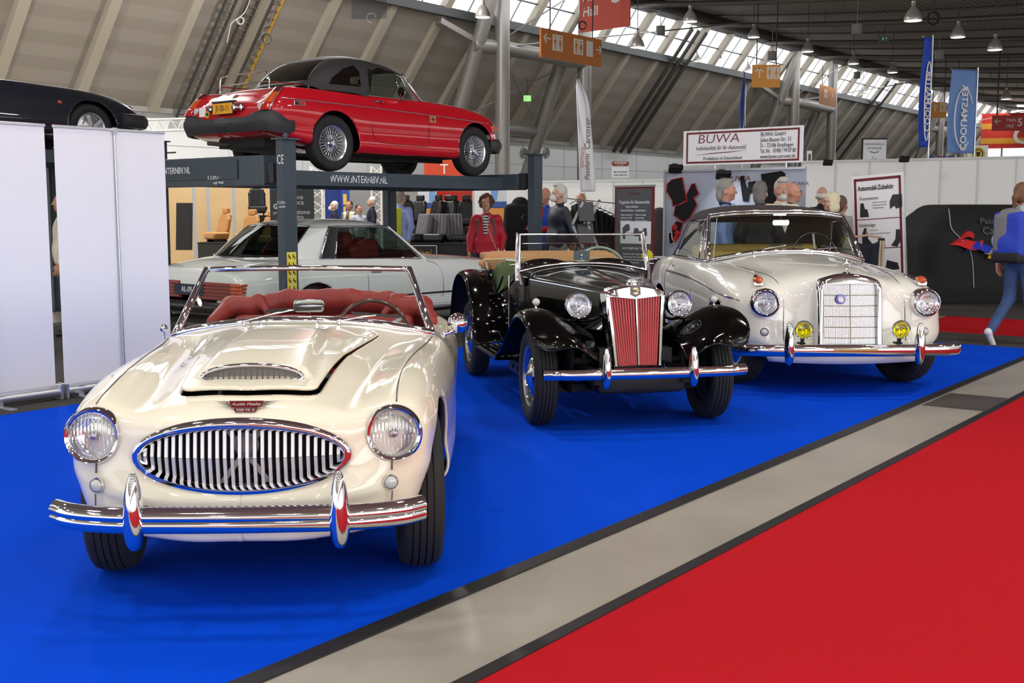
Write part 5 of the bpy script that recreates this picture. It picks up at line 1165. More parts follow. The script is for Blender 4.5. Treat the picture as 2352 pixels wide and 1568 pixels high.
        q = Vector(on_side(P, -.37, .60, .0)); mb = MB(); mb.box((s * q.x, -.38, .60), (.03, .15, .075)); lp = mb.build('side_marker', CHROME, T, bevel=.008); mb = MB(); mb.box((s * (q.x + .008), -.38, .605), (.026, .105, .045)); mb.build('lens', AMBER, lp, bevel=.004)
        mb = MB(); q = Vector(on_side(P, 1.65, .79, .010)); mb.tube([(s * q.x, 1.73, .785), (s * (q.x + .02), 1.68, .80), (s * (q.x + .02), 1.60, .795), (s * q.x, 1.56, .785)], .009, 8); mb.build('door_handle', CHROME, T)
        # mirror
        mb = MB(); mb.tube([(s * .70, 1.30, .845), (s * .735, 1.31, .87), (s * .755, 1.32, .90)], [.024, .014, .012], 10); mb.lathe([(.001, -.035), (.04, -.03), (.056, -.008), (.056, .006), (.001, .006)], (s * .76, 1.32, .925), (0, 1, 0), 24); mb.build('door_mirror', CHROME, T, sharp=60)
    # tail lamps on the corners
    for s in (-1, 1):
        for nm, za, zb, mt in (('tail_lamp_red', .605, .685, REDLENS), ('tail_lamp_amber', .687, .80, AMBER), ('tail_lamp_reflector', .802, .862, M('dark_red_lens', '#5c1c1c', .15, 0, 1))):
            rows = []
            for z in np.linspace(za, zb, 6):
                t = (z - .605) / .257; yc = 3.205 - .215 * t ** 1.25; hw = .070 - .040 * t; xc = .662 - .005 * t
                rows.append([(s * (xc + hw * math.cos(a)), yc + .036 * (abs(math.sin(a)) ** .6) * (1 if math.sin(a) >= 0 else -1.5), z) for a in np.linspace(0, 2 * PI, 20, endpoint=False)])
            mb = MB(); mb.grid(rows, close_v=True); mb.F += [tuple(range(20)), tuple(range(100, 120))]; mb.mi += [0, 0]; mb.build(nm, mt, T, sharp=60)
        for sx_ in (-1, 1):
            mb = MB(); mb.tube([(s * (.655 - .005 * t + sx_ * (.074 - .040 * t)), 3.19 - .215 * t ** 1.25 - .004, .605 + .257 * t) for t in np.linspace(0, 1, 10)], .0065, 6); mb.build('lamp_bead', CHROME, T, sharp=180)
        mb = MB(); mb.lathe([(.001, .012), (.03, .010), (.036, 0), (.036, -.02)], (s * .56, 3.175, .655), (0, 1, 0), 20); mb.build('reversing_lamp', CLEARLENS, T, sharp=40)
    # boot lid seam, badge, lock, plate
    mb = MB(); pts = [(-.47, 2.60, .872), (-.50, 2.9, .845), (-.50, 3.05, .765), (-.42, 3.135, .705), (0, 3.16, .70), (.42, 3.135, .705), (.50, 3.05, .765), (.50, 2.9, .845), (.47, 2.60, .872)]; mb.tube([tuple(p) for p in spline(pts, 50)], .003, 6); mb.build('boot_seam', SEAMD, T, sharp=180)
    mb = MB(); mb.lathe([(.001, .035), (.03, .03), (.036, .01), (.03, 0)], (-.27, 3.175, .655), (0, 1, 0), 24); mb.build('filler_cap', CHROME, T, sharp=40)
    mb = MB(); oc = [(.03 * math.cos(PI / 8 + k * PI / 4), .026 * math.sin(PI / 8 + k * PI / 4)) for k in range(8)]; mb.prism(oc, .006, (0, 3.06, .795), (-1, 0, 0), Vector((0, -.75, .7)).normalized()); mb.box((0, 3.075, .775), (.07, .01, .012)); mb.build('boot_badge', CHROME, T, sharp=None)
    mb = MB(); mb.box((0, 3.225, .655), (.36, .012, .125)); mb.box((0, 3.21, .725), (.38, .04, .016)); pl = mb.build('plate_holder', BLACKRUB, T, sharp=None)
    mb = MB(); mb.prism(rrect(.34, .11, .01), .006, (0, 3.234, .652), (-1, 0, 0), (0, 0, 1)); mb.build('number_plate', M('plate_yellow', '#eaa61c', .4), pl, sharp=None)
    text('lettering', 'JF-SB-11', .088, (0, 3.2385, .652), pl, M('plate_ink', '#5a4a20', .5), (-1, 0, 0), (0, 0, 1), 'CENTER', sx=.78, ext=.0008, bold=.001)
    for x in (-.20, .22): mb = MB(); mb.lathe([(.001, .05), (.03, .045), (.04, .02), (.035, 0)], (x, 3.20, .655), (0, 1, 0), 20); mb.build('plate_lamp', CHROME, T, sharp=40)
    mb = MB(); mb.lathe([(.001, .003), (.04, .003), (.04, 0)], (.335, 3.187, .61), (0, 1, 0), 24, sy=1.0); st = mb.build('country_sticker', M('sticker_yellow', '#d8a820', .5), T, sharp=40); text('lettering', 'NL', .045, (.335, 3.192, .61), st, BLACK, (-1, 0, 0), (0, 0, 1), 'CENTER', bold=.002)
    mb = MB(); mb.prism(rrect(.12, .10, .01), .003, (.43, 3.183, .64), (-1, 0, 0), (0, 0, 1)); mb.build('white_sticker', WHITE, T, sharp=None)
    # rubber bumpers
    def rub(path, name):
        rows = []
        for (x, y, zt, zb, ox, oy) in path:
            H_ = zt - zb; prof = [(-.03, 0), (.0, 0), (.55, .04), (1.0, .38), (1.0, .58), (.5, 1.0), (-.03, 1.0)]
            rows.append([(x + ox * a, y + oy * a, zt - H_ * b) for a, b in prof])
        R = spline(np.array(rows), 70); mb = MB(); mb.grid(R, close_v=True); n_ = R.shape[1]; mb.F += [tuple(range(n_)), tuple(range(69 * n_, 70 * n_))]; mb.mi += [0, 0]; mb.build(name, BUMPERRUB, T, sharp=30)
    half = [(.742, 2.885, .515, .40, .03, 0), (.745, 2.97, .52, .37, .045, .01), (.735, 3.09, .59, .375, .05, .04), (.68, 3.17, .612, .39, .04, .065), (.55, 3.19, .60, .395, .015, .075), (.40, 3.19, .56, .40, 0, .075), (.2, 3.19, .555, .40, 0, .075)]
    rub([(-x, y, a, b, -ox, oy) for x, y, a, b, ox, oy in half] + [(x, y, a, b, ox, oy) for x, y, a, b, ox, oy in half[::-1]], 'rear_bumper')
    half = [(.68, -.30, .44, .34, .03, 0), (.685, -.40, .47, .31, .05, -.02), (.62, -.50, .48, .30, .03, -.07), (.45, -.53, .48, .30, 0, -.08), (.2, -.54, .48, .30, 0, -.08)]
    rub([(-x, y, a, b, -ox, oy) for x, y, a, b, ox, oy in half] + [(x, y, a, b, ox, oy) for x, y, a, b, ox, oy in half[::-1]], 'front_bumper')
    # luggage rack
    mb = MB(); mb.tube([tuple(p) for p in spline([(-.43, 2.95, .855), (-.425, 2.94, .98), (-.36, 2.935, 1.035), (0, 2.93, 1.045), (.36, 2.935, 1.035), (.425, 2.94, .98), (.43, 2.95, .855)], 50)], .009, 8)
    mb.tube([tuple(p) for p in spline([(-.43, 2.40, .885), (-.425, 2.41, .93), (-.38, 2.42, .945), (0, 2.42, .95), (.38, 2.42, .945), (.425, 2.41, .93), (.43, 2.40, .885)], 40)], .008, 8)
    for s in (-1, 1): mb.tube([(s * .427, 2.945, .93), (s * .427, 2.42, .938)], .007, 8)
    mb.tube([(-.425, 2.945, .935), (.425, 2.945, .935)], .006, 8); mb.build('luggage_rack', CHROME, T)
    # hood with plastic windows
    hn = [[(0, 1.075, 1.20), (.28, 1.08, 1.195), (.46, 1.10, 1.178), (.53, 1.12, 1.160), (.55, 1.13, 1.150), (.555, 1.14, 1.145), (.56, 1.15, 1.14)],
          [(0, 1.30, 1.285), (.30, 1.30, 1.272), (.48, 1.31, 1.235), (.555, 1.32, 1.200), (.580, 1.33, 1.182), (.585, 1.34, 1.172), (.59, 1.34, 1.165)],
          [(0, 1.60, 1.328), (.31, 1.60, 1.312), (.50, 1.60, 1.262), (.575, 1.60, 1.215), (.605, 1.60, 1.19), (.612, 1.60, 1.178), (.615, 1.60, 1.168)],
          [(0, 1.80, 1.330), (.32, 1.80, 1.312), (.52, 1.79, 1.258), (.60, 1.78, 1.18), (.635, 1.77, 1.07), (.66, 1.76, .96), (.683, 1.755, .858)],
          [(0, 2.0, 1.30), (.32, 2.0, 1.283), (.52, 1.98, 1.228), (.60, 1.96, 1.15), (.638, 1.95, 1.05), (.66, 1.94, .95), (.68, 1.93, .865)],
          [(0, 2.2, 1.225), (.32, 2.2, 1.21), (.51, 2.18, 1.158), (.59, 2.15, 1.09), (.630, 2.13, 1.01), (.65, 2.12, .94), (.668, 2.12, .872)],
          [(0, 2.38, 1.09), (.31, 2.38, 1.078), (.48, 2.36, 1.04), (.56, 2.33, .99), (.605, 2.31, .945), (.63, 2.30, .91), (.645, 2.30, .877)],
          [(0, 2.49, .955), (.30, 2.49, .95), (.45, 2.47, .93), (.53, 2.44, .915), (.575, 2.42, .90), (.595, 2.41, .89), (.61, 2.41, .878)]]
    Hh = surf_sym(hn, 80, 60); hv = Hh.reshape(-1, 3); hf = grid_faces(*Hh.shape[:2])
    rw = poly_sd([(-.43, .985), (.43, .985), (.37, 1.235), (-.37, 1.235)]); qw = poly_sd([(1.85, .945), (2.28, .945), (2.22, 1.02), (2.06, 1.13), (1.90, 1.185), (1.84, 1.12)])
    def wf(X): return np.maximum(np.where((np.abs(X[:, 0]) < .50) & (X[:, 1] > 2.1), rw(X[:, [0, 2]]), -1), np.where(np.abs(X[:, 0]) > .50, qw(X[:, 1:]), -1))
    V, F = clip(hv, hf, lambda X: -wf(X)); hd = meshobj('hood', V, F, BLACKV, T, sharp=180, solid=.008)
    V, F = clip(hv, hf, wf); meshobj('hood_window', V, F, DTINT, hd, sharp=180)
    for s in (-1, 1):
        q = [(s * .685, 1.74, .862), (s * .63, 1.72, 1.155), (s * .605, 1.30, 1.172), (s * .56, 1.14, 1.15), (s * .68, 1.05, .852)]
        mb = MB(); mb.add(q, [tuple(range(5))]); sw = mb.build('side_window', TINT, T, sharp=None)
        mb = MB(); mb.tube([(s * .57, 1.13, 1.165), (s * .64, 1.02, .98), (s * .69, .93, .845)], .016, 8); mb.tube([(s * .675, 1.25, .858), (s * .585, 1.26, 1.16)], .010, 6); mb.tube([(s * .672, 1.23, .865), (s * .672, 1.07, .870), (s * .60, 1.175, 1.12), (s * .59, 1.24, 1.14)], .006, 6); mb.build('window_frame', CHROME, sw, sharp=180)
    n = 21; xs = np.linspace(-1, 1, n); lo = np.array([(.66 * x, .84 + .10 * x * x, .905 - .05 * x * x) for x in xs]); hi = np.array([(.55 * x, 1.07 + .06 * x * x, 1.185 - .03 * x * x) for x in xs])
    mb = MB(); mb.grid([lo, (lo + hi) / 2, hi]); mb.build('windscreen_glass', GLASS, T, sharp=180)
    sd = SDF(.03)
    for s in (-1, 1): sd.box((s * .30, 1.78, .72), (.20, .05, .22), .05, R=np.array(Euler((-.25, 0, 0)).to_matrix())); sd.box((s * .30, 1.86, 1.03), (.10, .03, .06), .04); sd.box((s * .3, 1.5, .5), (.2, .22, .06), .04)
    sdfobj('seats', sd, .022, BLACKV, T)
    steering(T, (.30, 1.35, .86), .19, math.radians(-20), M('black_rim'), 3)
    mb = MB(); mb.box((0, 1.22, 1.10), (.15, .02, .05)); mb.build('rear_view_mirror', BLACKRUB, T, bevel=.006)
    for s in (-1, 1):
        for y in (0, 2.31): wheel(T, (s * .635, y, .305), s, .305, .165, .19, 'wire')
R_ = thing('roadster', 'red roadster with black hood and wire wheels parked up on the car lift', 'car', (-1.0, 14.9, 1.857), math.radians(140)); red_roadster(R_)

# ---- four-post lift
def lift(name, label, u0, u1, w0, w1, zt, ph, texts=True):
    t = thing(name, label, 'car lift', G(u0, w0)); L = u1 - u0; Wd = w1 - w0   # w0: post row near the aisle
    t.rotation_euler = (0, 0, math.radians(-39.0))     # local x -> across (W), local y -> along (U)
    for (x, y) in ((0, 0), (0, L), (Wd, 0), (Wd, L)):
        mb = MB(); mb.box((x, y, ph / 2), (.10, .17, ph)); mb.box((x - (.05 if x == 0 else -.05), y, ph / 2), (.05, .11, ph)); mb.box((x, y, .01), (.24, .26, .02)); mb.box((x, y, ph + .008), (.19, .22, .016)); mb.cyl((x, y, ph), (x, y, ph + .07), .016, n=10); mb.cyl((x, y, ph + .03), (x, y, ph + .055), .03, n=6); p = mb.build('post', LIFTM, t, sharp=30)
    sgn = 1 if Wd > 0 else -1
    for k, c in enumerate((.36, .64)):
        pass
    cx = Wd / 2
    for s in (-1, 1):
        x = cx + s * .60
        mb = MB(); mb.box((x, L / 2 + .05, zt - .015), (.50, L + .05, .03)); mb.box((x - .245, L / 2 + .05, zt - .08), (.015, L + .05, .15)); mb.box((x + .245, L / 2 + .05, zt - .08), (.015, L + .05, .15)); r = mb.build('runway', LIFTM, t, sharp=None)
        mb = MB()
        for q in range(60):
            y = .15 + q * (L - .2) / 60; mb.box((x + (.25 if s * sgn < 0 else -.25) * 1.0, y, zt - .05), (.01, .02, .02), rot=Euler((.8, 0, 0)))
        mb.build('tread_pattern', LIFTM, r, sharp=None)
        mb = MB(); mb.beam((x - .24, L + .02, zt), (x - .24, L + .55, zt + .03), .02, .03); mb.box((x, L + .30, zt + .015), (.48, .55, .02), rot=Euler((.08, 0, 0))); mb.build('ramp', LIFTM, t, sharp=None)
    for y in (-.02, L):
        mb = MB(); mb.box((cx, y, zt - .02 if y < 0 else zt - .06), (abs(Wd) - .42, .20, .30 if y < 0 else .2)); b = mb.build('cross_beam', LIFTM, t, bevel=.008)
        for x in (.17 * sgn, Wd - .17 * sgn): mb = MB(); mb.box((x, y, zt - .05), (.12, .12, .2)); mb.box((x + .05 * sgn * (1 if abs(x) < 1 else -1), y - .06, zt - .10), (.06, .06, .1)); mb.build('beam_bracket', DGREY, t, bevel=.006)
    if texts:
        TX = M('decal_white', '#e8ebee', .5); yb = -.133
        b0 = [o for o in t.children if o.name.startswith('cross_beam')][0]
        # front face looks towards -y local; reading direction is +x
        text('lettering', 'WWW.INTERNBV.NL', .10, (-2.16, yb - .004, zt + .0), b0, TX, (1, 0, 0), (0, 0, 1), 'LEFT', sx=.80); text('lettering', '€ 2.375,=', .05, (-1.10, yb - .004, zt - .085), b0, TX, (1, 0, 0), (0, 0, 1), 'LEFT'); text('lettering', 'zzgl. MwSt', .04, (-1.0, yb - .004, zt - .135), b0, TX, (1, 0, 0), (0, 0, 1), 'LEFT')
        mb = MB(); mb.box((cx - .08, yb + .001, zt + .0), (1.55, .004, .20)); mb.build('beam_panel', M('lift_panel', '#36414a', .4), b0, sharp=None)
        r0 = sorted([o for o in t.children if o.name.startswith('runway')], key=lambda o: max(v.co.x for v in o.data.vertices))[-1]
        text('lettering', 'WWW.INTERNBV.NL', .115, (cx + .60 + .2535, .98, zt - .082), r0, TX, (0, 1, 0), (0, 0, 1), 'LEFT', sx=.80)
        p0 = [o for o in t.children if o.name.startswith('post')][0]
        text('lettering', 'CE', .13, (-.035, -.0865, ph - .20), p0, TX, (1, 0, 0), (0, 0, 1), 'LEFT', sx=.6, spacing=1.2)
        text('lettering', '€ 2.375,=', .04, (-.045, -.0865, ph - .62), p0, TX, (1, 0, 0), (0, 0, 1), 'LEFT', sx=.8); text('lettering', 'zzgl. MwSt', .028, (-.02, -.0865, ph - .66), p0, TX, (1, 0, 0), (0, 0, 1), 'LEFT', sx=.8)
        mb = MB(); mb.box((.052, .0, .81), (.004, .12, .42)); stk = mb.build('sticker_strip', M('sticker_lemon', '#e6d42a', .5), p0, sharp=None)
        mb = MB()
        for iz in range(5):
            for iy in range(2):
                y_, z_ = -.028 + .056 * iy, .65 + .08 * iz; mb.box((.0545, y_ + .006 * (iz % 2), z_), (.002, .028, .010)); mb.box((.0545, y_ - .008, z_ + .014), (.002, .010, .026)); mb.box((.0545, y_ + .010, z_ - .014), (.002, .018, .008))
        mb.build('pictograms', BLACK, stk, sharp=None)
        mb = MB()
        for z_ in (.615, .695, .775, .855, .935, 1.01): mb.box((.0542, 0, z_), (.0015, .12, .004))
        mb.box((.0542, 0, .81), (.0015, .004, .40)); mb.build('pictogram_grid', WHITE, stk, sharp=None)
    return t
lift('car_lift', 'slate grey four-post car lift carrying the red roadster', 7.917, 11.957, -8.73, -11.33, 1.855, 2.13)
lift('car_lift', 'dark car lift behind the white roll-up banners, under the dark blue car', 5.2, 9.2, -12.66, -15.26, 2.17, 2.3, texts=False)

# ---- pale coupe under the lift
def coupe(T):
    net = [sec(-.60, [(0, .55), (.3, .55), (.6, .54), (.68, .53), (.71, .50), (.71, .44), (.70, .38), (.3, .36), (0, .36)]),
        sec(-.52, [(0, .70), (.42, .70), (.74, .68), (.81, .64), (.85, .56), (.855, .43), (.83, .30), (.4, .27), (0, .27)]),
        sec(-.2, [(0, .82), (.45, .81), (.74, .785), (.815, .755), (.875, .67), (.885, .46), (.86, .27), (.4, .25), (0, .25)]),
        sec(.4, [(0, .88), (.45, .87), (.74, .835), (.815, .805), (.882, .69), (.892, .46), (.868, .275), (.4, .24), (0, .24)]),
        sec(1.1, [(0, .905), (.45, .895), (.735, .860), (.82, .830), (.885, .70), (.895, .46), (.87, .27), (.4, .22), (0, .22)]),
        sec(1.9, [(0, .90), (.45, .895), (.765, .885), (.835, .855), (.888, .71), (.897, .47), (.87, .27), (.4, .22), (0, .22)]),
        sec(2.75, [(0, .925), (.45, .92), (.765, .905), (.835, .870), (.888, .72), (.897, .48), (.87, .28), (.4, .22), (0, .22)]),
        sec(3.05, [(0, .935), (.48, .93), (.75, .912), (.825, .872), (.886, .73), (.895, .49), (.868, .28), (.4, .24), (0, .24)]),
        sec(3.45, [(0, .900), (.5, .893), (.725, .872), (.80, .838), (.872, .73), (.888, .50), (.86, .30), (.4, .28), (0, .28)]),
        sec(3.80, [(0, .835), (.5, .828), (.70, .808), (.775, .778), (.850, .70), (.868, .50), (.84, .33), (.4, .32), (0, .32)]),
        sec(3.90, [(0, .80), (.5, .792), (.69, .775), (.76, .748), (.825, .68), (.845, .50), (.82, .36), (.4, .35), (0, .35)]),
        sec(3.925, [(0, .74), (.45, .735), (.65, .72), (.72, .70), (.78, .64), (.80, .50), (.78, .40), (.4, .39), (0, .39)]),
        sec(3.93, [(0, .62), (.2, .62), (.35, .61), (.42, .60), (.45, .57), (.46, .52), (.45, .48), (.2, .47), (0, .47)])]
    P = smoothgrid(surf_sym(net, 150, 90), 1); V0 = P.reshape(-1, 3); F0 = grid_faces(*P.shape[:2])
    cab = poly_sd([(-.56, 1.42), (.56, 1.42), (.58, 2.75), (-.58, 2.75)])
    def body(X):
        d = np.where(X[:, 2] > .8, -(cab(X[:, :2]) + .12), 1.0)
        for yc, r in ((.32, .36), (2.95, .35)): d = np.minimum(d, np.where(np.abs(X[:, 0]) > .5, np.hypot(X[:, 1] - yc, X[:, 2] - .31) - r, 1.0))
        return d
    V, F = clip(V0, F0, body); meshobj('body', V, F, COOLWHITE, T, sharp=180, solid=.012, inner=UNDER)
    mb = MB(); mb.box((0, 1.7, .25), (1.6, 4.2, .05)); mb.box((0, .3, .5), (1.0, 1.0, .4))
    for s in (-1, 1): mb.box((s * .55, .32, .5), (.05, .8, .45)); mb.box((s * .55, 2.95, .5), (.05, .8, .45))
    mb.build('chassis', UNDER, T, sharp=None)
    rn = [[(0, 1.50, 1.27), (.34, 1.53, 1.262), (.52, 1.58, 1.247), (.60, 1.62, 1.232), (.625, 1.63, 1.222)], [(0, 1.85, 1.325), (.36, 1.86, 1.315), (.54, 1.87, 1.292), (.615, 1.88, 1.268), (.642, 1.88, 1.252)],
          [(0, 2.3, 1.338), (.36, 2.3, 1.328), (.54, 2.3, 1.303), (.615, 2.3, 1.275), (.645, 2.3, 1.258)], [(0, 2.6, 1.318), (.35, 2.6, 1.308), (.52, 2.58, 1.287), (.60, 2.56, 1.265), (.628, 2.55, 1.25)], [(0, 2.83, 1.275), (.33, 2.81, 1.27), (.46, 2.77, 1.262), (.54, 2.72, 1.252), (.59, 2.67, 1.246)]]
    mb = MB(); mb.grid(surf_sym(rn, 50, 40)); rf = mb.build('roof', COOLWHITE, T, sharp=180, solid=.012)
    xs = np.linspace(-1, 1, 25)
    for nm, lo, hi, mt in (('windscreen_glass', [(.74 * x, .95 + .22 * x * x, .905 - .055 * x * x) for x in xs], [(.60 * x, 1.50 + .12 * x * x, 1.265 - .03 * x * x) for x in xs], TINT),
                           ('rear_glass', [(.65 * x, 3.36 - .22 * abs(x) ** 2.4, .915 + .016 * x * x) for x in xs], [(.535 * x, 2.84 - .10 * x * x, 1.27 - .015 * x * x) for x in xs], DTINT)):
        lo = np.array(lo); hi = np.array(hi); mb = MB(); mb.grid([lo, (lo + hi) / 2 + [0, (.02 if nm == 'rear_glass' else -.02), .012], hi]); gl = mb.build(nm, mt, T, sharp=180)
        mb = MB(); mb.tube([tuple(p) for p in np.concatenate([lo, hi[::-1]])], .013, 6, closed=True); mb.build('trim', CHROME, gl, sharp=180)
    for s in (-1, 1):
        R = surf([[(s * .775, 2.80, .895), (s * .75, 3.06, .90), (s * .655, 3.16, .93)], [(s * .71, 2.69, 1.08), (s * .675, 2.84, 1.085), (s * .595, 2.95, 1.09)], [(s * .632, 2.55, 1.252), (s * .605, 2.66, 1.25), (s * .545, 2.745, 1.256)]], 14, 10)
        mb = MB(); mb.grid(R); mb.build('rear_pillar', COOLWHITE, T, sharp=180, solid=.02)
        mb = MB(); mb.tube([(s * .755, 1.15, .85), (s * .615, 1.63, 1.235)], .022, 8); mb.build('windscreen_pillar', COOLWHITE, T)
        q = [(s * .785, 1.43, .878), (s * .785, 2.60, .90), (s * .645, 2.42, 1.25), (s * .640, 1.75, 1.245)]
        q2 = [(s * .785, 2.60, .90), (s * .782, 2.80, .905), (s * .634, 2.54, 1.25), (s * .645, 2.42, 1.25)]
        mb = MB(); mb.add([(s * .785, 1.28, .872)] + q[1:] + [(s * .625, 1.66, 1.235)], [tuple(range(5))]); sw = mb.build('side_window', TINT, T, sharp=None)
        mb = MB(); mb.tube([(s * .785, 1.24, .870), q[1], q2[1], q2[2], q[2], q[3], (s * .622, 1.64, 1.236)], .012, 6, closed=True); mb.tube([(s * .785, 2.59, .90), (s * .647, 2.42, 1.25)], .010, 6); mb.build('window_frame', CHROME, sw, sharp=180)
        mb = MB()
        for k in range(6):
            t = (k + .5) / 6; a = Vector(q2[0]).lerp(Vector(q2[1]), t); b = Vector(q2[3]).lerp(Vector(q2[2]), t); mb.beam(a, b, .02, .012)
        mb.build('louvre', M('louvre_dark', '#262b2c', .5), sw, sharp=None)
    vseam('door_seam', P, [(2.20, .865), (2.20, .7), (2.20, .5), (2.20, .30)], SEAMD, T); vseam('door_seam', P, [(1.18, .835), (1.06, .80), (.99, .70), (.975, .55), (1.0, .40), (1.03, .29)], SEAMD, T)
    curve_tube('rub_strip', P, lambda y: .458, np.linspace(.70, 2.58, 30), .004, .011, M('rub_strip_black', '#1a1d1e', .3), T)
    for k in range(5): curve_tube('sill_rib', P, lambda y, k=k: .425 - .028 * k, np.linspace(.72, 2.58, 16), .002, .005, COOLWHITE, T)
    for s in (-1, 1):
        mb = MB(); q = on_side(P, 2.07, .745, .006); mb.box((s * q[0], 2.07, .745), (.02, .16, .028)); mb.build('door_handle', CHROME, T, bevel=.006)
        mb = MB()
        for k in range(5): mb.box((s * .50, 3.935 - .0, .525 + .036 * k), (.64, .03, .028))
        mb.box((s * .50, 3.92, .597), (.66, .03, .185)); tl = mb.build('tail_lamp', M('tail_lamp_red_ribbed', '#8a1c14', .2, 0, 1), T, bevel=.006)
        mb = MB()
        for k in range(5): mb.box((s * .80, 3.895, .525 + .036 * k), (.14, .11, .030), rz=s * -.30)
        mb.build('indicator', AMBER, tl, bevel=.006)
    mb = MB(); mb.box((0, 3.945, .60), (.52, .012, .115)); pl = mb.build('number_plate', M('plate_navy', '#16203a', .4), T, sharp=None); text('lettering', 'AL-09-54', .085, (-.02, 3.953, .60), pl, M('decal_white'), (-1, 0, 0), (0, 0, 1), 'CENTER', sx=.9)
    half = [(.88, 3.35), (.90, 3.7), (.89, 3.90), (.82, 3.985), (.6, 4.0), (.3, 4.005)]
    loftbar('rear_bumper', [(-x, y, .43) for x, y in half] + [(x, y, .43) for x, y in half[::-1]], [(.0, .06), (.03, .058), (.045, .03), (.05, .0), (.045, -.03), (.03, -.058), (0, -.06)], M('bumper_dark_chrome', '#5b5d60', .2, .9), T, 60)
    RL = M('red_leather', '#a3201f', .45, var=.1)
    for s in (-1, 1):
        sd = SDF(.03); sd.box((s * .36, 2.05, .78), (.22, .05, .22), .06, R=np.array(Euler((-.3, 0, 0)).to_matrix())); sd.box((s * .36, 2.14, 1.08), (.11, .035, .06), .045); sd.box((s * .36, 1.75, .5), (.22, .24, .06), .05); sdfobj('front_seat', sd, .022, RL, T)
    sd = SDF(.04); sd.box((0, 2.72, .72), (.55, .06, .20), .06); sd.box((0, 1.30, .87), (.66, .10, .05), .04); sdfobj('dashboard', sd, .025, M('dark_red_vinyl', '#571618', .5), T)
    sd = SDF(.03); sd.box((-.52, 1.92, .98), (.05, .12, .07), .05); sdfobj('door_pad', sd, .02, RL, T)
    mb = MB(); mb.box((-.1, 1.42, 1.0), (.34, .012, .24), rot=Euler((-.75, 0, 0))); mb.build('price_sheet', M('sheet_grey', '#59626c', .6), T, sharp=None)
    steering(T, (.38, 1.62, .90), .2, math.radians(-20), M('black_rim'), 2)
    for s in (-1, 1):
        for y in (.32, 2.95): wheel(T, (s * .74, y, .315), s, .315, .19, .185, (ALU, ALU))
C_ = thing('coupe', 'pale silver-white coupe with red seats parked underneath the lifted red roadster', 'car', (-.884, 15.17, .004), math.radians(140)); coupe(C_)

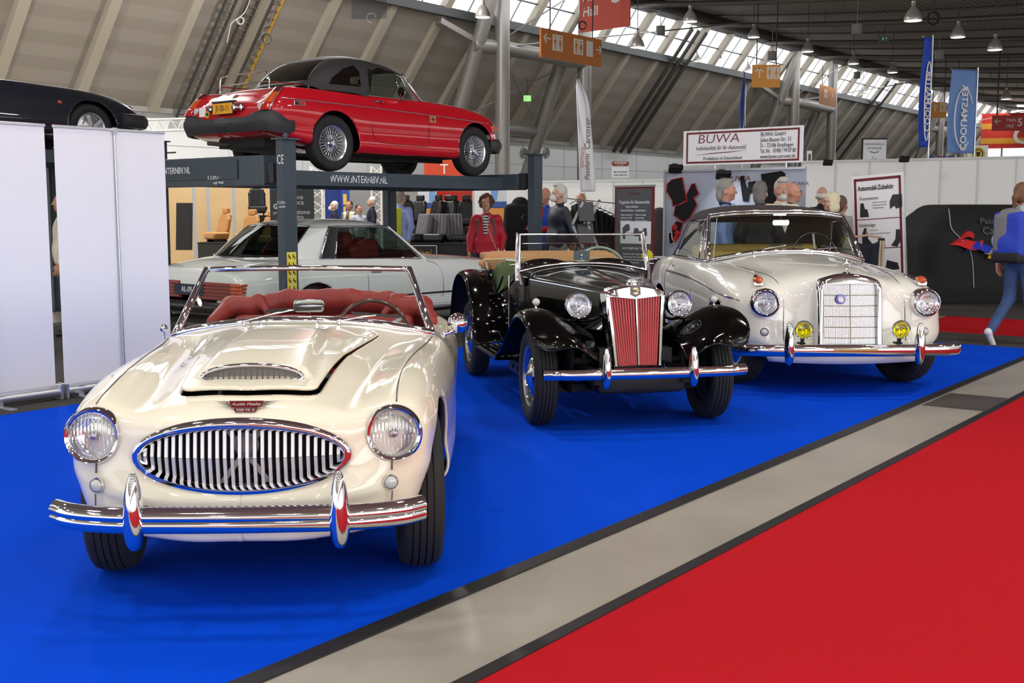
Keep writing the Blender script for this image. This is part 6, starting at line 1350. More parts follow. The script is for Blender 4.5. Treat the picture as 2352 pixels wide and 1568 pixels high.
# ---- dark blue roadster on the lift behind the banners (front half in view)
def dark_roadster(T):
    net = [sec(-.84, [(0, .42), (.2, .42), (.35, .42), (.42, .42), (.45, .41), (.46, .40), (.46, .38), (.2, .37), (0, .37)]), sec(-.80, [(0, .52), (.25, .515), (.45, .51), (.56, .50), (.62, .47), (.63, .42), (.61, .35), (.3, .32), (0, .32)]), sec(-.66, [(0, .63), (.3, .625), (.5, .625), (.62, .61), (.71, .55), (.73, .46), (.71, .32), (.3, .29), (0, .29)]),
        sec(-.4, [(0, .73), (.3, .72), (.48, .72), (.61, .72), (.72, .66), (.78, .52), (.76, .28), (.3, .25), (0, .25)]), sec(0, [(0, .79), (.3, .78), (.48, .77), (.61, .785), (.725, .73), (.805, .55), (.79, .25), (.3, .22), (0, .22)]), sec(.6, [(0, .84), (.3, .83), (.5, .81), (.63, .815), (.735, .77), (.81, .56), (.80, .22), (.3, .2), (0, .2)]),
        sec(1.2, [(0, .87), (.3, .86), (.52, .84), (.65, .835), (.745, .79), (.815, .57), (.80, .22), (.3, .2), (0, .2)]), sec(2.3, [(0, .85), (.3, .85), (.52, .845), (.65, .84), (.745, .79), (.815, .58), (.80, .24), (.3, .2), (0, .2)]), sec(3.1, [(0, .76), (.3, .755), (.5, .75), (.61, .74), (.70, .69), (.76, .55), (.74, .34), (.3, .3), (0, .3)]), sec(3.35, [(0, .6), (.2, .6), (.4, .6), (.48, .59), (.53, .57), (.55, .52), (.53, .45), (.2, .43), (0, .43)])]
    P = smoothgrid(surf_sym(net, 110, 80), 1); cock = poly_sd([(-.45, 1.3), (.45, 1.3), (.45, 2.2), (-.45, 2.2)])
    def body(X):
        d = np.where(X[:, 2] > .75, -(cock(X[:, :2]) + .1), 1.0)
        for yc in (0, 2.25): d = np.minimum(d, np.where(np.abs(X[:, 0]) > .42, np.hypot(X[:, 1] - yc, X[:, 2] - .31) - .345, 1.0))
        return d
    V, F = clip(P.reshape(-1, 3), grid_faces(*P.shape[:2]), body); meshobj('body', V, F, NAVYP, T, sharp=180, solid=.012, inner=UNDER)
    mb = MB(); mb.box((0, 1.2, .24), (1.3, 3.0, .06)); mb.box((-.45, 0, .5), (.05, .8, .45)); mb.box((.45, 0, .5), (.05, .8, .45)); mb.build('chassis', UNDER, T, sharp=None)
    loftbar('front_bumper', [(-.80, -.42, .43), (-.79, -.60, .43), (-.70, -.80, .43), (-.4, -.89, .43), (0, -.91, .43), (.4, -.89, .43), (.70, -.80, .43), (.79, -.60, .43), (.80, -.42, .43)], [(.02, .09), (-.03, .075), (-.06, .02), (-.06, -.04), (-.03, -.09), (.02, -.10)], BUMPERRUB, T, 60)
    vseam('door_seam', P, [(.62, .80), (.60, .6), (.62, .3)], SEAMD, T); curve_tube('wing_crease', P, lambda y: .645, np.linspace(-.3, .9, 20), .002, .004, NAVYP, T)
    for s in (-1, 1): 
        q = on_side(P, .43, .60, .003); mb = MB(); mb.box((s * q[0], .43, .60), (.012, .05, .035)); mb.build('side_repeater', AMBER, T, bevel=.004)
        headlamp(T, (s * .545, -.70, .565), (s * .1, -1, .25), .075, rim=.01)
    mb = MB(); mb.tube([(s_, 1.25 + .1 * abs(s_), .86) for s_ in (-.66, 0, .66)], .02, 8); mb.tube([(-.64, 1.32, .85), (-.55, 1.62, 1.2), (0, 1.55, 1.22), (.55, 1.62, 1.2), (.64, 1.32, .85)], .02, 8); mb.build('windscreen_frame', CHROME, T)
    for s in (-1, 1):
        for y in (0, 2.25):
            w_ = wheel(T, (s * .69, y, .305), s, .305, .185, .19, (M('alloy_silver', '#b8bcc2', .3, .8), M('alloy_silver')))
            mb = MB()
            for k in range(5): a = 2 * PI * k / 5; mb.beam((s * .098, .03 * math.cos(a), .03 * math.sin(a)), (s * .09, .165 * math.cos(a), .165 * math.sin(a)), .045, .02, up=(1, 0, 0))
            mb.build('spokes', M('alloy_silver'), w_, sharp=None)
D_ = thing('roadster', 'dark blue-black roadster raised behind the white banners at the upper left', 'car', (-5.95, 15.35, 2.172), math.radians(140)); dark_roadster(D_)
# ------------------------------------------------------------------ stands, banners, displays
def at(px, py, Y):
    """point seen in direction (px, py) at distance Y down the hall"""
    a = (px - 1176) / FPX; b = -(py - 784) / FPX; c, s = math.cos(PITCH), math.sin(PITCH)
    ry = c + b * s; rz = -s + b * c; t = Y / ry; return Vector((a * t, Y, CAM_H + rz * t))
def board(name, label, cat, p0, p1, z0, z1, mat, thick=.02, part='panel', group=None):
    p0 = Vector((p0[0], p0[1], 0)); p1 = Vector((p1[0], p1[1], 0)); d = p1 - p0; L = d.length
    t = thing(name, label, cat, (p0.x, p0.y, 0), math.atan2(d.y, d.x), group)
    mb = MB(); mb.box((L / 2, 0, (z0 + z1) / 2), (L, thick, z1 - z0)); mb.build(part, mat, t, sharp=None); return t, L
BANW = M('banner_white', '#f4f5f9', .55, var=.01, vscale=2)
MAROON = M('maroon_print', '#6e1a20', .5); INK = M('print_black', '#1b1b1d', .5); INKG = M('print_grey', '#8d8e92', .5)
# two roll-up banners seen from behind
def rollup(u0, label):
    t = thing('roll_up_banner', label, 'banner', G(u0, -7.97), 0, None); t.rotation_euler = (0, 0, math.atan2(GU[1], GU[0]))
    mb = MB(); mb.box((.5, 0, 1.06), (.985, .003, 1.98)); mb.build('panel', BANW, t, sharp=None)
    mb = MB(); mb.box((.5, 0, 2.06), (1.0, .016, .022)); mb.build('top_rail', ALU, t, bevel=.003)
    mb = MB(); mb.tube([(x, 0, .062) for x in (0, 1.0)], .048, 16, flat=((0, 1, 0), 1.2)); mb.box((-.005, 0, .062), (.02, .13, .11)); mb.box((1.005, 0, .062), (.02, .13, .11)); mb.build('cassette', ALU, t, sharp=40)
    mb = MB(); mb.cyl((.52, -.028, .10), (.52, -.012, 2.07), .009, n=10); mb.box((.52, -.02, 2.05), (.03, .03, .05)); mb.build('pole', ALU, t, sharp=40)
    for x in (.12, .52): 
        mb = MB(); mb.box((x, -.10, .008), (.06, .26, .012)); mb.box((x, -.04, .05), (.05, .02, .09)); mb.build('foot', ALU, t, bevel=.003)
rollup(3.86, 'white roll-up banner seen from behind, cut off by the left edge of the photo'); rollup(4.92, 'white roll-up banner seen from behind, beside the cream roadster, with a silver pole')

# long white stand sign with printed address
a = at(1570, 345, 16.1); b = at(1845, 335, 14.95)
t, L = board('stand_sign', 'white landscape sign with maroon border and stand name above the car mat wall', 'sign', a, b, 2.05, 2.52, BANW, .012)
mb = MB()
for (x0, x1, z0, z1) in ((.05, L - .05, 2.075, 2.10), (.05, L - .05, 2.47, 2.495), (.05, .075, 2.10, 2.47), (L - .075, L - .05, 2.10, 2.47)): mb.box(((x0 + x1) / 2, -.0075, (z0 + z1) / 2), (x1 - x0, .003, z1 - z0))
mb.build('border', MAROON, t, sharp=None)
f = (1, 0, 0); up = (0, 0, 1)
text('lettering', 'BUWA', .17, (.22, -.008, 2.395), t, MAROON, f, up, 'LEFT', sx=1.28, shear=.12, bold=-.002)
text('lettering', 'Individualität für Ihr Automobil.', .078, (.20, -.008, 2.275), t, M('print_brown', '#5a4a4a', .5), f, up, shear=.25, sx=.78)
mb = MB(); mb.tube([(.19, -.008, 2.185), (.45, -.008, 2.205), (.70, -.008, 2.215), (.98, -.008, 2.232)], [.001, .006, .006, .001], 6, flat=((0, 1, 0), .2)); mb.build('swoosh', MAROON, t, sharp=180)
text('lettering', 'Produktion in Deutschland', .062, (.32, -.008, 2.135), t, INK, f, up, sx=.88)
for k, s_ in enumerate(('BUWA GmbH', 'Julius-Bauser-Str. 33', 'D - 72186 Empfingen', 'Tel. Nr.   07485 / 99 87 80', 'www.buwa-carcover.de')):
    text('lettering', s_, .075, (1.18, -.008, 2.425 - .072 * k), t, INK, f, up, sx=[.8, .72, .74, .62, .70][k])
mb = MB()
for x in (.25, L - .45): mb.cyl((x, .42, 0), (x, .42, 2.5), .018, n=10); mb.cyl((x, .42, 2.45), (x, 0, 2.45), .012, n=8); mb.ball((x, -.008, 2.50), .014, 6)
mb.build('frame_posts', ALU, t)
# grey-blue wall with floor mats
a = at(1526, 600, 16.45); b = at(1846, 600, 15.1)
MATW = M('stand_wall_blue_grey', '#aeb6c8', .7, var=.03, vscale=3)
wall, L = board('display_wall', 'pale blue-grey display wall hung with black car mats', 'display wall', a, b, .004, 1.98, MATW, .03)
wl = wall.matrix_basis.copy() if False else None
mb = MB(); mb.box((0, -.005, 1.0), (.03, .05, 2.0)); mb.box((L / 2, -.01, 1.985), (L, .06, .03)); mb.box((.92, -.016, 1.0), (.012, .01, 1.96)); mb.build('frame', ALU, wall, sharp=None)
text('lettering', 'BUWA', .10, (.98, -.018, 1.86), wall, MAROON, f, up, sx=1.2, shear=.12); text('lettering', 'BUWA', .07, (1.93, -.018, 1.78), wall, M('print_brown'), f, up, sx=1.2, shear=.12)
rzw = wall.rotation_euler[2]; cw, sw_ = math.cos(rzw), math.sin(rzw)
MATM = M('car_mat_black', '#121214', .95, bump=.3, bscale=200)
def wallmat(name, label, pts, edge, off=.03):
    """mat outline in wall coordinates (x along the wall, height)"""
    cx = sum(p[0] for p in pts) / len(pts); cz = sum(p[1] for p in pts) / len(pts)
    t = thing(name, label, 'car mat', (a.x + cw * cx + sw_ * off, a.y + sw_ * cx - cw * off, cz), rzw, 'car mats on the display wall')
    Q = [(p[0] - cx, p[1] - cz) for p in pts]; mb = MB(); mb.prism(Q, .012); mb.build('mat', MATM, t, sharp=None)
    mb = MB(); mb.tube([(q[0], -.004, q[1]) for q in Q], .007, 6, closed=True); mb.build('edging', edge, t, sharp=180); return t
RE = M('red_edging', '#c0222a', .7); BE = M('black_edging', '#0a0a0b', .8); WE = M('white_edging', '#e8e8ec', .7)
px2 = lambda px, py: ((px - 1526) / 320 * L, 1.43 + (484 - py) / 2640 * (16.4 - 1.3 * (px - 1526) / 320))
wallmat('car_mat', 'black car mat with square shoulders, top left on the display wall', [px2(*p) for p in ((1533, 423), (1540, 418), (1543, 414), (1570, 408), (1582, 460), (1560, 472), (1548, 473), (1546, 460), (1532, 440))], RE)
wallmat('car_mat', 'black car mat with red wavy edge beside the square-shouldered mat', [px2(*p) for p in ((1594, 424), (1602, 422), (1606, 434), (1612, 445), (1600, 455), (1608, 470), (1592, 500), (1576, 510), (1552, 494), (1556, 474), (1584, 462), (1582, 448))], RE, .045)
wallmat('car_mat', 'black mat with red diamond pattern low on the display wall', [px2(*p) for p in ((1560, 507), (1576, 512), (1568, 540), (1556, 556), (1548, 548), (1550, 520))], RE, .055)
wallmat('car_mat', 'small black mat with bright white edging at the foot of the display wall', [px2(*p) for p in ((1541, 534), (1549, 532), (1550, 546), (1556, 556), (1544, 561), (1541, 548))], WE, .06)
wallmat('car_mat', 'narrow black pedal-side mat hung between two men\'s heads', [px2(*p) for p in ((1705, 407), (1713, 405), (1718, 428), (1727, 440), (1724, 462), (1714, 462))], BE)
wallmat('car_mat', 'short black mat behind the grey-haired man seen from behind', [px2(*p) for p in ((1724, 420), (1740, 417), (1742, 440), (1726, 444))], BE)
wallmat('car_mat', 'largest black mat at the right end of the display wall', [px2(*p) for p in ((1752, 402), (1796, 395), (1803, 400), (1802, 440), (1790, 470), (1760, 470), (1756, 420))], BE)
dm = MB(); dm.prism([(0, .05), (.05, 0), (0, -.05), (-.05, 0)], .006, (0, 0, 0))
for c in [o for o in list(COL.objects) if o.name.startswith('car_mat') and 'red diamond' in o.get('label', '')]:
    for i, (x, z) in enumerate(((-.02, .06), (.02, -.02), (-.01, -.10))):
        o = dm.build('diamond_patch', RE, c, sharp=None); o.location = (x, -.010, z)
def floodlight(name, label, loc, rz=0):
    t = thing(name, label, 'floodlight', loc, rz); mb = MB(); mb.box((0, -.05, .0), (.20, .06, .12), rot=Euler((.7, 0, 0))); mb.build('head', BLACKRUB, t, bevel=.01)
    mb = MB(); mb.tube([(0, 0, .03), (0, .02, .07), (0, .08, .06)], .012, 8); mb.box((0, .08, .05), (.08, .05, .06)); mb.build('bracket', DGREY, t); return t
floodlight('floodlight', 'black floodlight on the left top corner of the display wall', at(1551, 388, 16.3)); floodlight('floodlight', 'black floodlight clipped under the long white stand sign', at(1660, 402, 15.5)); floodlight('floodlight', 'black floodlight on top of the white partition, right of the tall dark-topped banner', at(2075, 366, 23.6)); floodlight('floodlight', 'black floodlight on the white partition under the far grey column', at(1900, 374, 24.4))
sp = bpy.data.lights.new('display_spot', 'SPOT'); sp.energy = 25; sp.spot_size = 1.6; sp.shadow_soft_size = .05; so = bpy.data.objects.new('display_spot', sp); COL.objects.link(so); pp = at(1655, 405, 15.45); so.location = pp; so.rotation_euler = (math.radians(50), 0, rzw)
# white partition walls
PW = M('partition_white', '#f1f2f2', .6)
def partition(label, pxa, Da, pxb, Db, top_z, n):
    a = at(pxa, 500, Da); b = at(pxb, 500, Db); t, L = board('partition_wall', label, 'partition', a, b, 0, top_z, PW, .04)
    for k in range(n + 1):
        mb = MB(); mb.box((L * k / n, -.022, top_z / 2), (.03, .02, top_z)); mb.build('stile', ALU if False else M('partition_stile', '#d2d4d4', .5), t, sharp=None)
    mb = MB(); mb.box((L / 2, -.01, top_z - .02), (L, .06, .05)); mb.build('top_rail', M('partition_stile'), t, sharp=None); return t
partition('long white partition wall behind the covered car', 1840, 25.2, 2420, 22.6, 2.50, 7)
partition('white partition wall left of the display wall', 1215, 27.0, 1545, 25.4, 2.12, 5)
partition('white partition behind the woman in the red jacket', 1088, 26.0, 1216, 25.5, 1.98, 2)
t, L = board('fabric_panel', 'plain white fabric panel beside the right end of the display wall', 'panel', at(1805, 500, 15.9), at(1846, 500, 15.75), .3, 2.02, M('fabric_pale_grey', '#c3c8d6', .8), .01)
# roll-up display with carpets for motorhomes
t, L = board('display_banner', 'dark grey roll-up display with maroon sides about motorhome carpets', 'banner', at(1412, 500, 15.8), at(1503, 500, 15.3), .1, 1.75, MAROON, .006)
mb = MB(); mb.box((L / 2 - .01, -.004, .95), (L - .07, .003, 1.55)); mb.build('grey_print', M('print_slate', '#55565b', .5), t, sharp=None)
mb = MB(); mb.box((L / 2, 0, 1.76), (L + .02, .02, .025)); mb.build('top_rail', ALU, t, sharp=None); mb = MB(); mb.box((L / 2, 0, .06), (L + .02, .16, .1)); mb.build('cassette', ALU, t, bevel=.02)
TW = M('print_white', '#f0f0f2', .5)
text('lettering', 'BUWA', .055, (L / 2, -.006, 1.655), t, MAROON, f, up, 'CENTER', sx=1.3)
text('lettering', 'Teppiche für Reisemobile', .062, (L / 2, -.006, 1.545), t, TW, f, up, 'CENTER', sx=.84); text('lettering', 'Fahrerkabine', .042, (L / 2 - .04, -.006, 1.485), t, TW, f, up, 'CENTER'); text('lettering', 'Gäste-/Küchen- / Laderäume', .042, (L / 2 - .02, -.006, 1.435), t, TW, f, up, 'CENTER', sx=.9)
for k in range(3): text('lettering', ['• Optisch ansprechend', '• Individuell nach Maß', '• keine Rutschgefahr'][k], .03, (.10, -.006, 1.375 - .04 * k), t, TW, f, up, sx=.8); text('lettering', ['• Einfach zu reinigen', '• Strapazierfähig', '• Viel mehr tolle Pulte'][k], .03, (.36, -.006, 1.375 - .04 * k), t, TW, f, up, sx=.8)
mb = MB(); mb.box((L / 2 + .03, -.0065, 1.14), (L - .16, .003, .30)); mb.build('picture_field', WHITE, t, sharp=None)
mb = MB(); mb.prism([(.15, 1.20), (.21, 1.25), (.27, 1.25), (.28, 1.17), (.20, 1.14), (.20, 1.05), (.16, 1.05)], .004, (0, -.009, 0)); mb.build('mat_picture', M('print_slate'), t, sharp=None)
mb = MB(); mb.prism([(.34, 1.13), (.36, 1.20), (.42, 1.20), (.44, 1.16), (.50, 1.16), (.52, 1.20), (.57, 1.20), (.58, 1.10), (.50, 1.09), (.50, 1.03), (.44, 1.03), (.44, 1.09), (.36, 1.09)], .004, (0, -.009, 0)); mb.build('mat_picture', M('print_slate'), t, sharp=None)
text('lettering', 'auch maßgefertigte Teppiche', .05, (L / 2 + .02, -.006, .93), t, TW, f, up, 'CENTER', sx=.75)
for k in range(4): text('lettering', ['Bringen Sie uns Ihre maßgefertigten', 'Teppich bei ganz sicher auf Ihre', 'ungewöhnlichen Sonderanfertigungen', 'zählen Sie, arbeiten in Serie'][k], .03, (.16, -.006, .85 - .038 * k), t, TW, f, up, sx=.85)
# display banner with car accessories
a = at(1975, 500, 14.9); b = at(2094, 500, 14.45)
t, L = board('display_banner', 'white display banner with maroon border listing car accessories', 'banner', a, b, .25, 1.87, BANW, .008)
t.rotation_euler = (0, math.radians(-4), t.rotation_euler[2])
mb = MB()
for (x0, x1, z0, z1) in ((.03, L - .03, 1.80, 1.835), (.03, .06, .3, 1.83), (L - .06, L - .03, .3, 1.83), (.05, L - .05, 1.305, 1.315), (.05, L - .05, .93, .94)): mb.box(((x0 + x1) / 2, -.006, (z0 + z1) / 2), (x1 - x0, .003, z1 - z0))
mb.build('border', MAROON, t, sharp=None); mb = MB(); mb.box((L + .005, 0, 1.06), (.012, .02, 1.64)); mb.box((L / 2, .1, .02), (.5, .5, .03)); mb.cyl((L / 2, .06, .02), (L / 2, .02, .3), .015, n=8); mb.build('stand', ALU, t, sharp=None)
text('lettering', 'Automobil-Zubehör', .085, (.08, -.007, 1.705), t, INK, f, up, sx=.68, bold=.002); text('lettering', 'Fussmatten', .058, (.10, -.007, 1.575), t, M('print_brown'), f, up, sx=.95); text('lettering', 'Sitzbezüge', .062, (.08, -.007, 1.235), t, M('print_brown'), f, up, sx=.85)
for k in range(3): text('lettering', ['Passform Fussmatten für', 'alle lieferbaren Modelle', 'Originalbefestigung'][k], .026, (.27, -.007, 1.52 - .035 * k), t, INKG, f, up, sx=.75)
for k in range(2): text('lettering', ['Passform Bezug', 'in Stoff- oder Kunstlederkombination'][k], .026, (.22, -.007, 1.17 - .045 * k), t, INKG, f, up, sx=.7)
mb = MB()
for pts in ([(.10, 1.34), (.11, 1.52), (.15, 1.52), (.17, 1.44), (.20, 1.44), (.22, 1.34)], [(.50, 1.42), (.50, 1.52), (.54, 1.60), (.66, 1.60), (.66, 1.44), (.58, 1.42), (.56, 1.46)], [(.12, .96), (.12, 1.12), (.15, 1.20), (.19, 1.20), (.20, 1.06), (.26, .99), (.22, .96)], [(.50, .96), (.56, 1.04), (.57, 1.16), (.62, 1.16), (.63, 1.02), (.58, .94)], [(.33, .94), (.33, 1.06), (.42, 1.06), (.42, .94)], [(.42, .68), (.44, .78), (.58, .74), (.60, .66), (.44, .64)], [(.38, .46), (.40, .54), (.54, .54), (.60, .50), (.60, .44), (.40, .42)]): MB().prism(pts, .003, (0, -.006, 0)).build('product_picture', M('print_charcoal', '#2c2c30', .5), t, sharp=None)
# hanging garment beside it
t = thing('coat_hanger', 'wooden hanger with a dark blue sleeveless cover in front of the accessories banner', 'hanger', at(1990, 545, 14.3)); mb = MB(); mb.tube([(-.19, 0, .0), (0, 0, .025), (.19, 0, 0)], .014, 8); mb.cyl((0, 0, .02), (0, 0, .12), .006, n=6); mb.build('hanger', M('hanger_wood', '#b39a7c', .5), t)
rows = [[(-.17 + .34 * u + .01 * math.sin(9 * u + 5 * v), .02 * math.sin(14 * u + 3 * v), -.03 - .75 * v - .06 * math.sin(PI * u) * (1 - v)) for u in np.linspace(0, 1, 24)] for v in np.linspace(0, 1, 14)]; mb = MB(); mb.grid(rows); mb.build('cover', M('cover_navy', '#151826', .9), t, sharp=180, solid=.008)
rows = [[(.15 + .08 * u, .03 + .02 * math.sin(12 * u + 3 * v), -.04 - .7 * v) for u in np.linspace(0, 1, 10)] for v in np.linspace(0, 1, 10)]; mb = MB(); mb.grid(rows); mb.build('beige_strap', M('cover_beige', '#b7a992', .9), t, sharp=180, solid=.008)
# feather flag
a = at(1352, 490, 21.5); t = thing('feather_flag', 'white feather flag with grey script standing in front of the grey column', 'flag', (a.x, a.y, 0))
ft = at(1332, 182, 21.5); z0 = at(1350, 440, 21.5).z; z1 = ft.z
prof = []
rows = []
for v in np.linspace(0, 1, 40):
    z = z0 + (z1 - z0) * v; xl = -.14 - .10 * v + .01 * math.sin(6 * v); w_ = .255 * (1 - max(0, (v - .70) / .30) ** 2.6) * (.82 + .18 * (1 - v)) + .01
    rows.append([(xl + w_ * u, .03 * math.sin(5 * u + 4 * v), z) for u in np.linspace(0, 1, 8)])
mb = MB(); mb.grid(rows); mb.build('sail', BANW, t, sharp=180, solid=.002)
mb = MB(); mb.tube([(-.13, 0, 0), (-.15, 0, z0), (-.24, 0, z1 - .1), (-.20, 0, z1 + .01), (-.10, 0, z1 - .25), (0.0, 0, z1 - .8)], .014, 6); mb.box((-.13, 0, .02), (.5, .5, .04)); mb.build('pole', ALU, t)
for s_, zz, sz in (('Passform', z0 + .45, .13), ('Carcover', z0 + 1.05, .15)): text('lettering', s_, sz, (-.03, -.04, zz), t, M('print_brown'), (0, 0, 1), (-1, 0, 0), 'CENTER', shear=.2)
text('lettering', 'Germany', .10, (-.13, -.04, z0 + .62), t, M('print_red', '#c23a3a', .5), (0, 0, 1), (-1, 0, 0), 'CENTER', shear=.3)
# covered car
t = thing('covered_car', 'car hidden under a black fitted cover with coloured fabric swatches laid on it', 'car', (7.55, 18.6, 0), math.radians(8))
sd = SDF(.12); sd.box((.75, 0, .62), (1.75, .50, .30), .34, k=.1); sd.box((.85, .05, 1.05), (1.5, .40, .14), .34, k=.25); sd.ell((-.72, -.62, 1.02), (.17, .12, .10), k=.08)
sd.box((.4, 0, .16), (1.9, .72, .12), .06, k=.12)
cov = sdfobj('fitted_cover', sd, .035, M('cover_black', '#17181a', .85, var=.1, vscale=3, bump=.25, bscale=8), t)
CV = np.array([v.co for v in cov.data.vertices])
def cy(x, z): m = np.hypot(CV[:, 0] - x, CV[:, 2] - z) < .09; return float(CV[m, 1].min())
mb = MB(); P_ = [(x, cy(x, z) - .004, z) for x, z in ((-.88, 1.46), (-.92, 1.34), (-.94, 1.16), (-.80, 1.0), (-.66, .85), (-.60, .66), (-.58, .48), (-.56, .25))]; mb.tube([tuple(p) for p in spline(P_, 50)], .006, 6); mb.build('white_piping', M('piping_white', '#c9cacc', .7), t, sharp=180)
text('lettering', 'Passform', .13, (-.48, cy(-.2, 1.27) - .02, 1.27), t, M('print_dim_grey', '#4c4d50', .7), (1, 0, 0), Vector((0, .35, 1)), sx=1.1, bold=.002); text('lettering', 'Carcover', .16, (-.46, cy(-.2, 1.12) - .02, 1.12), t, M('print_dim_grey'), (1, 0, 0), Vector((0, .25, 1)), sx=1.1, bold=.003)
for nm, lb, col, c, r in (('fabric_swatch', 'small red fabric swatch lying highest on the covered car', '#c8242c', (2212, 542), .15), ('fabric_swatch', 'long red fabric swatch on the covered car, left of the blue one', '#d0262e', (2215, 559), .24), ('fabric_swatch', 'blue fabric swatch on the covered car', '#1f35b8', (2243, 568), .20), ('fabric_swatch', 'beige fabric swatch next to the blue one', '#b9aa92', (2276, 572), .12), ('fabric_swatch', 'yellow fabric swatch lowest on the covered car', '#e2c03a', (2287, 581), .14)):
    p = at(c[0], c[1], 17.66 + .0006 * (581 - c[1])); mb = MB(); mb.grid([[((u - .5) * 2 * r + .3 * r * v, -.03 * math.sin(3 * u) + (v - .5) * .10, (v - .5) * r * .55 + .04 * math.sin(5 * u + r * 30)) for u in np.linspace(0, 1, 8)] for v in np.linspace(0, 1, 6)]); o = mb.build(nm, M('swatch_' + col[1:], col, .85), None, sharp=180, solid=.01); o.location = p; tag(o, lb, 'fabric swatch', 'fabric swatches on the covered car')
# pale car and black car glimpsed behind the stands
def glimpsed(name, label, loc, rz, paint, glassm):
    t = thing(name, label, 'car', loc, rz); sd = SDF(.1); sd.box((0, 0, .58), (1.85, .60, .16), .18, k=.1); sd.box((.1, 0, 1.10), (.85, .48, .10), .20, k=.22); sdfobj('body', sd, .04, paint, t)
    for s in (-1, 1):
        mb = MB(); mb.prism([(-.75, .98), (-.45, 1.30), (.62, 1.30), (.92, .98)], .02, (.1, s * .725, 0)); mb.build('side_window', glassm, t, bevel=.005)
        for x in (-1.25, 1.25): wheel(t, (x, s * .70, .31), 1, .31, .18, .19, (ALU, ALU), name='wheel').rotation_euler = (0, 0, s * PI / 2)
    return t
DG = M('dark_window', '#141a1c', .1, 0, 1)
glimpsed('car', 'cream saloon glimpsed between the accessories banner and the covered car', (8.9, 20.8, 0), math.radians(10), M('cream_saloon', '#d8d4bd', .3, 0, 1), DG)
glimpsed('car', 'black vintage car with bright windows behind the woman in the red jacket', (.7, 30.5, 0), math.radians(20), BLACKP, M('bright_window', '#e8edf0', .2, 0, 1))
# ---- left background: wooden wall, dark banner, seats
a = at(280, 500, 27.5); b = at(716, 500, 31.5)
BEIGE = M('beige_wood_wall', '#d3b383', .55, var=.06, vscale=1.2)
t, L = board('wood_wall', 'light wooden stand wall with grey joints behind the pale coupe', 'stand wall', a, b, 0, 2.3, BEIGE, .05)
mb = MB()
for p in (432, 463, 522, 580): x = (p - 280) / 436 * L; mb.box((x, -.027, 1.14), (.09, .006, 2.26))
mb.build('joint_strips', M('joint_blue_grey', '#aab0b8', .5), t, sharp=None)
t, L = board('dark_banner', 'dark green-grey banner with white Italian lettering behind the lift post', 'banner', at(621, 500, 19.4), at(722, 500, 19.7), .4, 1.95, M('banner_forest', '#3a4441', .55, var=.15, vscale=3), .01)
for s_, px_, py_, sz in (('epoca', 696, 430, .12), ('zione', 697, 453, .11), ("epoca", 698, 465, .11), ('azione', 712, 487, .11), ('auto', 697, 498, .11)): z = 1.43 + (484 - py_) / 2640 * 19.5; text('lettering', s_, sz, ((px_ - 621) / 101 * L, -.008, z), t, TW, f, up, 'RIGHT')
text('lettering', 'Ge', .11, (.05, -.008, 1.50), t, TW, f, up, bold=.004); text('lettering', 'pr', .08, (.05, -.008, 1.40), t, TW, f, up)
mb = MB(); 
for k, r in enumerate((.10, .07, .04)): mb.tube([(.12 + r * math.cos(x), -.008, 1.78 + r * math.sin(x)) for x in np.linspace(.4, PI, 12)], .013, 6, flat=((0, 1, 0), .15))
mb.build('arc_logo', M('logo_blue', '#3a6fd8', .4), t)
def seat(name, label, loc, rz, mat, piping, kind='bucket', sc=1.0):
    t = thing(name, label, 'car seat', loc, rz); tilt = np.array(Euler((-.22, 0, 0)).to_matrix())
    if kind == 'low':
        sd = SDF(.04); sd.box((0, 0, .13), (.21, .21, .05), .05, k=.03); sdfobj('cushion', sd, .02, piping, t); sd = SDF(.03); sd.box((0, .25, .45), (.20, .035, .24), .05, R=tilt); sdfobj('backrest', sd, .018, mat, t)
    else:
        sd = SDF(.05); sd.box((0, -.02, .17), (.19, .22, .05), .05); sd.cap((-.23, -.2, .22), (-.23, .2, .22), .05); sd.cap((.23, -.2, .22), (.23, .2, .22), .05); sdfobj('cushion', sd, .02, mat, t)
        sd = SDF(.04); sd.box((0, .27, .50), (.17, .04, .24), .04, R=tilt)
        for s in (-1, 1): sd.cap((s * .20, .18, .30), (s * .20, .27, .62), .055, .05); sd.cap((s * .20, .27, .62), (s * .13, .31, .76), .05, .04)
        sdfobj('backrest', sd, .02, mat, t); sd = SDF(.02); sd.box((0, .33, .87), (.09, .03, .05), .035); sd.cap((-.08, .32, .76), (-.08, .33, .86), .02); sd.cap((.08, .32, .76), (.08, .33, .86), .02); sdfobj('headrest', sd, .015, mat, t)
        mb = MB()
        for k in range(5): mb.tube([(x, .205 + .045 * k - .012, .36 + .075 * k) for x in (-.13, 0, .13)], .008, 6)
        mb.build('stitching', piping, t)
    mb = MB()
    for s in (-1, 1): mb.box((s * .17, 0, .04), (.03, .42, .08))
    mb.build('runners', BLACKRUB, t, bevel=.004); return t
TANL = M('tan_leather', '#c08a50', .45, var=.06); TAND = M('tan_leather_dark', '#8a5a30', .6); BLKL = M('black_leather', '#141416', .4, var=.1)
GSTR = stripes('grey_corduroy', '#77757a', '#514f55', 3.4, 'X', .85, .4)
def counter(name, label, cat, px0, px1, D, ztop, mat, dep=.7, rz=0.0):
    a = at(px0, 500, D); b = at(px1, 500, D); t = thing(name, label, cat, ((a.x + b.x) / 2, D + dep / 2, 0), rz); mb = MB(); mb.box((0, 0, ztop / 2), (b.x - a.x, dep, ztop)); mb.build('body', mat, t, bevel=.01); mb = MB(); mb.box((0, 0, ztop + .005), (b.x - a.x + .02, dep + .02, .02)); mb.build('top', mat, t, sharp=None); return t
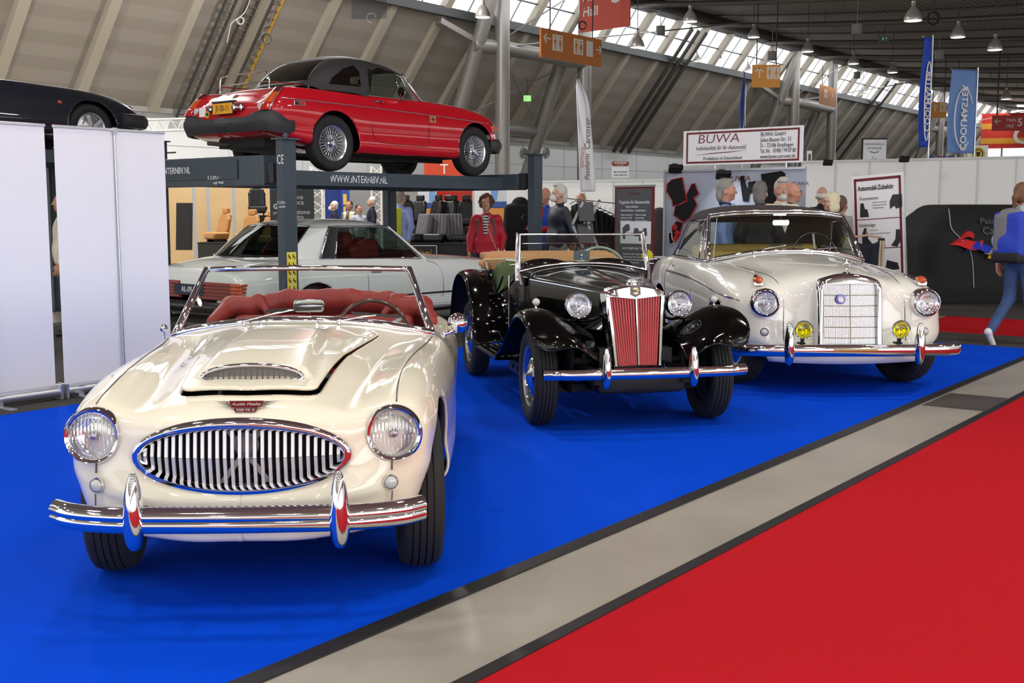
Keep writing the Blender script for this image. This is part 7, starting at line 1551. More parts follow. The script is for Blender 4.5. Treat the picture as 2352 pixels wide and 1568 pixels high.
t = counter('display_plinth', 'dark plinth carrying the tan car seats behind the pale coupe', 'plinth', 452, 640, 25.6, .72, M('plinth_dark', '#2c2a28', .7), .8)
s1 = seat('display_chair', 'tan leather car seat with slotted backrest, left on the dark plinth', (at(497, 500, 26).x, 26, .735), math.radians(-42), TANL, TAND)
dup(s1, (at(566, 500, 26.1).x, 26.1, .70), math.radians(-20), 'tan leather car seat partly hidden behind the pale coupe roof'); dup(s1, (at(614, 500, 26.1).x, 26.15, .66), math.radians(-10), 'tan leather car seat nearest the lift post')
p = at(645, 500, 19.1); s1.scale = (.80,) * 3; [setattr(o, 'scale', (.80,) * 3) for o in COL.objects if o.name.startswith('display_chair')]
b1 = seat('display_chair', 'black leather car seat beside the dark banner with Italian lettering', (at(592, 500, 27.2).x, 27.2, 1.32), math.radians(15), BLKL, BLACKRUB)
counter('display_plinth', 'small raised black plinth under the black car seat', 'plinth', 568, 622, 26.9, 1.31, BLKL, .6)
mb = MB(); mb.box((0, 0, .3), (.34, .05, 1.0), rot=Euler((-.15, 0, 0))); o = mb.build('easel_board', BLACK, None, bevel=.005); o.location = (at(424, 540, 24.5).x, 24.5, .80); tag(o, 'black easel board leaning against the wooden wall', 'board')
mb = MB(); mb.box((0, 0, .16), (.50, .5, .32)); o = mb.build('side_table', M('side_table_brown', '#5e4f3f', .6), None, bevel=.005); o.location = (at(424, 540, 24.5).x, 24.55, 0); tag(o, 'low brown table under the easel board', 'table')
t, L = board('script_sign', 'black sign with white flourished script seen through the coupe rear window', 'sign', at(580, 500, 29), at(660, 500, 29), .0, .72, BLACK, .02); text('lettering', 'Fau', .40, (.14, -.012, .36), t, TW, f, up, shear=.25); mb = MB(); mb.tube([(.10, -.012, .18), (.06, -.012, .60), (.22, -.012, .66), (.50, -.012, .58)], .010, 6); mb.tube([(.10, -.012, .16), (.80, -.012, .12)], .009, 6); mb.build('flourish', TW, t)
# grey corduroy seats on a black counter
t = counter('display_counter', 'long black counter with gold lettering carrying the grey seats', 'counter', 880, 1096, 24.6, .73, M('counter_black', '#17171a', .8, var=.15, vscale=5), .9)
t2, L = board('counter_sign', 'black sign framed in white with gold script on the counter front', 'sign', at(918, 500, 24.55), at(1003, 500, 24.55), .35, .70, BLACK, .015); mb = MB(); mb.box((L / 2, -.009, .695), (L, .003, .012)); mb.box((L - .006, -.009, .525), (.012, .003, .35)); mb.build('frame_line', WHITE, t2, sharp=None); text('lettering', 'Cipriani', .22, (L - .14, -.009, .53), t2, M('gold_print', '#c79a2c', .3, .4), f, up, 'RIGHT', shear=.35, sx=.9)
g1 = seat('display_chair', 'grey ribbed car seat turned side-on at the left of the black counter', (at(955, 500, 25).x, 25.0, .745), math.radians(-52), GSTR, BLKL, 'low'); g1.scale = (.84,) * 3; dup(g1, (at(999, 500, 25).x, 24.95, .745), math.radians(-14), 'grey ribbed car seat in the middle of the black counter'); dup(g1, (at(1044, 500, 25).x, 25.1, .745), math.radians(14), 'grey ribbed car seat at the right end of the black counter'); dup(g1, (at(977, 500, 25.4).x, 25.45, .745), math.radians(-30), 'grey ribbed car seat half hidden behind the middle one')
b1.scale = (.80,) * 3
c2 = counter('display_counter', 'raised black counter behind the grey seats', 'counter', 915, 1100, 26.2, 1.02, BLKL, .8)
for px_, D_, rz_, lb in ((934, 26.5, .2, 'leftmost black bucket seat above the grey seats'), (952, 27.0, -.5, 'black bucket seat with rectangular headrest beside the light blue shirt'), (986, 26.4, -.9, 'low black seat in front of the orange panel'), (1021, 26.4, -.35, 'tallest black bucket seat above the grey seats'), (1072, 26.5, .05, 'black seat with wide headrest beside the woman in red'), (1053, 27.1, .5, 'black seat behind the wide-headrest one')):
    dup(b1, (at(px_, 500, D_).x, D_, 1.03 - (.0 if px_ in (985, 1053) else 0)), rz_, lb)
# booths further back
for nm, lb, cat, x0, x1, D_, z0, z1, mt in (('booth_wall', 'dark blue booth wall between the two white truss legs', 'booth wall', 745, 803, 33, 0, 2.25, M('booth_blue', '#17307a', .6)), ('booth_wall', 'grey booth wall behind the man with the yellow backpack', 'booth wall', 800, 1000, 35, 0, 2.3, M('booth_grey', '#8f8f8f', .7)), ('booth_wall', 'plain grey booth wall under the lifted car', 'booth wall', 560, 760, 36, 0, 2.2, M('booth_grey')), ('booth_wall', 'tall red booth wall behind the black bucket seats', 'booth wall', 1003, 1092, 30, 0, 2.68, M('booth_red', '#c02418', .5))):
    board(nm, lb, cat, at(x0, 500, D_), at(x1, 500, D_ + .2), z0, z1, mt, .1)
t, L = board('info_panel', 'orange-red info panel with white letters between the red car wheels', 'panel', at(975, 500, 29), at(1062, 500, 29), 1.9, 2.75, M('panel_orange_red', '#d84a22', .5), .06); text('lettering', 'T', .35, (.40, -.035, 2.45), t, TW, f, up); text('lettering', 'G', .30, (.40, -.035, 2.12), t, TW, f, up)
for lb, x0, x1, D_ in (('white, blue and orange info panel behind the black seats', 960, 1003, 28.5), ('white, blue and orange info panel left of the woman in red\'s head', 1126, 1164, 25)):
    t, L = board('info_panel', lb, 'panel', at(x0, 500, D_), at(x1, 500, D_), .5, 1.98, M('panel_white', '#e6eaf2', .5), .03); mb = MB(); mb.box((L / 2, -.017, 1.05), (L, .006, .9)); mb.build('orange_field', M('panel_orange', '#e8a052', .5), t, sharp=None); mb = MB(); mb.box((L / 2, -.017, 1.56), (L, .006, .14)); mb.build('blue_band', M('panel_blue', '#3f5aa6', .5), t, sharp=None); mb = MB(); mb.prism([(0, 0), (.12, .0), (.16, .3), (0, .3)], .006, (L - .18 if x0 < 1000 else .02, -.017, 1.65)); mb.build('blue_flash', M('panel_sky', '#7fb2ea', .5), t, sharp=None)
t, L = board('booth_poster', 'blue and yellow poster on the dark blue booth', 'poster', at(785, 500, 32.6), at(803, 500, 32.6), .9, 2.1, M('poster_blue', '#24409a', .5), .02)
mb = MB(); mb.box((L * .45, -.012, 1.75), (.10, .004, .30)); mb.box((L * .4, -.012, 1.45), (.07, .004, .2)); mb.build('yellow_figure', M('poster_yellow', '#d8b23a', .5), t, sharp=None)
def truss(name, label, a, b, wd, n):
    t = thing(name, label, 'truss', a); a = Vector(a); b = Vector(b); d = b - a; L = d.length; d.normalize(); x, y, _ = frame(d); TM = M('truss_white', '#dcdcd6', .4)
    C4 = [x * (i * wd / 2) + y * (j * wd / 2) for i, j in ((-1, -1), (1, -1), (1, 1), (-1, 1))]
    for c in C4: mb = MB(); mb.cyl(c, d * L + c, .028, n=8); mb.build('chord', TM, t)
    mb = MB()
    for k in range(n):
        for q in range(4):
            c0, c1 = (C4[q], C4[(q + 1) % 4]) if k % 2 == 0 else (C4[(q + 1) % 4], C4[q]); mb.cyl(c0 + d * (L * k / n), c1 + d * (L * (k + 1) / n), .013, n=6)
    mb.build('lattice', TM, t); return t
truss('truss_leg', 'white lattice truss leg left of the blue booth', (at(730, 500, 31).x, 31, 0), (at(730, 500, 31).x, 31, 2.6), .30, 12); truss('truss_leg', 'white lattice truss leg beside the dark lift post', (at(867, 500, 31).x, 31, 0), (at(867, 500, 31).x, 31, 2.6), .26, 12)
p = at(240, 292, 30); q = at(440, 285, 32); truss('truss_beam', 'white lattice truss beam above the white banners, behind the red car tail', p, q, .30, 14)
for (px_, top) in ((300, 292), (430, 285)): pass
# clothes rail with mats, folding stand, black hoodie
t = thing('clothes_rail', 'clothes rail with hangers behind the black tourer', 'clothes rail', (at(1380, 500, 17.6).x, 17.6, 0)); mb = MB(); mb.tube([(-.55, 0, 0), (-.55, 0, 1.62), (.45, -.1, 1.52), (.45, -.1, 0)], .016, 8); mb.build('frame', CHROME, t)
gcol = ['#121214', '#1a1a1c', '#8a3020', '#7a6248', '#2b2c2e', '#151517', '#101012', '#131315', '#17171a', '#c0202a']
for k, cc in enumerate(gcol):
    x = at(1322 + 11.5 * k, 500, 17.4).x; zt = 1.60 - .013 * k - (.0 if k < 4 else .02 * (k - 3)); t = thing('hanging_mat', ['black mat at the left end of the clothes rail', 'dark mat beside the leftmost one on the rail', 'rust red mat on the clothes rail', 'brown mat on the clothes rail', 'charcoal mat right of the brown one on the rail', 'black mat third right of the brown one on the rail', 'black mat in the thick of the rail', 'black mat right of the thick of the rail', 'black mat next to the red one on the rail', 'red mat at the right end of the clothes rail'][k], 'mat', (x, 17.4 + .02 * k, zt), 0, 'mats hanging on the clothes rail')
    rows = [[(-.07 + .15 * u + .01 * math.sin(8 * v + k), -.18 + .36 * abs(u - .5) + .02 * math.sin(10 * u + 5 * v), -.06 - (.85 - .02 * k) * v - .08 * abs(u - .5)) for u in np.linspace(0, 1, 9)] for v in np.linspace(0, 1, 10)]; mb = MB(); mb.grid(rows); mb.build('mat', M('hang_' + cc[1:], cc, .95, bump=.2, bscale=100), t, sharp=180, solid=.012)
    mb = MB(); mb.tube([(-.09, -.1, -.07), (0, 0, -.02), (.09, .1, -.07)], .007, 6); mb.tube([(0, 0, -.02), (0, 0, .03), (.02, 0, .05)], .004, 6); mb.build('hanger', [CHROME, M('hanger_green', '#7fc63c', .4)][k == 2], t)
t = thing('brochure_stand', 'grey zigzag folding brochure stand beside the man with the mask', 'brochure stand', (at(1345, 500, 15.9).x, 15.9, 0), .2)
for k in range(4): mb = MB(); mb.box((0, -.02, 1.42 - .30 * k), (.22, .02, .28), rot=Euler((-.35, 0, 0))); mb.build('tray', M('stand_graphite', '#3c3e42', .4), t, bevel=.004)
mb = MB()
for k in range(4):
    for s in (-1, 1): mb.beam((s * .11 + .08 * (-1) ** k, .0, .25 + .33 * k), (s * .11 - .08 * (-1) ** k, .0, .58 + .33 * k), .02, .035); mb.ball((s * .11 - .08 * (-1) ** k, -.02, .58 + .33 * k), .018, 6)
mb.box((0, 0, .02), (.4, .4, .04)); mb.beam((0, .1, .02), (0, .05, 1.4), .02, .03); mb.build('folding_arms', M('stand_steel', '#7d8288', .35, .6), t, sharp=None)
t = thing('display_hoodie', 'black hooded jacket on a display torso left of the right lift post', 'jacket', (at(1195, 500, 18.2).x, 18.2, 0)); sd = SDF(.05); sd.box((0, 0, 1.15), (.17, .08, .30), .08); sd.cap((-.16, 0, 1.45), (-.27, -.02, .95), .07, .055); sd.cap((.16, 0, 1.45), (.27, -.02, .95), .07, .055); sd.ell((0, .03, 1.55), (.13, .12, .10)); sdfobj('jacket', sd, .02, M('hoodie_black', '#121214', .9), t); mb = MB(); mb.cyl((0, 0, 0), (0, 0, .85), .02, n=8); mb.box((0, 0, .02), (.4, .4, .04)); mb.build('stand', DGREY, t)
mb = MB(); mb.lathe([(.045, 0), (.05, .004), (.045, .008)], (.09, -.155, 1.33), (0, -1, 0), 20, sx=1.4); mb.build('oval_badge', STEEL, t)
t = thing('coat_stand', 'grey jacket draped on a stand beside the motorhome carpet display', 'jacket', (at(1508, 500, 16.9).x, 16.9, 0)); sd = SDF(.05); sd.cap((0, 0, 1.30), (.04, 0, .75), .13, .17, sc=(1, .6, 1)); sd.ell((.05, 0, 1.40), (.11, .09, .08)); sdfobj('jacket', sd, .02, M('jacket_grey', '#5d5654', .9), t); mb = MB(); mb.cyl((0, 0, 0), (0, 0, .9), .02, n=8); mb.box((0, 0, .02), (.35, .35, .04)); mb.build('stand', DGREY, t)
t = thing('glass_table', 'small table with a pale top under the draped grey jacket', 'table', (at(1512, 600, 16.2).x, 16.2, 0)); mb = MB(); mb.box((0, 0, .78), (.28, .4, .02)); mb.build('top', WHITE, t, bevel=.004)
for sx_ in (-1, 1):
    for sy_ in (-1, 1): mb = MB(); mb.cyl((sx_ * .12, sy_ * .17, 0), (sx_ * .12, sy_ * .17, .77), .012, n=8); mb.build('leg', DGREY, t)
mb = MB(); st = [(.085 * (1 if k % 2 else .74) * math.cos(k * PI / 12), .085 * (1 if k % 2 else .74) * math.sin(k * PI / 12)) for k in range(24)]; mb.prism(st, .006); o = mb.build('price_star', M('star_yellow', '#e8dc2a', .5), None, sharp=None); o.location = at(1487, 587, 14.9); tag(o, 'yellow star-shaped price tag on a stick beside the tourer windscreen', 'price tag'); mb = MB(); mb.cyl((0, .01, -.05), (0, .01, -o.location.z), .006, n=6); mb.box((0, .01, -o.location.z + .01), (.15, .15, .02)); mb.build('stick', WHITE, o)
# ------------------------------------------------------------------ signs, flags, lamps and services overhead
def hung(name, label, cat, pa, Da, pb, Db, top, mat, rods=True, thick=.05, ceil=8.6):
    """hanging sign: pa/pb are the lower corners seen in the photo at distances Da, Db"""
    a = at(pa[0], pa[1], Da); b = at(pb[0], pb[1], Db); z0 = (a.z + b.z) / 2; z1 = z0 + top
    t, L = board(name, label, cat, a, b, z0, z1, mat, thick)
    if rods: mb = MB(); [mb.cyl((L * q, 0, z1), (L * q, 0, max(ceil, z1 + .3)), .02, n=6) for q in (.15, .85)]; mb.build('hanger_rods', DGREY, t)
    return t, L, z0, z1
OR = M('sign_orange', '#f0a23c', .45); ORD = M('sign_orange_dim', '#d07c34', .45); RS_ = M('sign_red', '#d2503c', .45); SW = M('sign_white', '#f2efe8', .5)
def arrow(mb, c, s, d):
    """arrow in the sign plane; d = direction (x, z)"""
    dx, dz = d; x, z = c; tip = (x + dx * s, z + dz * s); tail = (x - dx * s, z - dz * s); px_, pz = -dz, dx; y = -.03
    for A, B in ((tail, tip), ((tip[0] - dx * s * .8 + px_ * s * .8, tip[1] - dz * s * .8 + pz * s * .8), tip), ((tip[0] - dx * s * .8 - px_ * s * .8, tip[1] - dz * s * .8 - pz * s * .8), tip)): mb.beam((A[0], y, A[1]), (B[0], y, B[1]), s * .26, .006, up=(0, 1, 0))
def wc(t, x, zc, s, bgm, inkm):
    for i, k in enumerate((-1, 1)):
        mb = MB(); cx = x + k * s * .27; mb.prism(rrect(s * .5, s, .02), .01, (cx, -.028, zc)); p = mb.build('pictogram_field', bgm, t, sharp=None)
        mb = MB(); mb.lathe([(.001, .004), (s * .075, .004), (s * .075, 0)], (cx, -.034, zc + s * .34), (0, -1, 0), 14)
        mb.prism([(-.13 * s, .20 * s), (.13 * s, .20 * s), (.10 * s, -.06 * s), (.06 * s, -.06 * s), (.05 * s, -.42 * s), (-.05 * s, -.42 * s), (-.06 * s, -.06 * s), (-.10 * s, -.06 * s)] if k < 0 else [(-.07 * s, .20 * s), (.07 * s, .20 * s), (.16 * s, -.14 * s), (.05 * s, -.14 * s), (.05 * s, -.42 * s), (-.05 * s, -.42 * s), (-.05 * s, -.14 * s), (-.16 * s, -.14 * s)], .008, (cx, -.034, zc)); mb.build('figure', inkm, p, sharp=None)
t, L, z0, z1 = hung('hall_sign', 'large red hall sign with white number three hanging at the top centre', 'sign', (1332, 73), 38.6, (1447, 62), 37.2, 2.1, RS_)
text('lettering', '3', 1.05, (L * .62, -.03, z0 + 1.12), t, SW, f, up, bold=.02); text('lettering', 'Hall', .42, (L * .06, -.03, z0 + .62), t, SW, f, up, bold=.008); text('lettering', 'Halle', .42, (L * .06, -.03, z0 + 1.10), t, SW, f, up, bold=.008)
t, L, z0, z1 = hung('toilet_sign', 'dark orange toilet sign with arrows both ways below the red number three sign', 'sign', (1241, 134), 34, (1380, 151), 36.4, .83, ORD)
mb = MB(); arrow(mb, (.30, z0 + .56), .16, (-1, 0)); mb.build('arrow', SW, t, sharp=None); mb = MB(); arrow(mb, (L - .16, z0 + .50), .14, (1, 0)); mb.build('arrow', SW, t, sharp=None); wc(t, .80, z0 + .48, .46, SW, ORD); wc(t, L * .60, z0 + .48, .46, SW, ORD); mb = MB(); mb.prism(rrect(.34, .46, .02), .01, (L * .79, -.028, z0 + .48)); mb.build('pictogram_field', SW, t, sharp=None)
t, L, z0, z1 = hung('toilet_sign', 'bright orange toilet sign with upward arrow left of the second column trestle', 'sign', (1727, 202), 41, (1791, 200), 41, .78, OR)
mb = MB(); arrow(mb, (.24, z0 + .50), .17, (0, 1)); mb.build('arrow', SW, t, sharp=None); wc(t, .72, z0 + .50, .42, SW, OR)
t, L, z0, z1 = hung('toilet_sign', 'dim brown-orange sign hanging on the second column trestle', 'sign', (1882, 240), 58, (1917, 245), 60, .95, ORD); mb = MB(); arrow(mb, (L * .8, z0 + .55), .14, (1, 0)); mb.build('arrow', SW, t, sharp=None); wc(t, L * .35, z0 + .55, .42, SW, ORD)
t, L, z0, z1 = hung('toilet_sign', 'small orange sign with upward arrow between the two blue flags', 'sign', (2136, 271), 56, (2173, 271), 56, .74, OR); mb = MB(); arrow(mb, (.22, z0 + .48), .17, (0, 1)); mb.build('arrow', SW, t, sharp=None); wc(t, .68, z0 + .5, .42, SW, OR)
t, L, z0, z1 = hung('hall_sign', 'red hall sign with arrow and number five at the far right', 'sign', (2278, 300), 52, (2356, 301), 52, .68, M('sign_deep_red', '#c23028', .45), False)
mb = MB(); arrow(mb, (.24, z0 + .42), .14, (-1, 0)); mb.build('arrow', SW, t, sharp=None); text('lettering', 'Halle', .22, (.62, -.03, z0 + .48), t, SW, f, up); text('lettering', 'Hall', .22, (.62, -.03, z0 + .22), t, SW, f, up); text('lettering', '5', .50, (1.10, -.03, z0 + .36), t, SW, f, up, bold=.008)
mb = MB(); mb.cyl((.2, 0, z0 + .68), (.2, 0, 9.0), .03, n=6); mb.build('hanger_rods', DGREY, t)
t, L, z0, z1 = hung('hall_banner', 'huge red and yellow banner with white letters on the far glazed end', 'banner', (2252, 338), 88, (2420, 342), 86, 2.6, M('banner_red', '#d8301f', .6), False, .1)
mb = MB(); 
for k in range(2): mb.box((L / 2, -.06, z0 + .55 + 1.1 * k), (L, .02, .42))
mb.build('yellow_bands', M('banner_amber', '#eaa02a', .6), t, sharp=None); text('lettering', 'C', 1.7, (2.2, -.08, z0 + .85), t, SW, f, up, bold=.04); text('lettering', '1', 1.7, (5.0, -.08, z0 + .85), t, SW, f, up, bold=.04)
mb = MB(); mb.cyl((L * .3, 0, 0), (L * .3, 0, z0), .08, n=8); mb.build('mast', STEEL, t)
# flags on the partition
FB = M('flag_royal_blue', '#1f47b8', .7, var=.05, vscale=2); FL = M('flag_pale_blue', '#6f93cf', .7, var=.05, vscale=2)
def flag(label, pt, pb, D, wpx, mat, tilt, sz, rev=1):
    a = at(pt[0], pt[1], D); b = at(pb[0], pb[1], D); t = thing('advertising_flag', label, 'flag', (b.x, D, 0), tilt); W_ = wpx / FPX * D / math.cos(tilt); H_ = a.z - b.z
    rows = [[(-W_ + W_ * u, .05 * math.sin(3 * u + 4 * v) * (1 - u * .6), b.z + H_ * v) for u in np.linspace(0, 1, 12)] for v in np.linspace(0, 1, 26)]; mb = MB(); mb.grid(rows); mb.build('cloth', mat, t, sharp=180, solid=.004)
    mb = MB(); mb.cyl((.02, 0, 0), (.02, 0, a.z + .06), .016, n=8); mb.cyl((.02, 0, a.z + .02), (-W_, 0, a.z + .02), .012, n=8); mb.build('pole', STEEL, t)
    text('lettering', 'COOLMASTER', sz, (-W_ * .52, -.075, b.z + H_ * .42), t, SW, (0, 0, 1), (1, 0, 0), 'CENTER', bold=.003, ext=.003); mb = MB(); mb.tube([(-W_ * .52 + W_ * .34 * math.cos(x), -.075, b.z + H_ * .42 + H_ * .36 * math.sin(x)) for x in np.linspace(.5, 2 * PI - .9, 36)], .012, 6); mb.build('ellipse_outline', SW, t, sharp=180); return t
flag('narrow royal blue vertical flag with white lettering, taller of the pair at right', (2134, 88), (2131, 338), 24.0, 25, FB, math.radians(28), .19); flag('wide pale blue vertical flag with white lettering beside the tall royal blue one', (2238, 162), (2236, 352), 24.6, 66, FL, math.radians(15), .21); flag('thin royal blue flag seen almost edge-on above the long white stand sign', (1714, 168), (1706, 300), 30.0, 9, FB, math.radians(74), .17)
# small boards on top of the partitions
for nm, lb, pts, D_, top, mt in (('top_board', 'white board with dark top edge standing on the partition, lettering about car care', ((1979, 376), (2034, 376)), 26, .55, BANW), ('top_board', 'white board with a yellow round emblem standing behind the partition', ((2222, 374), (2268, 372)), 29, .42, BANW), ('top_board', 'small tilted picture board on the partition beside the stand sign', ((1853, 378), (1864, 378)), 25.5, .30, BANW), ('club_board', 'white club board with a red-brown name plate above the left partition', ((1405, 408), (1444, 408)), 27, .32, BANW)):
    a = at(pts[0][0], pts[0][1], D_); t, L, z0, z1 = hung(nm, lb, 'board', pts[0], D_, pts[1], D_, top, mt, False, .03)
    mb = MB(); [mb.cyl((L * q, .03, 0), (L * q, .03, z0 + .1), .015, n=6) for q in (.1, .9)]; mb.build('supports', ALU, t)
    if D_ == 26: mb = MB(); mb.box((L / 2, 0, z1), (L + .02, .05, .03)); mb.box((0, 0, (z0 + z1) / 2), (.03, .05, top)); mb.build('edge', BLACK, t, sharp=None); text('lettering', 'PROFESSIONELLE', .062, (L / 2, -.02, z1 - .12), t, INK, f, up, 'CENTER', sx=.8, spacing=1.15); text('lettering', 'AUTOPFLEGE', .062, (L / 2, -.02, z1 - .21), t, INK, f, up, 'CENTER', sx=.8, spacing=1.15); mb = MB(); mb.tube([(L / 2 - .1, -.02, z1 - .28), (L / 2, -.02, z1 - .31), (L / 2 + .1, -.02, z1 - .28)], .008, 5); mb.build('chevron', INK, t); text('lettering', 'is', .22, (L * .45, -.02, z0 + .08), t, INK, f, up, 'CENTER', shear=.3)
    if D_ == 29: mb = MB(); mb.lathe([(.001, .004), (.17, .004), (.17, 0)], (L / 2, -.018, (z0 + z1) / 2), (0, -1, 0), 28); e = mb.build('emblem', M('emblem_yellow', '#d8b82a', .5), t, sharp=40); mb = MB(); mb.lathe([(.10, .006), (.125, .006), (.125, .003)], (L / 2, -.018, (z0 + z1) / 2), (0, -1, 0), 28); mb.prism([(-.05, .05), (.05, .05), (.04, -.04), (0, -.07), (-.04, -.04)], .006, (L / 2, -.024, (z0 + z1) / 2)); mb.build('shield', BLACK, e, sharp=40)
    if D_ == 27: mb = MB(); mb.prism(rrect(L * 1.02, .11, .05), .02, (L / 2, -.02, z1)); e = mb.build('name_plate', M('plate_red_brown', '#8a3a28', .5), t, sharp=None); text('lettering', 'OCTAGON', .055, (L / 2, -.032, z1 + .02), e, SW, f, up, 'CENTER', bold=.002); text('lettering', 'Car Club', .04, (L / 2, -.032, z1 - .03), e, SW, f, up, 'CENTER'); text('lettering', 'MG OCTAGON', .045, (L / 2, -.02, z0 + .13), t, INK, f, up, 'CENTER', bold=.001); text('lettering', 'CAR CLUB LTD', .045, (L / 2, -.02, z0 + .06), t, INK, f, up, 'CENTER', bold=.001)
    if D_ == 25.5: mb = MB(); mb.box((L / 2, -.018, z0 + .14), (L * .5, .006, .18)); mb.build('picture', M('print_brown'), t, sharp=None)
t, L, z0, z1 = hung('union_flag', 'british flag stretched along the top of the partition below the blue flags', 'flag', (2132, 372), 25, (2192, 371), 24.8, .12, M('flag_navy', '#27397a', .7), False, .02)
mb = MB(); mb.box((L / 2, -.012, z0 + .06), (L, .004, .03)); mb.box((L / 2, -.012, z0 + .06), (.05, .004, .12)); e = mb.build('cross', M('flag_red', '#c02a30', .7), t, sharp=None); mb = MB(); mb.beam((.1, -.011, z0), (L - .1, -.011, z0 + .12), .004, .03, up=(0, 1, 0)); mb.beam((.1, -.011, z0 + .12), (L - .1, -.011, z0), .004, .03, up=(0, 1, 0)); mb.build('saltire', SW, t, sharp=None); mb = MB(); mb.cyl((.03, .02, 0), (.03, .02, z1), .012, n=6); mb.cyl((L - .03, .02, 0), (L - .03, .02, z1), .012, n=6); mb.build('supports', ALU, t)
# exit signs, air nozzles on the wall
EX = M('exit_green', '#7fd86a', .4, emit='#8af070', estr=.7)
for lb, px_, py_, D_ in (('lit green exit sign on the sloping wall between the first trestle columns', 1211, 226, 41), ('green exit sign hanging under the dark roof at right', 2031, 89, 46), ('pale green exit sign in front of the skylight strip', 1647, 129, 55)):
    p = at(px_, py_, D_); t = thing('exit_sign', lb, 'exit sign', p); mb = MB(); mb.box((0, 0, 0), (.26, .06, .2) if D_ == 41 else (.42, .06, .2)); mb.build('case', EX if D_ == 41 else M('exit_dark_green', '#2f6f4c', .5), t, bevel=.01); mb = MB(); mb.box((-.06, -.033, 0), (.06, .004, .12)); mb.box((.07, -.033, .02), (.08, .004, .05)); mb.build('pictogram', M('exit_white', '#eef6ea', .5), t, sharp=None); mb = MB(); mb.cyl((0, 0, .1), (0, 0, 8.6 - p.z if D_ != 41 else .7), .012, n=6); mb.build('hanger', DGREY, t)
def wall_u(px_): cx = (px_ - 1176) / FPX; return -WALLW * (.8008 + .599 * cx) / (.599 - .8008 * cx)
for k, (px_, lb) in enumerate(((1147, 'round air nozzle on the white wall, leftmost of the row, beside the column'), (1201, 'round air nozzle on the white wall in the middle of the row'), (1252, 'round air nozzle on the white wall, right of the lift post'))):
    g = G(wall_u(px_), WALLW + .02); p = at(px_, 351, g.y); t = thing('air_nozzle', lb, 'air nozzle', (g.x, g.y, p.z), 0, 'air nozzles on the white wall'); d = (GW[0], GW[1], 0); mb = MB(); mb.lathe([(.20, 0), (.20, .06), (.17, .09), (.15, .05), (.09, .03), (.08, .10), (.05, .10), (.05, .02), (.001, .02)], (0, 0, 0), d, 28); mb.build('ring', M('nozzle_grey', '#9a9a9a', .4, .3), t, sharp=40); mb = MB(); mb.lathe([(.15, .048), (.09, .028)], (0, 0, 0), d, 24); mb.build('throat', BLACK, t)
# cable ladders and pipes up the slope
sl = Vector((S1[0] - S0[0], S1[1] - S0[1])).length + 1.6; sdir = Vector((S2[0] - S0[0], S2[1] - S0[1])).normalized()
def up_slope(u, s, off=.42): return G(u, S0[0] + sdir.x * s + sdir.y * off, S0[1] + sdir.y * s - sdir.x * off)
for px_, lb, mt in ((408, 'leftmost of three dark cable ladders up the slope', '#4a4846'), (455, 'middle one of three dark cable ladders up the slope', '#4a423c'), (505, 'cable ladder with a yellow rail, nearest the red car', '#4f4a44')):
    u = wall_u(px_); t = thing('cable_ladder', lb, 'cable ladder', G(u, WALLW, S0[1])); o = G(u, WALLW, S0[1]); q = lambda uu, s: up_slope(uu, s) - o; LM = M('ladder_' + mt[1:], mt, .5, .3)
    for k, uu in enumerate((u - .16, u + .16)): mb = MB(); mb.beam(q(uu, .1), q(uu, sl), .07, .05); mb.build('rail', M('ladder_yellow', '#b48a2c', .5) if (px_ == 505 and k) else LM, t, sharp=None)
    mb = MB(); [mb.beam(q(u - .16, s), q(u + .16, s), .05, .04) for s in np.arange(.2, sl, .24)]; mb.build('rungs', LM, t, sharp=None)
for k, (px_, lb) in enumerate(((1392, 'left pipe of the dark bundle up the slope, right of the feather flag'), (1408, 'middle pipe of the dark bundle up the slope right of the feather flag'), (1426, 'right pipe of the dark bundle up the slope right of the feather flag'), (1872, 'left pipe of the far bundle up the slope beyond the second trestle'), (1892, 'right pipe of the far bundle up the slope beyond the second trestle'))):
    u = wall_u(px_); mb = MB(); o = G(u, WALLW, S0[1]); mb.tube([up_slope(u, s, .38) - o for s in (.05, sl * .5, sl)], .085, 8); pb = mb.build('riser_pipe', M('riser_dark', '#45403c', .45, .3), None); pb.location = o; tag(pb, lb, 'pipe')
# hall pendants
lamp = thing('pendant_lamp', '', 'lamp', (0, 0, -50)); mb = MB(); mb.lathe([(.20, 0), (.205, .01), (.19, .10), (.12, .24), (.07, .30), (.05, .32), (.05, .44), (.001, .45)], (0, 0, 0), (0, 0, 1), 24); mb.build('shade', M('lamp_shade_grey', '#a9a5a0', .35, .5), lamp, sharp=50)
mb = MB(); mb.lathe([(.001, .05), (.17, .03), (.19, .0)], (0, 0, 0), (0, 0, 1), 20); mb.build('bulb_glow', M('lamp_glow', '#fff4e0', .4, emit='#fff0d8', estr=3.0), lamp); mb = MB(); mb.cyl((0, 0, .44), (0, 0, 1.6), .012, n=6); mb.build('rod', DGREY, lamp)
LP = [(1109, 40, 31, 'hanging beside the first trestle column near the top edge'), (1585, 50, 33, 'left end of the row under the dark roof edge'), (1731, 86, 40, 'above the bright orange toilet sign'), (1855, 119, 40, 'directly left of the second trestle top'), (2097, 48, 27, 'brightest and largest, near the top edge at right'), (2200, 86, 33, 'dim one under the roof between the two flags'), (2285, 115, 33, 'lit one right of the flags near the right edge'), (2050, 167, 48, 'lit one left of the tall royal blue flag'), (1960, 147, 44, 'right of the second trestle top'), (2311, 228, 46, 'lowest one at the far right in front of the bright end wall'), (1464, 109, 33, 'small grey one beside the red number three sign'), (1600, 141, 52, 'small one in front of the skylight, left of the orange toilet sign'), (1717, 163, 56, 'small one touching the top of the orange toilet sign'), (1982, 217, 66, 'small one beyond the second trestle in front of the slope')]
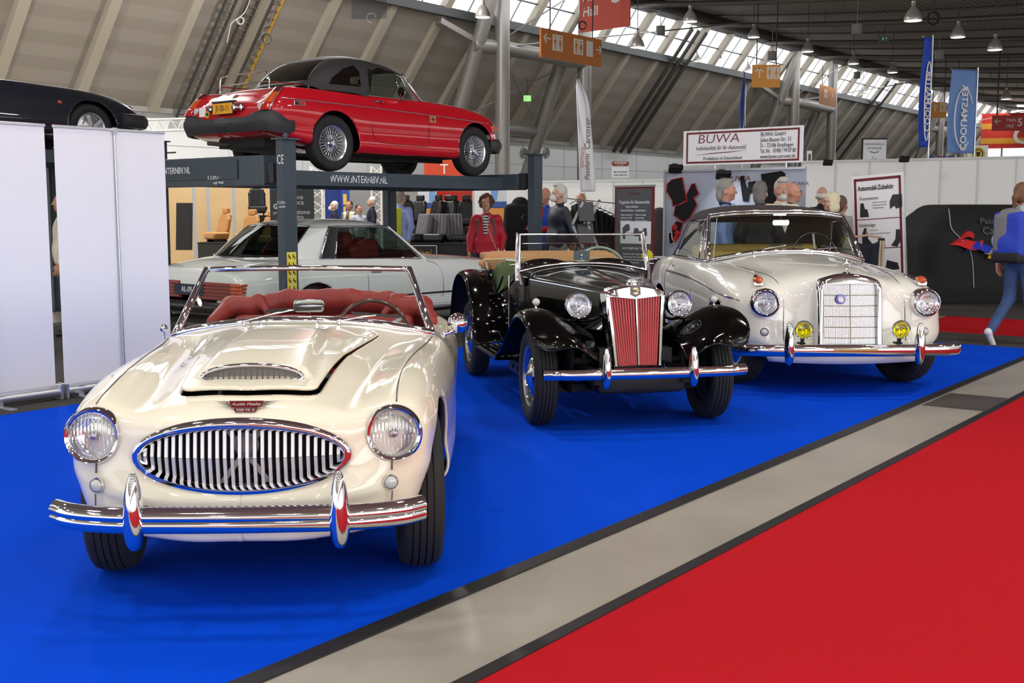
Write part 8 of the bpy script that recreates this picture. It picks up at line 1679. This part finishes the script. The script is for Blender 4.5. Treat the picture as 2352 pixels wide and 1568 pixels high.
for i, (px_, py_, D_, lb) in enumerate(LP):
    p = at(px_, py_, D_); o = lamp if i == 0 else dup(lamp); o.location = p; o['label'] = 'bell-shaped pendant lamp, ' + lb; o['group'] = 'pendant lamps of the hall'
for i, (px_, py_, D_) in enumerate(((1517, 80, 44), (1773, 138, 44), (1968, 78, 40), (2157, 136, 46), (1968, 180, 60))):
    p = at(px_, py_, D_); mb = MB(); mb.cyl((0, 0, 0), (0, 0, .32), .17, n=18); mb.cyl((0, 0, .32), (0, 0, 1.1), .012, n=6); o = mb.build('speaker_drum', M('drum_grey', '#8c8985', .5), None); o.location = p; tag(o, ['grey drum speaker above the slope right of the red hall sign', 'grey drum speaker on top of the bright orange toilet sign', 'grey drum speaker high under the roof left of the flags', 'grey drum speaker close to the tall royal blue flag', 'grey drum speaker beyond the second trestle'][i], 'speaker', 'drum speakers under the roof')
# clear panel, hanging wires and cable coils
p = at(848, 20, 26); t = thing('acrylic_panel', 'clear acrylic panel hanging at the top edge left of the first column', 'panel', p, math.radians(-8)); mb = MB(); mb.box((0, 0, 0), (.80, .012, .44)); mb.build('sheet', glass('acrylic_clear', '#e2e7f0', 2.0), t, sharp=None); mb = MB(); mb.tube([(-.3, 0, .2), (-.3, 0, 3)], .006, 5); mb.tube([(.3, 0, .2), (.3, 0, 3)], .006, 5); mb.tube([(.05 + .1 * math.cos(x), -.02, -.2 + .1 * math.sin(x)) for x in np.linspace(0, 5, 14)], .006, 5); mb.build('wires', STEEL, t)
def coil(label, pts, D, ring, rr, col):
    P = [at(x, y, D) for x, y in pts]; t = thing('hanging_cable', label, 'cable', P[-1]); o = P[-1]; mb = MB(); mb.tube([tuple(q) for q in spline([tuple(v - o) for v in P], 20)], .013, 6); c = at(ring[0], ring[1], D) - o
    for k in range(3): mb.tube([(c.x + rr * (1 - .12 * k) * math.cos(x), c.y + .02 * k, c.z + rr * math.sin(x)) for x in np.linspace(0, 2 * PI, 20, endpoint=False)], .016, 6, closed=True)
    mb.build('cable', M('cable_' + col[1:], col, .5), t); return t
coil('pale wire with a small loop hanging over the cable ladders', [(586, -40), (565, 25), (534, 52), (528, 72), (522, 98)], 24, (553, 48), .07, '#b9b6b0'); coil('grey wire ending in a dark coil left of the red car hood', [(640, -40), (632, 20), (620, 55), (605, 65), (612, 90)], 24, (611, 88), .10, '#5c5a58'); coil('black cable coil hanging below the red number three sign', [(1345, -30), (1340, 20), (1336, 40)], 33, (1338, 58), .11, '#18181a'); coil('large black cable coil under the roof beside the brightest lamp', [(2150, -40), (2146, 10), (2145, 25)], 30, (2144, 42), .16, '#151517')
# ------------------------------------------------------------------ people
def person(label, loc, rz, h=1.75, skin='#c99a80', hair=('short', '#8b8782'), top='#333333', sleeve=None, trousers='#2b3040', shoes='#2a2522', arms=None, legs=None, head=0.0, extras=(), quilt=False, build=1.0, collar=None, belly=0.0, shirt=None, vox=.0095, short_sleeve=False, coat=False):
    t = thing('person', label, 'person', loc, rz); k = h / 1.76; S = lambda p: (p[0] * k, p[1] * k, p[2] * k)
    ch, sh_ = math.cos(head), math.sin(head)
    def Hd(p): x, y, z = p; y0 = .012; return S((x * ch - (y - y0) * sh_, x * sh_ + (y - y0) * ch + y0, z))
    RH = np.array([[ch, -sh_, 0], [sh_, ch, 0], [0, 0, 1]])
    arms = arms or [((.245, .03, 1.14), (.255, -.05, .89)), ((-.245, .03, 1.14), (-.255, -.05, .89))]
    legs = legs or [((.095, -.01, .49), (.10, .02, .085)), ((-.095, -.01, .49), (-.10, .02, .085))]
    SKM = M('skin_' + skin[1:], skin, .55, var=.05, vscale=30)
    b = SDF(.025)
    E = lambda c, r, kk=None: b.ell(Hd(c), S(r), k=kk, R=RH)
    E((0, .014, 1.655), (.077, .097, .103)); E((0, -.018, 1.605), (.062, .076, .090)); E((0, -.058, 1.542), (.032, .032, .026)); b.cap(Hd((0, -.092, 1.642)), Hd((0, -.112, 1.603)), .009 * k, .0145 * k, k=.012); b.cap(Hd((-.04, -.076, 1.660)), Hd((.04, -.076, 1.660)), .014 * k, k=.02)
    for s in (-1, 1): E((s * .079, .012, 1.612), (.011, .024, .034), .008); b.sub(Hd((s * .032, -.098, 1.637)), S((.019, .013, .011)), .01); E((s * .042, -.062, 1.595), (.024, .024, .024))
    b.cap(Hd((-.021, -.086, 1.566)), Hd((.021, -.086, 1.566)), .008 * k, k=.01); b.sub(Hd((0, -.098, 1.5655)), S((.024, .006, .0025)), .004)
    b.cap(S((0, .018, 1.40)), Hd((0, .015, 1.56)), .054 * k, .052 * k); b.ell(S((0, 0, 1.25)), S((.16, .095, .22)), k=.04); b.ell(S((0, 0, 1.0)), S((.14, .09, .17)), k=.04); b.cap(S((-.15, 0, 1.41)), S((.15, 0, 1.41)), .048 * k)
    for s, (el, wr) in zip((1, -1), arms):
        sh = (s * .175, 0, 1.40); b.cap(S(sh), S(el), .045 * k, .036 * k); b.cap(S(el), S(wr), .038 * k, .026 * k)
        d = (Vector(wr) - Vector(el)).normalized(); fw = Vector((0, -1, 0)); sv = fw - d * d.dot(fw)
        if sv.length < .35: sv = Vector((0, 0, 1)) - d * d.z
        sv.normalize(); nv = Vector((-s, 0, 0)); nv = nv - d * d.dot(nv) - sv * sv.dot(nv)
        nv = d.cross(sv) * (1 if nv.length < .1 or nv.dot(d.cross(sv)) > 0 else -1); w0 = Vector(wr)
        P = lambda a_, c_, n_=0: S(w0 + d * a_ + sv * c_ + nv * n_)
        for c_ in (-.022, 0, .022): b.cap(P(.02, c_ * .8), P(.085, c_), .0175 * k, .014 * k, k=.012)
        for i, (c_, ln) in enumerate(((.031, .070), (.011, .080), (-.010, .074), (-.030, .058))): b.cap(P(.090, c_), P(.090 + ln * .5, c_ * 1.05, .010), .0095 * k, .009 * k, k=.005); b.cap(P(.090 + ln * .5, c_ * 1.05, .010), P(.090 + ln * .92, c_ * 1.05, .032), .009 * k, .0078 * k, k=.004)
        b.cap(P(.025, .022, .006), P(.058, .048, .016), .013 * k, .0105 * k, k=.01); b.cap(P(.058, .048, .016), P(.088, .052, .026), .0105 * k, .009 * k, k=.004)
    for s, (kn, an) in zip((1, -1), legs): b.cap(S((s * .085, 0, .92)), S(kn), .072 * k, .05 * k); b.cap(S(kn), S(an), .048 * k, .036 * k)
    body = sdfobj('body', b, vox, SKM, t)
    # eyes and brows
    mb = MB()
    for s in (-1, 1): mb.ball(Hd((s * .032, -.083, 1.637)), .0105 * k, 8)
    mb.build('eyes', M('eye_white', '#d8d4cc', .2), body, sharp=180); mb = MB()
    for s in (-1, 1): mb.ball(Hd((s * .032, -.0895, 1.637)), .0055 * k, 6)
    mb.build('irises', M('iris_dark', '#2b211b', .2), body, sharp=180)
    hs, hc = hair; HM = M('hair_' + hc[1:], hc, .65, var=.14, vscale=60, bump=.3, bscale=90)
    mb = MB()
    for s in (-1, 1): mb.tube([Hd((s * .018, -.0925, 1.656)), Hd((s * .034, -.0915, 1.660)), Hd((s * .050, -.080, 1.655))], [.003 * k, .004 * k, .002 * k], 6)
    mb.build('eyebrows', HM, body, sharp=180)
    # hair
    if hs != 'none':
        g = SDF(.02)
        if hs in ('short', 'full', 'pony'):
            g.ell(Hd((0, .030, 1.672)), S((.084, .098, .098)), R=RH); g.ell(Hd((0, .065, 1.61)), S((.070, .055, .075)), R=RH)
            if hs == 'full': g.ell(Hd((0, -.035, 1.745)), S((.068, .055, .035)), R=RH); g.ell(Hd((.02, .0, 1.765)), S((.06, .07, .03)), R=RH)
            g.sub(Hd((0, -.115, 1.615)), S((.074, .075, .088)), .012)
            for s in (-1, 1): g.sub(Hd((s * .092, -.015, 1.60)), S((.03, .040, .05)), .01)
            if hs == 'pony': g.cap(Hd((0, .10, 1.68)), Hd((0, .15, 1.60)), .035 * k, .03 * k); g.cap(Hd((0, .15, 1.60)), Hd((.02, .14, 1.44)), .03 * k, .012 * k)
        elif hs == 'curly':
            r_ = random.Random(3)
            for q in range(46):
                a, z = r_.uniform(0, 2 * PI), r_.uniform(-.6, 1); rr = math.sqrt(1 - z * z); c = (.092 * rr * math.cos(a), .02 + .092 * rr * math.sin(a), 1.655 + .095 * z)
                if c[1] < -.045 and c[2] < 1.70: continue
                g.ell(Hd(c), S((.036, .036, .036)))
            g.sub(Hd((0, -.125, 1.60)), S((.064, .085, .085)), .012)
        elif hs == 'bob':
            g.ell(Hd((0, .022, 1.668)), S((.092, .105, .103)), R=RH); g.ell(Hd((0, .045, 1.56)), S((.096, .075, .085)), R=RH)
            for s in (-1, 1): g.ell(Hd((s * .072, -.012, 1.575)), S((.026, .05, .095)), R=RH)
            g.sub(Hd((0, -.12, 1.60)), S((.058, .075, .090)), .012)
        elif hs == 'swept':
            g.ell(Hd((0, .032, 1.675)), S((.087, .105, .103)), R=RH); g.ell(Hd((0, .085, 1.585)), S((.075, .05, .095)), R=RH); g.ell(Hd((0, -.02, 1.752)), S((.06, .07, .025)), R=RH)
            g.sub(Hd((0, -.115, 1.615)), S((.070, .080, .092)), .012)
        elif hs == 'ring':
            g.ell(Hd((0, .055, 1.625)), S((.086, .068, .055)), R=RH); 
            for s in (-1, 1): g.ell(Hd((s * .070, .02, 1.645)), S((.018, .045, .032)), R=RH)
            g.sub(Hd((0, -.115, 1.615)), S((.074, .09, .09)), .012)
        sdfobj('hair', g, .008, HM, t)
    # clothes
    B = build; TM = stripes('quilt_' + top[1:], top, top, 1.05, 'Z', .55, 1.0) if quilt else M('cloth_' + top[1:], top, .85, var=.08, vscale=12, bump=.35, bscale=14)
    SM = TM if sleeve is None else M('cloth_' + sleeve[1:], sleeve, .85, var=.08, vscale=12, bump=.3, bscale=14)
    c = SDF(.045); hem = .66 if coat else .92
    c.ell(S((0, .005, 1.27)), S((.185 * B, .128 * B, .205))); c.ell(S((0, -.012 - belly * .5, 1.06)), S((.170 * B, (.122 + belly) * B, .20))); c.cap(S((-.150, .005, 1.405)), S((.150, .005, 1.405)), .060 * k); c.box(S((0, -.005, (hem + 1.06) / 2)), S((.12 * B, .06 * B, (1.06 - hem) / 2)), .05 * k)
    c.cap(S((0, .02, 1.42)), S((0, .022, 1.478)), .066 * k, .062 * k, k=.02)
    sl = c if sleeve is None else SDF(.04)
    for s, (el, wr) in zip((1, -1), arms):
        sl.cap(S((s * .172, .003, 1.395)), S(el), .064 * k, .052 * k)
        if not short_sleeve: w_ = Vector(el).lerp(Vector(wr), .93); sl.cap(S(el), S(w_), .052 * k, .040 * k)
    sdfobj('jacket' if not short_sleeve else 'shirt', c, .0135, TM, t)
    if sleeve is not None: sdfobj('sleeves', sl, .0135, SM, t)
    if collar: mb = MB(); mb.tube([S((.066 * math.cos(a), .018 + .066 * math.sin(a), 1.470 + .012 * math.sin(a))) for a in np.linspace(-PI / 2 + .35, 1.5 * PI - .35, 24)], .015 * k, 8, flat=((0, 0, 1), 1.6)); mb.build('collar', M('cloth_' + collar[1:], collar, .85), t, sharp=180)
    if shirt: g = SDF(.02); g.ell(S((0, -.075, 1.33)), S((.055, .07, .15))); g.cap(S((0, -.03, 1.44)), S((0, -.10, 1.20)), .04 * k); sdfobj('shirt', g, .012, shirt if not isinstance(shirt, str) else M('cloth_' + shirt[1:], shirt, .85), t)
    lg = SDF(.04); lg.ell(S((0, .005, .93)), S((.165 * B, .118 * B, .13)))
    for s, (kn, an) in zip((1, -1), legs): lg.cap(S((s * .085, 0, .90)), S(kn), .088 * k, .062 * k); lg.cap(S(kn), S((an[0], an[1], an[2] + .0)), .062 * k, .050 * k)
    sdfobj('trousers', lg, .014, M('cloth_' + trousers[1:], trousers, .85, var=.12, vscale=10, bump=.3, bscale=12), t)
    for i, (s, (kn, an)) in enumerate(zip((1, -1), legs)):
        tip = (an[0] + s * .02, an[1] - .135, .03) if an[2] < .12 else (an[0], an[1] - .06, an[2] - .16)
        hl = (an[0], an[1] + .055, .035) if an[2] < .12 else (an[0], an[1] + .045, an[2] - .015)
        g = SDF(.02); g.cap(S(hl), S(tip), .036 * k, .030 * k); g.cap(S(an), S(hl), .044 * k, .034 * k); sdfobj('shoe', g, .009, M('shoe_' + shoes[1:], shoes, .5), t)
    for e in extras: e(t, k, S, Hd)
    return t
def ex_glasses(col='#22201e'):
    def f(t, k, S, Hd):
        mb = MB()
        for s in (-1, 1): mb.tube([Hd((s * .033 + .022 * math.cos(a), -.104, 1.637 + .016 * math.sin(a))) for a in np.linspace(0, 2 * PI, 16, endpoint=False)], .002, 5, closed=True); mb.tube([Hd((s * .055, -.103, 1.64)), Hd((s * .082, .0, 1.64))], .002, 5)
        mb.tube([Hd((-.011, -.105, 1.64)), Hd((.011, -.105, 1.64))], .002, 5); mb.build('glasses', M('frame_' + col[1:], col, .3), t)
    return f
def ex_mask(t, k, S, Hd):
    g = SDF(.02); g.ell(Hd((0, -.088, 1.572)), S((.058, .045, .052))); g.ell(Hd((0, -.118, 1.580)), S((.02, .018, .035))); sdfobj('face_mask', g, .007, M('mask_white', '#eeeeec', .8), t)
    mb = MB()
    for s in (-1, 1): mb.tube([Hd((s * .055, -.075, 1.60)), Hd((s * .078, -.01, 1.615))], .002, 5)
    mb.build('mask_strap', WHITE, t)
def ex_beard(col):
    def f(t, k, S, Hd): g = SDF(.02); g.ell(Hd((0, -.050, 1.548)), S((.056, .052, .042))); g.cap(Hd((-.03, -.088, 1.582)), Hd((.03, -.088, 1.582)), .010 * k, k=.01); g.sub(Hd((0, -.108, 1.566)), S((.020, .02, .006)), .004); sdfobj('beard', g, .007, M('hair_' + col[1:], col, .7, var=.2, vscale=60), t)
    return f
def ex_pack(main, side, px=0.0, sc=1.0, grey=None):
    def f(t, k, S, Hd):
        g = SDF(.04); g.box(S((px, .17, 1.20)), S((.11 * sc, .06, .20)), .05); g.ell(S((px, .25, 1.10)), S((.10 * sc, .05, .12))); bp = sdfobj('backpack', g, .016, M('pack_' + main[1:], main, .7, bump=.3, bscale=20), t)
        g = SDF(.03); g.cap(S((-.10 * sc + px, .10, 1.44)), S((-.11, -.10, 1.38)), .022); g.cap(S((-.11, -.10, 1.38)), S((-.13, -.06, 1.12)), .020); g.cap(S((.10 * sc + px, .10, 1.44)), S((.11, -.10, 1.38)), .022); g.cap(S((.11, -.10, 1.38)), S((.13, -.06, 1.12)), .020); sdfobj('straps', g, .012, M('pack_' + side[1:], side, .7), bp)
        if grey: g = SDF(.03); g.box(S((px + .07, .21, 1.22)), S((.05, .04, .17)), .04); g.ell(S((px, .20, 1.44)), S((.13, .075, .05))); sdfobj('side_pocket', g, .014, M('pack_' + grey[1:], grey, .7), bp); g = SDF(.03); g.box(S((px, .2, .96)), S((.14, .07, .03)), .03); g.cap(S((px - .14, .19, 1.30)), S((px - .15, .2, .95)), .014); sdfobj('pack_base', g, .014, M('pack_141416', '#141416', .7), bp)
    return f
def P_(px, top, D, **kw):
    """stand someone in view direction px at distance D, as tall as the photo shows"""
    q = at(px, top, D); return dict(loc=(q.x, D, .002), h=q.z, **kw)
def ex_bottle(t, k, S, Hd):
    p = Vector(S((-.255, -.15, .83))); mb = MB(); mb.lathe([(.001, -.10), (.03, -.10), (.032, -.02), (.03, .06), (.012, .10), (.012, .115)], p, (.5, -.2, .5), 20); mb.build('bottle', glass('bottle_clear', '#dfe6ea', 2.0), t); mb = MB(); d = Vector((.5, -.2, .5)).normalized(); mb.cyl(p + d * .115, p + d * .135, .015, n=12); mb.build('bottle_cap', REDLENS, t)
def ex_paper(t, k, S, Hd):
    p = Vector(S((.245, -.14, .82))); mb = MB(); mb.box(p + Vector((-.06, 0, 0)), (.07, .012, .19)); mb.build('paper_bag', M('bag_pink', '#d8c2bf', .7), t); mb = MB(); mb.tube([S((-.02, -.13, 1.44)), S((.04, -.155, 1.25)), S((.12, -.16, 1.05)), tuple(p + Vector((-.06, 0, .1)))], .004, 5); mb.tube([S((.06 * math.cos(a), -.055 + -.075 * (1 - abs(math.cos(a))) ** .5, 1.452 - .05 * math.sin(a))) for a in np.linspace(0, PI, 14)], .006, 6); mb.build('lanyard', M('lanyard_cream', '#d8cbb8', .6), t)
STRIPE = stripes('breton_stripes', '#e8e6e0', '#17171b', 8.0, 'Z', .85)
R = math.radians
person('woman with curly brown hair in a red quilted jacket over a striped top', rz=R(-4), skin='#c59275', hair=('curly', '#5a3a26'), top='#c41e35', trousers='#1c2236', quilt=True, shirt=STRIPE, extras=(ex_pack('#4a3c3c', '#6d4f4c'), ex_bottle, ex_paper), arms=[((.25, .03, 1.13), (.235, -.13, .93)), ((-.25, .03, 1.12), (-.245, -.12, .90))], **P_(1117, 448, 16.3))
person('white-haired man with a white face mask and navy quilted vest, hands behind his back', rz=R(-62), skin='#d0a48c', hair=('swept', '#d9d6cf'), top='#20263a', sleeve='#4a4d52', trousers='#8b8b8d', quilt=True, build=1.1, extras=(ex_mask,), arms=[((.24, .10, 1.13), (.10, .20, .93)), ((-.24, .10, 1.13), (-.10, .20, .93))], **P_(1283, 425, 16.9))
person('balding man in a bright blue vest and red shirt behind the lift post', rz=R(-35), skin='#c98f76', hair=('ring', '#b9b0a8'), top='#1f4fc4', sleeve='#c22a30', trousers='#1d2234', quilt=True, shirt='#c22a30', arms=[((.24, -.02, 1.15), (-.02, -.20, 1.13)), ((-.24, -.02, 1.15), (.04, -.20, 1.08))], **P_(1251, 431, 17.6))
person('bald man looking over the clothes rail', rz=R(150), skin='#c48a6c', hair=('none', '#000000'), top='#2a2a2e', **P_(1336, 443, 20.6))
person('grey-haired man in a light blue shirt with a yellow backpack', rz=R(152), skin='#c49078', hair=('short', '#8b8580'), top='#8f9fd6', trousers='#b9b4a6', extras=(ex_pack('#d8dc1e', '#b8c020', .05, .75),), arms=[((.24, .02, 1.14), (.20, -.12, .95)), ((-.25, .06, 1.13), (-.22, .10, .90))], **P_(920, 437, 20.4))
person('white-haired man in a navy suit wearing a mask in front of the blue booth', rz=R(-75), skin='#cf9f88', hair=('short', '#d8d4cc'), top='#1a2236', trousers='#1a2236', extras=(ex_mask,), **P_(766, 462, 29))
person('man in an olive shirt with a pale open vest near the booth poster', rz=R(-20), skin='#b98468', hair=('short', '#4a3c34'), top='#c9c4ad', sleeve='#6f6f5c', trousers='#2c2c2e', shirt='#6f6f5c', **P_(802, 461, 29.5))
person('dark-haired man in a pale shirt with an orange cuff near the desk lamp', rz=R(35), skin='#bd8468', hair=('short', '#2a211e'), top='#b9bccb', trousers='#2a2c38', **P_(824, 470, 28.5))
person('man in a dark suit behind the white truss leg', rz=R(-80), skin='#c99a84', hair=('short', '#cfcac2'), top='#1b2030', trousers='#1b2030', **P_(853, 452, 29.5))
person('dark-haired man in a cream shirt glimpsed through the gap between the white banners', rz=R(-70), skin='#b8866a', hair=('short', '#2c2420'), top='#d8d2bd', trousers='#2c4470', **P_(141, 440, 13.2))
person('grey-haired man in a blue-grey jacket with dark collar, facing right', rz=R(72), skin='#c78f76', hair=('swept', '#8d8b86'), top='#6f86b4', trousers='#2b2f3a', collar='#20242e', shirt='#a8b8d8', **P_(1671, 413, 14.25))
person('grey-haired man in a black coat seen from behind, between the two mats', rz=R(160), skin='#c4927c', hair=('swept', '#6a6866'), top='#17181b', trousers='#20242c', **P_(1747, 419, 13.95))
person('white-haired bearded man in a cream jacket facing the camera', rz=R(3), skin='#bd8a72', hair=('full', '#b9b4ab'), top='#d9d2bd', trousers='#3a3a3c', shirt='#d6dbe6', collar='#cfc8b2', extras=(ex_beard('#c9c5bd'),), **P_(1796, 412, 14.38))
person('bald man with glasses behind the bearded man', rz=R(82), skin='#c99078', hair=('none', '#000000'), top='#3a3f4c', extras=(ex_glasses(),), **P_(1822, 419, 14.85))
person('old man with a fringe of white hair in a black vest, turned away', rz=R(165), skin='#d0a08a', hair=('ring', '#dcd8d2'), top='#15171c', sleeve='#2a2f40', trousers='#23262e', **P_(1888, 429, 17.2))
person('blonde woman with glasses and bobbed hair in a black top, facing left', rz=R(-78), skin='#d0a08a', hair=('bob', '#d9d2b0'), top='#141416', trousers='#1c1c20', extras=(ex_glasses('#5a4a40'),), build=.92, **P_(1909, 442, 14.6))
person('man in a pale grey shirt with short brown hair, turned away', rz=R(140), skin='#c9917a', hair=('short', '#6d5a4a'), top='#b4b5ba', trousers='#2c2e36', build=1.12, **P_(1934, 450, 15.5))
person('walker in jeans and white trainers with a blue and grey backpack at the right edge', rz=R(122), skin='#c79079', hair=('pony', '#6d4a30'), top='#a9b9bb', trousers='#3c5480', shoes='#d9d9d6', extras=(ex_pack('#2340b8', '#1c2030', 0.0, 1.15, '#77787c'),), arms=[((.24, .08, 1.14), (.235, .06, .90)), ((-.24, -.02, 1.14), (-.25, -.13, .92))],
    legs=[((.10, .02, .50), (.14, .27, .16)), ((-.09, -.06, .49), (-.10, -.20, .085))], loc=(at(2349, 500, 12.25).x, 12.25, .004), h=1.72)
